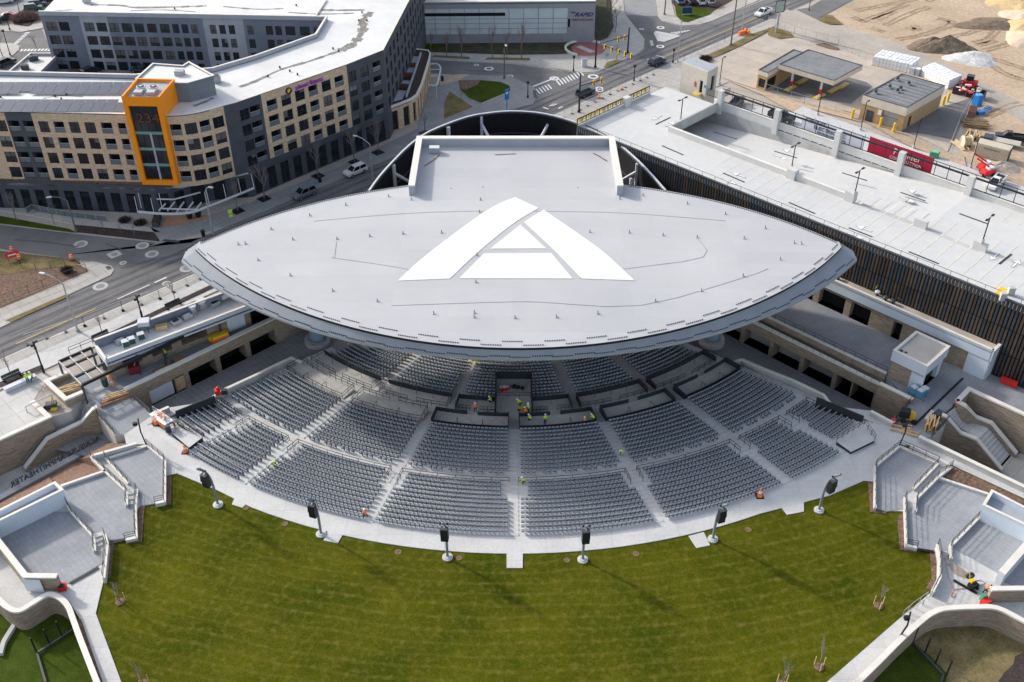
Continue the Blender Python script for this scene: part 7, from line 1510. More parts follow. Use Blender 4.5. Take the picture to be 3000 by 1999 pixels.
def bench(q,lab,th=dS):
    p=P(*q,.12); t=thing('park_bench',lab,'bench',p); d=Vector((math.cos(th),math.sin(th),0)); n=Vector((-d.y,d.x,0)); MB().bar(p-d*1.3+ZV*.48,p+d*1.3+ZV*.48,.5,railm,.08).build('seat',t); MB().bar(p-d*1.3+n*.3+ZV*.8,p+d*1.3+n*.3+ZV*.8,.08,railm,.5).build('backrest',t)
    for s in (-1.1,1.1): MB().bar(p+d*s,p+d*s+ZV*.48,.4,blackm,.1).build('leg',t)
bench((0,1,1600,1255),'black park bench on the pavement behind the middle of the concession roof'); bench((0,1,935,1545),'black park bench behind the left end of the concession roof'); bench((0,2,115,345),'black park bench left of the two yellow workers')
for q,lb in (((0,1,1870,600),'black litter bin by the kerb left of the canopy tip'),((1,0,1712,745),'black litter bin near the arched canopy'),((1,1,588,105),'black litter bin beside the street tree by the white suv')): p=P(*q,.15); solo(MB().tube([p,p+Vector((0,0,1.1))],[.3,.38],blackm,12).tube([p+Vector((0,0,1.1)),p+Vector((0,0,1.2))],.3,railm,12),'litter_bin',lb,'litter bin',p)
t=thing('entrance_planter','dark steel planter box at the apartment entrance','planter',P(0,1,1440,510,.15)); L=PS(.15,(0,1,1400,520),(0,1,1460,525),(0,1,1490,420),(0,1,1430,425)); MB().prism([xy(v) for v in L],.1,1.1,darkwall,top=mulch_dark).build('box',t)
for q,lb in (((0,1,1745,440),'left round black pot under the entrance canopy'),((0,1,1825,425),'right round black pot under the entrance canopy')): p=P(*q,.15); solo(MB().tube([p,p+Vector((0,0,.9))],[.4,.6],blackm,12),'plant_pot',lb,'pot',p)
for q,lb in (((0,1,1650,92),'left white garden chair on the podium terrace'),((0,1,1725,72),'right white garden chair on the podium terrace')):
    p=P(*q,pod); t=thing('garden_chair',lb,'chair',p); MB().box(p+ZV*.4,(.7,.6,.08),paintw,.3).build('seat',t); MB().box(p+ZV*.8+Vector((0,.3,0)),(.7,.08,.8),paintw,.3).build('backrest',t); MB().box(p+ZV*.2+Vector((-.3,0,0)),(.08,.5,.4),paintw,.3).build('leg',t); MB().box(p+ZV*.2+Vector((.3,0,0)),(.08,.5,.4),paintw,.3).build('leg',t)
# ================================================================ building site odds and ends on the right
def mound(q,r,h,m,lab,seed,ry=None,cat='heap',rot=0):
    rr=random.Random(seed); c=P(*q,0); n=22; mb=MB(); rings=6; g=[]
    for i in range(rings+1):
        f=i/rings; ring_=[]
        for k in range(n): a=2*math.pi*k/n; w=1+.16*math.sin(3*a+seed)+rr.uniform(-.07,.07); x=r*(1-f)*w*math.cos(a); y=(ry or r)*(1-f)*w*math.sin(a); ring_.append(c+Vector((x*math.cos(rot)-y*math.sin(rot),x*math.sin(rot)+y*math.cos(rot),.02+h*(f**.85)*(1+rr.uniform(-.1,.1)))))
        g.append(ring_)
    for i in range(rings):
        for k in range(n): mb.face((g[i][k],g[i][(k+1)%n],g[i+1][(k+1)%n],g[i+1][k]),m)
    return solo(mb,'spoil_heap',lab,cat,c,None,True)
soil=mat('brown_soil',(.22,.165,.115),.95,.3,.8,(.12,.09,.065),fine=(3,.3),bump=.6); grv=mat('pale_crushed_stone',(.55,.54,.52),.95,.2,.8,fine=(4,.2)); sand=mat('yellow_sand',(.52,.38,.2),.95,.15,.4,fine=(3,.15))
mound((3,0,1510,430),6.5,2.4,soil,'dark brown soil heap left part beside the gravel road',3,4); mound((3,0,1640,450),7.5,3.2,soil,'dark brown soil heap beside the pale stone heap',4,4.5); mound((3,0,1870,545),6,1.6,grv,'pale crushed stone heap beside the gravel road',5,5)
mound((3,0,2330,60),8,3.0,sand,'pale sand heap at the top right corner',6,7); mound((3,0,2360,170),6,2.2,mat('white_sand',(.56,.45,.33),.95,.12,.5),'whitish sand heap below the top right corner heap',7,6); mound((3,0,2375,270),6,2.4,sand,'yellow sand heap at the right edge',8,6); mound((3,0,2385,370),6,1.8,MATS['white_sand'],'low whitish sand heap at the right edge above the open dirt',9,6); mound((3,0,2090,230),10,1.0,soil,'flat dark soil spread in the middle of the dirt field',10,5); mound((3,0,2140,1540),4,1.2,mat('rubble',(.42,.36,.3),.95,.3,2,bump=.6),'low rubble heap in front of the ribbed container',11,2.5)
rut=mat('wheel_rut',(.33,.235,.155),.95,.3,.6); mb=MB()
for L_ in ([(820,105),(1100,50),(1370,0)],[(880,205),(1080,130),(1300,40)],[(1000,190),(1200,110)],[(1100,240),(1330,130),(1500,70)],[(760,160),(860,205)],[(1200,370),(1380,340),(1560,290),(1700,230),(1690,190),(1560,160)],[(1260,250),(1330,280),(1400,270),(1360,230)],[(1480,20),(1600,-30)],[(1960,520),(2100,560),(2352,640)],[(1900,400),(2050,360),(2200,200)],[(1950,430),(2120,380)],[(2000,470),(2200,420),(2330,330)],[(1990,580),(2200,700),(2352,740)],[(930,260),(1050,300)],[(1700,350),(1900,300),(2000,240)],[(2050,1090),(2200,1000),(2352,960)]):
    L_=smooth_line([P(3,0,q[0],q[1],.09) for q in L_],4)
    for off in (0,1.3):
        for a,b in zip(L_,L_[1:]):
            d=(b-a).normalized(); n=Vector((-d.y,d.x,0))*(off+R.uniform(-.2,.2)); w0=R.uniform(.2,.5); nn=Vector((-d.y,d.x,0))*w0; mb.face((a+n-nn,b+n-nn,b+n+nn,a+n+nn),rut)
struct(mb.build('wheel_rut'))
# wrapped pallets in two blocks
wrap=mat('white_shrink_wrap',(.74,.74,.75),.5,.12,.9); blk=mat('grey_block',(.38,.39,.41),.9,.2,2)
def pallets(c0,c1,c2,nx,ny,lab):
    a,b,c=[P(3,0,*q,.1) for q in (c0,c1,c2)]; th=ang(a,b); sx=(b-a).length/nx*.93; sy=(c-a).length/ny*.93; first=None
    for j in range(ny):
        for i in range(nx):
            p=a+(b-a)*((i+.5)/nx)+(c-a)*((j+.5)/ny)
            if first is None:
                t=thing('wrapped_pallet',lab,'pallet',(0,0,0),0,lab.split(' in ')[0]+'s'); MB().box((0,0,1.15),(sx,sy,2.0),wrap).box((0,0,2.17),(sx*.9,sy*.9,.06),wrap).build('load',t); MB().box((0,0,.07),(sx,sy,.14),wood).bar((-sx/2,0,1.15),(sx/2,0,1.15),.01,galv).box((0,-sy/2-.01,1.15),(sx,.02,.05),galv).build('base',t); first=t; o=t
            else: o=dup(first,p,0)
            o.location=p+Vector((0,0,R.uniform(-.05,.03))); o.rotation_euler=(0,0,th+R.uniform(-.03,.03))
pallets((945,600),(1300,680),(1035,535),11,3,'white wrapped pallet in the left block behind the filling station'); pallets((1400,700),(1650,825),(1510,655),9,4,'white wrapped pallet in the right block behind the service building')
for q,lb in (((1325,680),'single grey block pallet between the two white pallet blocks'),((1370,690),'lower grey block pallet beside the right white pallet block')): p=P(3,0,*q,.1); solo(MB().box(p+ZV*.8,(1.4,1.2,1.4),blk,dS).box(p+ZV*1.55,(1.2,1,.1),wrap,dS).box(p+ZV*.05,(1.4,1.2,.1),wood,dS),'block_pallet',lb,'pallet',p)
# skid loader, skip, blue tank and lumber
p=P(3,0,1850,800,.1); t=thing('skid_loader','red compact loader behind the dark waste skip','loader',p); MB().box(p+ZV*1.0,(3.0,1.6,1.0),redm,-.5).build('body',t); MB().box(p+Vector((-.2,.2,2.0)),(1.5,1.4,1.1),blackm,-.5).box(p+Vector((-.2,.2,2.6)),(1.6,1.5,.12),railm,-.5).build('cab',t); MB().bar(p+Vector((.6,-.9,1.8)),p+Vector((-2.3,.2,.7)),.25,redm).bar(p+Vector((.8,.6,1.8)),p+Vector((-1.8,1.5,.7)),.25,redm).build('lift_arm',t)
for x,y in ((-1,-.9),(1,-1.2),(-.6,1.1),(1.2,.8)): MB().tube([p+Vector((x,y-.15,.45)),p+Vector((x,y+.15,.45))],.45,tirem,12).build('wheel',t)
p=P(3,0,1840,880,.1); t=thing('waste_skip','dark maroon waste skip filled with debris beside the yard fence','skip',p); a=P(3,0,1730,850,0);b=P(3,0,1955,905,0); th=ang(a,b); MB().wall([xy(p+Vector((math.cos(th)*x-math.sin(th)*y,math.sin(th)*x+math.cos(th)*y,0))) for x,y in ((-3.2,-1.1),(3.2,-1.1),(3.2,1.1),(-3.2,1.1))],.12,.2,1.7,mat('maroon_steel',(.06,.018,.02),.6,.2,1),None,0,0,0,True).build('body',t); mb=MB()
for i in range(22): mb.box(p+Vector((R.uniform(-2.6,2.6)*math.cos(th),R.uniform(-2.6,2.6)*math.sin(th),R.uniform(1.2,1.8)))+Vector((R.uniform(-.5,.5),R.uniform(-.5,.5),0)),(R.uniform(.4,1.4),R.uniform(.2,.6),.2),R.choice([wood,paintw,blk,redm]),R.uniform(0,3))
mb.build('debris',t)
p=P(3,0,1915,965,.1); t=thing('portable_toilet','blue portable toilet cabin beside the waste skip','toilet cabin',p); MB().box(p+ZV*1.1,(1.5,1.5,2.2),bluep,.5).build('cabin',t); MB().prism([(p.x-.6,p.y-.6),(p.x+.6,p.y-.6),(p.x+.6,p.y+.6),(p.x-.6,p.y+.6)],2.3,2.5,mat('pale_blue',(.1,.35,.65),.5,.1,1)).build('roof',t)
solo(MB().bar(P(3,0,1940,1030,.5),P(3,0,2050,980,.5),.2,bluep).bar(P(3,0,1945,1045,.5),P(3,0,2055,995,.5),.2,bluep).bar(P(3,0,1935,1010,.5),P(3,0,2030,965,.5),.2,steelwhite).box(P(3,0,1955,1035,.5),(1.6,.9,.7),bluep,.3),'trench_box','blue and white steel frame parts lying on the dirt','frame parts',P(3,0,1990,1000,.1))
solo(MB().bar(P(3,0,1850,1120,.5),P(3,0,1890,990,.5),1.6,mat('rusty_mesh',(.10,.045,.03),.9,.3,1),.9),'rusty_panels','long stack of rusty brown panels beside the yard fence','stack',P(3,0,1870,1050,.1))
def lumber(q,lab,n,L,th,m=wood,w=.9,hh=.6):
    p=P(*q,3.8 if 'roof' in lab else .05); t=thing('lumber_stack',lab,'lumber',p); mb=MB(); rr=random.Random(int(q[2]+q[3]))
    for i in range(n):
        z=.1+hh*(i%4)/4; o=(i//4)*w/ max(1,n//4)-w/2; mb.box(p+Vector((-math.sin(th)*o,math.cos(th)*o,z)),(L*rr.uniform(.8,1),.18,.14),m,th+rr.uniform(-.12,.12))
    mb.build('board',t)
lumber((3,0,1900,1150),'stack of brown timber beams and pallets beside the rusty panels',24,5.5,-.35,mat('weathered_timber',(.34,.23,.13),.9,.3,1.5),3.5,1.0); lumber((3,0,1910,1270),'bundle of pale boards left of the flat trailer',20,4,1.1,wood,1.6,1.2); lumber((3,0,1835,1240),'long pale beam leaning behind the round spool',6,5,1.1,wood,.6,.6); lumber((3,0,1740,1350),'crossed pale props by the yard fence end',8,4.5,1.9,mat('pale_timber',(.62,.52,.36),.9,.2,1.5),2,.5); lumber((0,2,650,460),'stack of raw lumber on the planter floor behind the left stairs',18,3.2,.5,wood,1.8,1.0); lumber((0,2,1085,500),'timber boards and plywood at the end of the left terrace',14,3.4,.5,wood,1.2,.5); lumber((0,2,1075,545),'reddish planks lying in front of the plywood on the left terrace',6,5,.55,mat('red_plank',(.36,.19,.11),.9,.2,1.5),.6,.3); lumber((0,1,1490,1450),'small stack of pale lumber on the concession roof',12,1.9,.3,wood,1.2,.7)
p=P(3,0,1815,1345,.1); solo(MB().tube([p+Vector((-.8,0,1)),p+Vector((.8,.3,1))],1.0,mat('spool_wood',(.5,.38,.22),.9,.2,1),16).tube([p+Vector((-.9,0,1)),p+Vector((-.75,0,1))],1.25,tan,16).tube([p+Vector((.75,.3,1)),p+Vector((.9,.3,1))],1.25,tan,16),'cable_spool','round wooden cable spool beside the pale lumber','spool',p)
a,b=P(3,0,1930,1470,0),P(3,0,2160,1470,0); c0=P(3,0,2050,1440,.1); cm=mat('tan_container_paint',(.53,.47,.37),.7,.1,.6); t=thing('storage_container','tan ribbed storage container at the right edge of the site','container',c0); th=-.62
MB().box(c0+ZV*1.35,(6.2,2.5,2.6),cm,th).build('body',t); mb=MB(); ddx=Vector((math.cos(th),math.sin(th),0)); ddy=Vector((-ddx.y,ddx.x,0))
for k in range(22): mb.bar(c0+ddx*(-3+6*k/21)-ddy*1.27+ZV*.2,c0+ddx*(-3+6*k/21)-ddy*1.27+ZV*2.5,.12,cm)
mb.build('rib',t); MB().bar(c0+ddx*-1.6-ddy*1.3+ZV*1.9,c0+ddx*1.6-ddy*1.3+ZV*1.9,.05,railm,.16).build('stencil_band',t); MB().box(c0+ddx*3.12+ZV*1.3,(.06,2.3,2.4),boxw,th).build('door',t)
p=P(3,0,2140,1330,.1); t=thing('flat_trailer','long flat trailer with pale deck in front of the black pickup','trailer',p); th=-.5; MB().box(p+ZV*.9,(7,2.3,.18),mat('trailer_deck',(.46,.43,.36),.9,.15,1),th).build('deck',t); d=Vector((math.cos(th),math.sin(th),0)); MB().box(p-d*2.6+ZV*1.15,(1.8,2.2,.4),mat('slate_cover',(.06,.07,.09),.7,.1,1),th).build('cover',t); MB().bar(p+d*3.5+ZV*.8,p+d*5+ZV*.6,.2,railm).build('drawbar',t)
for s in (-1,1): MB().tube([p+Vector((-d.y,d.x,0))*s*1.15+d*.5+ZV*.4,p+Vector((-d.y,d.x,0))*s*1.0+d*.5+ZV*.4],.4,tirem,12).build('wheel',t)
p=P(3,0,1525,1440,.25); solo(MB().box(p+ZV*.5,(1.7,1.2,1.0),greenm,-.5).box(p+ZV*1.05,(1.4,1.0,.15),mat('mint',(.2,.5,.38),.6,.1,1),-.5),'green_crate','green crate on the pale lane behind the crimson banner','crate',p)
for i,(q,lb) in enumerate((((3,0,1985,1565),'left red and black boom lift behind the rail at the right'),((3,1,2010,45),'right red and black boom lift behind the rail at the right'))):
    p=P(*q,.2); t=thing('boom_lift',lb,'lift',p); MB().box(p+ZV*.9,(2.4,1.5,.9),redm,.3).box(p+ZV*1.5+Vector((.3,.2,0)),(1.2,1.0,.6),paintw,.3).build('body',t); MB().bar(p+ZV*1.8,p+Vector((-2.2,1.2,3.0)),.25,redm).build('boom',t)
    for x,y in ((-.9,-.7),(.9,-.5),(-.9,.7),(.9,.9)): MB().tube([p+Vector((x,y-.12,.4)),p+Vector((x,y+.12,.4))],.4,tirem,10).build('wheel',t)
# scaffold tower, loader and materials on the right terrace
t=thing('scaffold_tower','narrow scaffold tower with timber platforms on the low building roof','scaffold',P(3,1,870,1050,3.9)); b=P(3,1,800,1075,3.9); th=rad(-45); ex=gu*3.0; ey=gv*1.5; mb=MB()
C4=[b,b+ex,b+ex+ey,b+ey]
for c in C4: mb.bar(c,c+ZV*7.6,.1,galv)
for z in (1.5,3.2,4.9,6.6,7.5):
    for a_,b_ in zip(C4,C4[1:]+C4[:1]): mb.bar(a_+ZV*z,b_+ZV*z,.08,galv)
for z in (0,1.6,3.3):
    mb.bar(C4[0]+ZV*z,C4[1]+ZV*(z+1.7),.07,galv); mb.bar(C4[1]+ZV*z,C4[0]+ZV*(z+1.7),.07,galv)
mb.build('frame',t); mb=MB()
for z in (3.0,4.8,6.0): c=b+ex/2+ey/2+ZV*z; mb.box(c,(3.1,1.5 if z>5 else .8,.14),mat('pale_timber',(.62,.52,.36)),ang((0,0),gu))
mb.build('platform',t); MB().bar(b+ex+ZV*.2,b+ex*1.2-ey*.6+ZV*2.4,.1,yel).bar(b+ex+ZV*.2,b+ex*1.2-ey*.6-ZV*.1,.1,yel).build('outrigger',t)
p=P(3,2,1265,725,.1); t=thing('mini_loader','small yellow and black loader at the end of the right terrace','loader',p); MB().box(p+Vector((.3,.1,.8)),(1.6,1.2,.8),mat('loader_yellow',(.6,.33,.02),.5,.1,1),-.4).build('body',t); MB().box(p+Vector((-.3,0,1.3)),(1.2,1.1,1.0),blackm,-.4).build('cab',t); MB().box(p+Vector((-1.6,-.3,.35)),(.5,1.7,.5),railm,-.4).bar(p+Vector((-.4,-.5,.8)),p+Vector((-1.5,-.7,.4)),.16,blackm).build('bucket',t)
for x,y in ((-.6,-.7),(.8,-.8),(-.4,.7),(.9,.6)): MB().tube([p+Vector((x,y-.15,.35)),p+Vector((x,y+.15,.35))],.36,tirem,10).build('wheel',t)
lumber((3,2,1220,800),'flat pale timber frame in front of the small loader',10,2.8,-.45,wood,1.8,.3); lumber((3,2,1300,840),'brown plank pallet behind the timber frame on the right promenade',8,2.4,-.45,wood,1.0,.2); lumber((3,2,1480,790),'upright pile of yellow timber forms by the terrace edge',16,2.6,1.1,mat('yellow_timber',(.66,.42,.16),.85,.2,1.5),1.6,1.6)
solo(MB().bar(P(3,2,1465,730,.3),P(3,2,1530,655,.3),1.0,steelwhite,.4),'ladder_rack','pale slatted rack lying beside the black mat on the right terrace','rack',P(3,2,1500,690,.1)); p=P(3,2,1560,695,.1); solo(MB().box(p+ZV*.35,(1.5,1.1,.7),blackm,.7).box(p+ZV*.75,(1.3,.9,.1),railm,.7),'black_crate','black crate beside the slatted rack on the right terrace','crate',p)
bw=mat('blue_shrink_wrap',(.10,.24,.36),.35,.25,2)
for i,(q,lb) in enumerate((((3,2,1325,490),'rear blue wrapped pallet by the kiosk wall'),((3,2,1385,520),'middle blue wrapped pallet by the kiosk wall'),((3,2,1425,500),'front blue wrapped pallet by the kiosk wall'))): p=P(*q,.1); solo(MB().box(p+ZV*.75,(1.1,1.1,1.3),bw,.6+.2*i).box(p+ZV*.07,(1.2,1.2,.14),wood,.6+.2*i).box(p+ZV*1.42,(.8,.8,.1),steelwhite,.5),'wrapped_pallet',lb,'pallet',p)
# roof plant on the concession building
for q,kind,lb in (((0,1,2075,1185),'box','white box unit nearest the canopy on the concession roof'),((0,1,1975,1240),'low','low dark unit between two fans on the concession roof'),((0,1,1860,1265),'fan','large mushroom fan on the concession roof'),((0,1,1780,1315),'fan','smaller mushroom fan on the concession roof'),((0,1,1725,1360),'low','low long unit in front of the smaller fan on the concession roof'),((0,1,1620,1410),'low','small red and black unit on the concession roof'),((0,1,1340,1470),'stand','white box on a tall stand on the concession roof'),((0,1,1300,1545),'tank','white and green cooler on the concession roof'),((0,2,1215,20),'tank','white and green cooler in the middle of the cluttered roof end'),((0,2,1160,45),'tank','white and green cooler at the front of the cluttered roof end'),((0,2,1110,20),'low','bagged material heap at the cluttered roof end')):
    p=P(*q,3.8); t=thing('roof_unit',lb,'roof unit',p); mb=MB()
    if kind=='box': mb.box(p+ZV*.9,(1.5,1.1,.7),steelwhite,dS).bar(p,p+ZV*.6,.5,galv)
    elif kind=='low': mb.box(p+ZV*.35,(1.4,.9,.6),galv,dS).box(p+ZV*.68,(.9,.6,.1),blackm if 'dark' in lb or 'black' in lb else steelwhite,dS)
    elif kind=='fan': s=.95 if 'large' in lb else .7; mb.box(p+ZV*.4,(1.0*s,1.0*s,.8),galv,dS).tube([p+ZV*.8,p+ZV*1.3,p+ZV*1.5],[.5*s,.85*s,.8*s],steelwhite,16)
    elif kind=='stand':
        for x,y in ((-.6,-.5),(.6,-.5),(.6,.5),(-.6,.5)): mb.bar(p+Vector((x,y,0)),p+Vector((x,y,1.2)),.09,railm)
        mb.box(p+ZV*1.5,(1.6,1.4,.7),steelwhite,.2)
    else: mb.box(p+ZV*.5,(1.0,.9,1.0),steelwhite,.5).box(p+ZV*.55+Vector((.1,-.12,0)),(.86,.8,.8),mat('dark_green_grille',(.02,.07,.06),.6,.2,2),.5)
    mb.build('casing',t)
# scissor lift beside the left end seats, dark lift table
p=P(0,2,1480,740,.05); t=thing('lift_platform','white and red scissor lift platform on the promenade left of the seats','lift',p); th=rad(-40); d=Vector((math.cos(th),math.sin(th),0)); MB().box(p+d*.8+ZV*.5,(3.4,1.3,.5),mat('lift_orange',(.7,.18,.04),.6,.1,1),th).build('chassis',t); MB().box(p+d*.4+ZV*1.0,(3.6,1.4,.12),paintw,th).rail([p+d*-1.3+ZV*1.05,p+d*2.4+ZV*1.05],galv,1.0,1,.05).build('platform',t); mb=MB()
for k in range(9): mb.box(p+d*R.uniform(-1,2.2)+Vector((R.uniform(-.4,.4),R.uniform(-.4,.4),R.uniform(1.1,1.5))),(R.uniform(.2,.7),.2,.2),R.choice([redm,hior,paintw,yel]),R.uniform(0,3))
mb.build('load',t)
solo(MB().box(P(0,2,1555,790,.6),(1.2,.9,1.0),railm,.5).box(P(0,2,1585,800,.9),(.4,.8,.8),galv,.5),'generator','grey generator at the right end of the lift platform','generator',P(0,2,1555,790,.05))
p=P(0,2,970,405,.05); solo(MB().tube([p,p+ZV*1.2],[.42,.46],mat('bin_green',(.02,.08,.07),.6,.1,1),14).tube([p+ZV*1.2,p+ZV*1.35],.4,rust,14),'barrel','dark green drum on the left terrace under the pergola corner','drum',p)
p=P(0,2,1040,400,.05); t=thing('step_ladder','orange step ladder standing under the pergola corner','ladder',p); MB().bar(p+Vector((-.4,-.6,0)),p+ZV*2.4,.1,hior).bar(p+Vector((.4,-.6,0)),p+ZV*2.4,.1,hior).build('front_rail',t); MB().bar(p+Vector((-.4,.7,0)),p+ZV*2.4,.08,galv).bar(p+Vector((.4,.7,0)),p+ZV*2.4,.08,galv).build('rear_rail',t); mb=MB()
for k in range(6): f=(k+.5)/6; mb.bar(p+Vector((-.4*(1-f),-.6*(1-f),2.4*f)),p+Vector((.4*(1-f),-.6*(1-f),2.4*f)),.09,galv)
mb.build('rung',t)
solo(MB().box(P(0,2,1235,250,.7),(1.6,1.2,1.2),mat('saw_red',(.2,.03,.03),.6,.2,1),.4).bar(P(0,2,1220,280,.0),P(0,2,1240,200,2.0),.1,galv).bar(P(0,2,1300,310,.1),P(0,2,1240,240,.9),.1,railm),'saw_bench','dark red saw bench with leaning poles on the left terrace','work bench',P(0,2,1235,250,.05))
solo(MB().box(P(0,2,1500,265,.4),(2.6,1.0,.6),rust,.7).box(P(0,2,1500,265,.8),(2.2,.8,.2),wood,.7),'plank_stack','brown plank stack against the left terrace parapet','stack',P(0,2,1500,265,.05)); solo(MB().box(P(0,2,1620,185,.5),(2.2,.9,.7),mat('cart_brown',(.3,.12,.06),.8,.2,1),.7).box(P(0,2,1590,205,.5),(.7,.7,.8),railm,.3),'work_cart','brown work cart by the left terrace parapet','cart',P(0,2,1620,190,.05))
t=thing('bar_counter','long brown timber bar counter in front of the concession building','counter',P(0,2,1500,90,.05)); a,b=P(0,2,1410,135,.05),P(0,2,1690,10,.05); MB().bar(a+ZV*1.1,b+ZV*1.1,.8,mat('counter_wood',(.27,.11,.05),.5,.15,1),.1).build('top',t); MB().bar(a+ZV*.5,b+ZV*.5,.6,blackm,1.0).build('front',t)
p=P(0,2,480,610,0); solo(MB().box(p+ZV*.5,(1.4,.9,.7),railm,.3).tube([p+Vector((-.6,-.5,.35)),p+Vector((-.6,-.3,.35))],.35,tirem,10).bar(p+ZV*.8,p+Vector((.3,.2,1.7)),.1,yel).box(p+Vector((.5,-.6,.2)),(.8,.5,.3),yel,.2),'compactor','black and yellow compactor machine in the corner above the left stairs','machine',p)
solo(MB().bar(P(0,2,40,450,.35),P(0,2,330,320,.35),.8,steelwhite,.6),'covered_bundle','long pale wrapped bundle on the ground by the two yellow workers','bundle',P(0,2,150,400,.1))
a,b=P(0,2,232,602,1.0),P(0,2,470,490,1.0); solo(MB().tube([a,b],.09,steelwhite,8).tube([a,a-ZV*1.0],.07,galv,6).tube([b,b-ZV*1.0],.07,galv,6),'pipe_barrier','long white horizontal pipe barrier across the upper plaza','pipe',a)
# pressure washer on the right path
p=P(3,3,1875,700,.05); t=thing('pressure_washer','black and yellow pressure washer with hose reel on the right path','machine',p); MB().box(p+ZV*.45,(1.0,.7,.5),blackm,.4).box(p+Vector((-.1,.3,.8)),(.5,.4,.4),yel,.4).build('engine',t); MB().tube([p+Vector((-.1,.9,.9)),p+Vector((-.1,1.1,.9))],.5,railm,16).tube([p+Vector((-.1,.85,.9)),p+Vector((-.1,1.15,.9))],.25,hubm,10).build('hose_reel',t); MB().bar(p+Vector((-.3,.2,.5)),p+Vector((-.3,1.0,1.5)),.06,yel).build('frame',t)
for s in (-.45,.45): MB().tube([p+Vector((s-.08,-.2,.25)),p+Vector((s+.08,-.2,.25))],.26,tirem,10).build('wheel',t)
hz=[P(3,3,*q,.1) for q in ((1630,430),(1660,600),(1700,700),(1680,780),(1720,770),(1700,720),(1810,705))]; solo(MB().tube(smooth_line(hz,5),.04,mat('pink_hose',(.6,.33,.28),.6,.1,1),5),'hose','thin pinkish hose snaking across the right path','hose',hz[0])
hz=[P(3,3,*q,.1) for q in ((1890,640),(1940,630),(1990,650),(1950,675),(1900,650),(1960,690))]; solo(MB().tube(smooth_line(hz,5),.04,concw,5),'hose','thin pale hose between the pressure washer and the bending worker','hose',hz[0])
wet=mat('wet_concrete',(.36,.30,.24),.5,.25,.6); L=smooth_line([P(3,3,*q,.0) for q in ((1640,480),(1720,480),(1800,540),(1880,590),(1830,620),(1720,580),(1640,480))],3)[:-1]; sheet('wet_patch',[xy(p) for p in L],.05,wet)
for q,lb in (((3,3,1250,930),'x'),):
    L=[P(3,3,*k,.05) for k in ((1235,960),(1330,880),(1455,790))]; solo(MB().rail(L,galv,1,1.2,.05,(1,)),'handrail','pale handrail along the lawn side of the right hand path','railing',L[0]); L=[P(3,3,*k,.05) for k in ((1240,985),(1420,860),(1530,775))]; solo(MB().rail(L,galv,.9,1.2,.05,(1,)),'handrail','second pale handrail along the middle of the right hand path','railing',L[0])
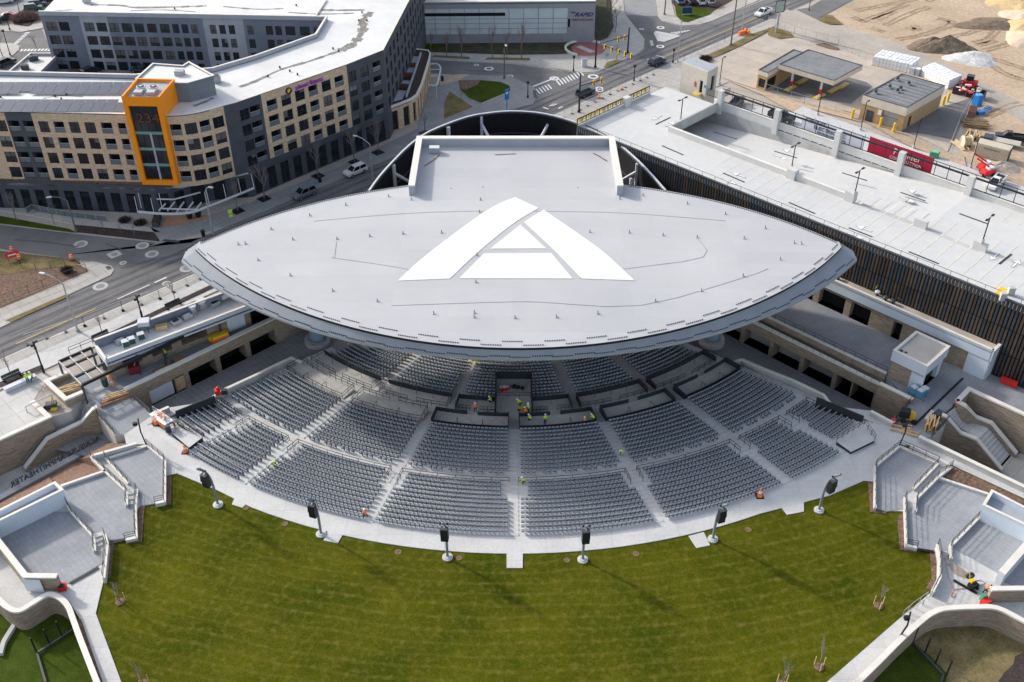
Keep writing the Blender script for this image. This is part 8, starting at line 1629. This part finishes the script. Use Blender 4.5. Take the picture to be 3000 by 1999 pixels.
# ================================================================ people
def person(q,z,pose,top,label,th=0,helmet=True,legs=jeans):
    base=P(*q,z); t=thing('person',label,'person',base,th); c={'stand':0,'bend':1,'crouch':2,'walk':3}[pose]
    if c==0: J=dict(pel=(0,0,.95),chest=(0,.02,1.38),neck=(0,.04,1.52),head=(0,.06,1.68),hl=(-.1,0,.92),kl=(-.12,.03,.5),al=(-.13,-.02,.08),fl=(-.14,.14,.04),hr=(.1,0,.92),kr=(.12,.06,.5),ar=(.14,.04,.08),fr=(.16,.2,.04),sl=(-.2,0,1.42),el=(-.3,.02,1.14),wl=(-.26,.2,.96),sr=(.2,0,1.42),er=(.3,.05,1.15),wr=(.24,.26,1.02))
    elif c==3: J=dict(pel=(0,0,.93),chest=(0,.08,1.36),neck=(0,.12,1.5),head=(0,.16,1.66),hl=(-.1,0,.9),kl=(-.11,.24,.5),al=(-.12,.28,.08),fl=(-.12,.44,.05),hr=(.1,0,.9),kr=(.11,-.06,.48),ar=(.12,-.38,.14),fr=(.12,-.26,.03),sl=(-.2,.06,1.4),el=(-.28,-.12,1.14),wl=(-.24,-.04,.92),sr=(.2,.06,1.4),er=(.28,.2,1.14),wr=(.22,.42,1.08))
    elif c==1: J=dict(pel=(0,-.1,.9),chest=(0,.26,1.16),neck=(0,.4,1.22),head=(0,.54,1.26),hl=(-.1,-.1,.86),kl=(-.14,.08,.5),al=(-.16,-.12,.08),fl=(-.16,.04,.04),hr=(.1,-.1,.86),kr=(.14,.22,.5),ar=(.18,.2,.08),fr=(.2,.36,.04),sl=(-.2,.28,1.14),el=(-.24,.42,.88),wl=(-.14,.56,.66),sr=(.2,.28,1.14),er=(.24,.46,.9),wr=(.14,.62,.7))
    else: J=dict(pel=(0,-.12,.42),chest=(0,.12,.8),neck=(0,.22,.92),head=(0,.3,1.06),hl=(-.1,-.1,.42),kl=(-.16,.3,.5),al=(-.16,.1,.08),fl=(-.16,.28,.04),hr=(.1,-.1,.42),kr=(.18,.26,.2),ar=(.18,-.16,.1),fr=(.18,-.02,.03),sl=(-.2,.14,.84),el=(-.28,.32,.62),wl=(-.18,.5,.5),sr=(.2,.14,.84),er=(.28,.34,.64),wr=(.16,.54,.5))
    names=list(J); ix={k:i for i,k in enumerate(names)}; E=[('pel','chest'),('chest','neck'),('neck','head'),('pel','hl'),('hl','kl'),('kl','al'),('al','fl'),('pel','hr'),('hr','kr'),('kr','ar'),('ar','fr'),('chest','sl'),('sl','el'),('el','wl'),('chest','sr'),('sr','er'),('er','wr')]
    rad_={'pel':.15,'chest':.17,'neck':.07,'head':.105,'hl':.1,'hr':.1,'kl':.075,'kr':.075,'al':.055,'ar':.055,'fl':.045,'fr':.045,'sl':.08,'sr':.08,'el':.055,'er':.055,'wl':.04,'wr':.04}
    me=bpy.data.meshes.new('body'); me.from_pydata([J[k] for k in names],[(ix[a],ix[b]) for a,b in E],[]); o=bpy.data.objects.new('body',me); COL.objects.link(o)
    md=o.modifiers.new('s','SKIN'); o.modifiers.new('d','SUBSURF').levels=1
    for i,k in enumerate(names): v=me.skin_vertices[0].data[i]; v.radius=(rad_[k],rad_[k]*(.72 if k in('chest','pel') else 1)); v.use_root=(k=='pel')
    dg=bpy.context.evaluated_depsgraph_get(); nm_=bpy.data.meshes.new_from_object(o.evaluated_get(dg)); bpy.data.objects.remove(o)
    hd=MB()
    for s,w_ in (('l','wl'),('r','wr')):
        w0=Vector(J[w_]); e0=Vector(J['e'+s]); d=(w0-e0).normalized(); sd=d.cross(Vector((0,0,1))).normalized(); hd.ball(w0+d*.06,.045,skin,6)
        for k in range(4): hd.tube([w0+d*.08+sd*(k-1.5)*.02,w0+d*(.15+.012*(1.5-abs(k-1.5)))+sd*(k-1.5)*.024,w0+d*.17+sd*(k-1.5)*.022-Vector((0,0,.03))],[.011,.01,.008],skin,4)
        hd.tube([w0+d*.04+sd*.03,w0+d*.1+sd*.075],[.013,.01],skin,4)
    h_=Vector(J['head']); hd.ball(h_+Vector((0,.1,-.01)),.022,skin,5)
    for x in (-.04,.04): hd.ball(h_+Vector((x,.095,.025)),.014,blackm,5)
    hd.bar(h_+Vector((-.03,.1,-.05)),h_+Vector((.03,.1,-.05)),.012,redm)
    for x in (-.105,.105): hd.ball(h_+Vector((x,0,0)),.025,skin,5)
    nm_.materials.clear()
    for m in (top,legs,skin,blackm): nm_.materials.append(m)
    P_,HZ=Vector(J['pel']),J['pel'][2]
    segs=[('leg',a,b) for a,b in (('pel','hl'),('hl','kl'),('kl','al'),('pel','hr'),('hr','kr'),('kr','ar'))]+[('boot','al','fl'),('boot','ar','fr'),('top','pel','chest'),('top','chest','sl'),('top','chest','sr'),('top','sl','el'),('top','sr','er'),('top','el','wl'),('top','er','wr'),('top','chest','neck'),('head','neck','head')]
    mi={'leg':1,'boot':3,'top':0,'head':2}
    for f in nm_.polygons:
        c_=f.center; best=None
        for k,a,b in segs:
            a=Vector(J[a]);b=Vector(J[b]); u=max(0,min(1,(c_-a).dot(b-a)/max(1e-6,(b-a).length_squared))); d=(c_-(a+(b-a)*u)).length
            if best is None or d<best[0]: best=(d,k)
        f.material_index=mi[best[1]]; f.use_smooth=True
    o=bpy.data.objects.new('body',nm_); COL.objects.link(o); o.parent=t
    ho=bpy.data.objects.new('hands_and_face',hd.mesh('hands_and_face')); COL.objects.link(ho); ho.parent=t
    if helmet: g=MB(); hh=h_+Vector((0,-.01,.05)); g.ball(hh,.14,hatw,10,.85); g.tube([hh+Vector((0,.03,-.02)),hh+Vector((0,.03,0))],.165,hatw,12); go_=bpy.data.objects.new('helmet',g.mesh('helmet')); COL.objects.link(go_); go_.parent=t
    else: g=MB(); g.ball(h_+Vector((0,-.025,.03)),.118,blackm,8); go_=bpy.data.objects.new('hair',g.mesh('hair')); COL.objects.link(go_); go_.parent=t
    return t
zz=lambda r:zc(r)+.05
for q,z,po,tp,lb,th in (((0,2,262,385),.1,'stand',hiyel,'left of two standing workers in yellow vests on the upper plaza',.5),((0,2,308,365),.1,'walk',hiyel,'right of two standing workers in yellow vests on the upper plaza',2.4),((0,2,1635,85),.05,'stand',hiyel,'worker in yellow vest standing at the far end of the bar counter',.3),((0,2,1535,155),.05,'bend',hiyel,'worker in yellow vest and white helmet bending over the bar counter',.8),((0,2,1385,155),.05,'crouch',hiyel,'worker in green vest crouching at the near end of the bar counter',.5),
    ((1,2,180,1160),-.9,'bend',hiyel,'worker in yellow vest bending in the left aisle of the upper rows',2.5),((1,2,2015,655),-2.9,'stand',hior,'worker in orange vest standing between the boxes left of the sound desk',.2),((1,2,2160,570),-3.3,'crouch',hiyel,'worker in yellow vest crouching behind the front seats left of the sound desk',1),((2,2,150,655),-3.0,'stand',hiyel,'worker in yellow vest and white helmet at the right edge of the sound desk',2),((2,2,135,690),-3.0,'bend',hior,'worker in orange vest bending at the right edge of the sound desk',.6),((2,2,80,605),-3.2,'bend',hiyel,'worker in yellow vest working on the sound desk floor',1.2),((2,2,170,735),-2.8,'crouch',hiyel,'worker in green vest crouching just below the sound desk corner',1),((2,2,305,762),-2.8,'stand',hiyel,'worker in yellow vest standing in the lower box right of the sound desk',.1),((2,2,668,765),-2.7,'crouch',hior,'worker in red orange vest crouching at the dark wall of the lower right box',.1),((2,2,750,750),-2.7,'bend',hiyel,'worker in yellow vest leaning at the right end of the lower right box',.7),
    ((2,2,1005,1048),-1.7,'bend',hiyel,'worker in yellow vest bending in the right aisle of the lower rows',2.8),((2,2,112,1308),-1.1,'crouch',hiyel,'worker in yellow vest and white helmet sitting by the centre stairs',1.5),((1,3,1010,50),.05,'crouch',hior,'worker in orange vest crouching at the last seats left of centre',.5),((3,3,1985,755),.08,'bend',hior,'worker in orange shirt bending near the pressure washer on the right path',-1.4)):
    person(q,z,po,tp,lb,th,'shirt' not in lb)
# clutter on the sound desk
for q,lb,m in (((1,2,2290,450),'white and red tool bags on the upper left of the sound desk',paintw),((2,2,55,440),'black equipment cases on the upper right of the sound desk',blackm),((2,2,100,630),'yellow cable reel on the sound desk front',yel)):
    p=P(*q,zc(41)+.3); mb=MB(); rr=random.Random(int(q[2]))
    for k in range(6): mb.box(p+Vector((rr.uniform(-.7,.7),rr.uniform(-.4,.4),.15+rr.uniform(0,.15))),(rr.uniform(.3,.7),rr.uniform(.3,.5),.3),rr.choice([m,m,redm if m is paintw else railm]),rr.uniform(0,3))
    solo(mb,'equipment_pile',lb,'equipment',p)
p=P(1,2,2070,178,-4.2); solo(MB().box(p+ZV*.4,(3.0,.4,.8),yel,.02).box(p+ZV*.5+Vector((0,-.21,0)),(2.8,.03,.2),rust,.02),'gate_barrier','yellow barrier at the stage front under the canopy edge','barrier',p)
p=P(2,2,190,170,-4.2); solo(MB().box(p+ZV*.5,(1.8,.6,.8),mat('teal_plastic',(.02,.22,.2),.5,.1,1),0).box(p+ZV*.92,(1.5,.4,.06),railm,0),'stage_case','teal case at the stage front under the canopy edge','case',p)
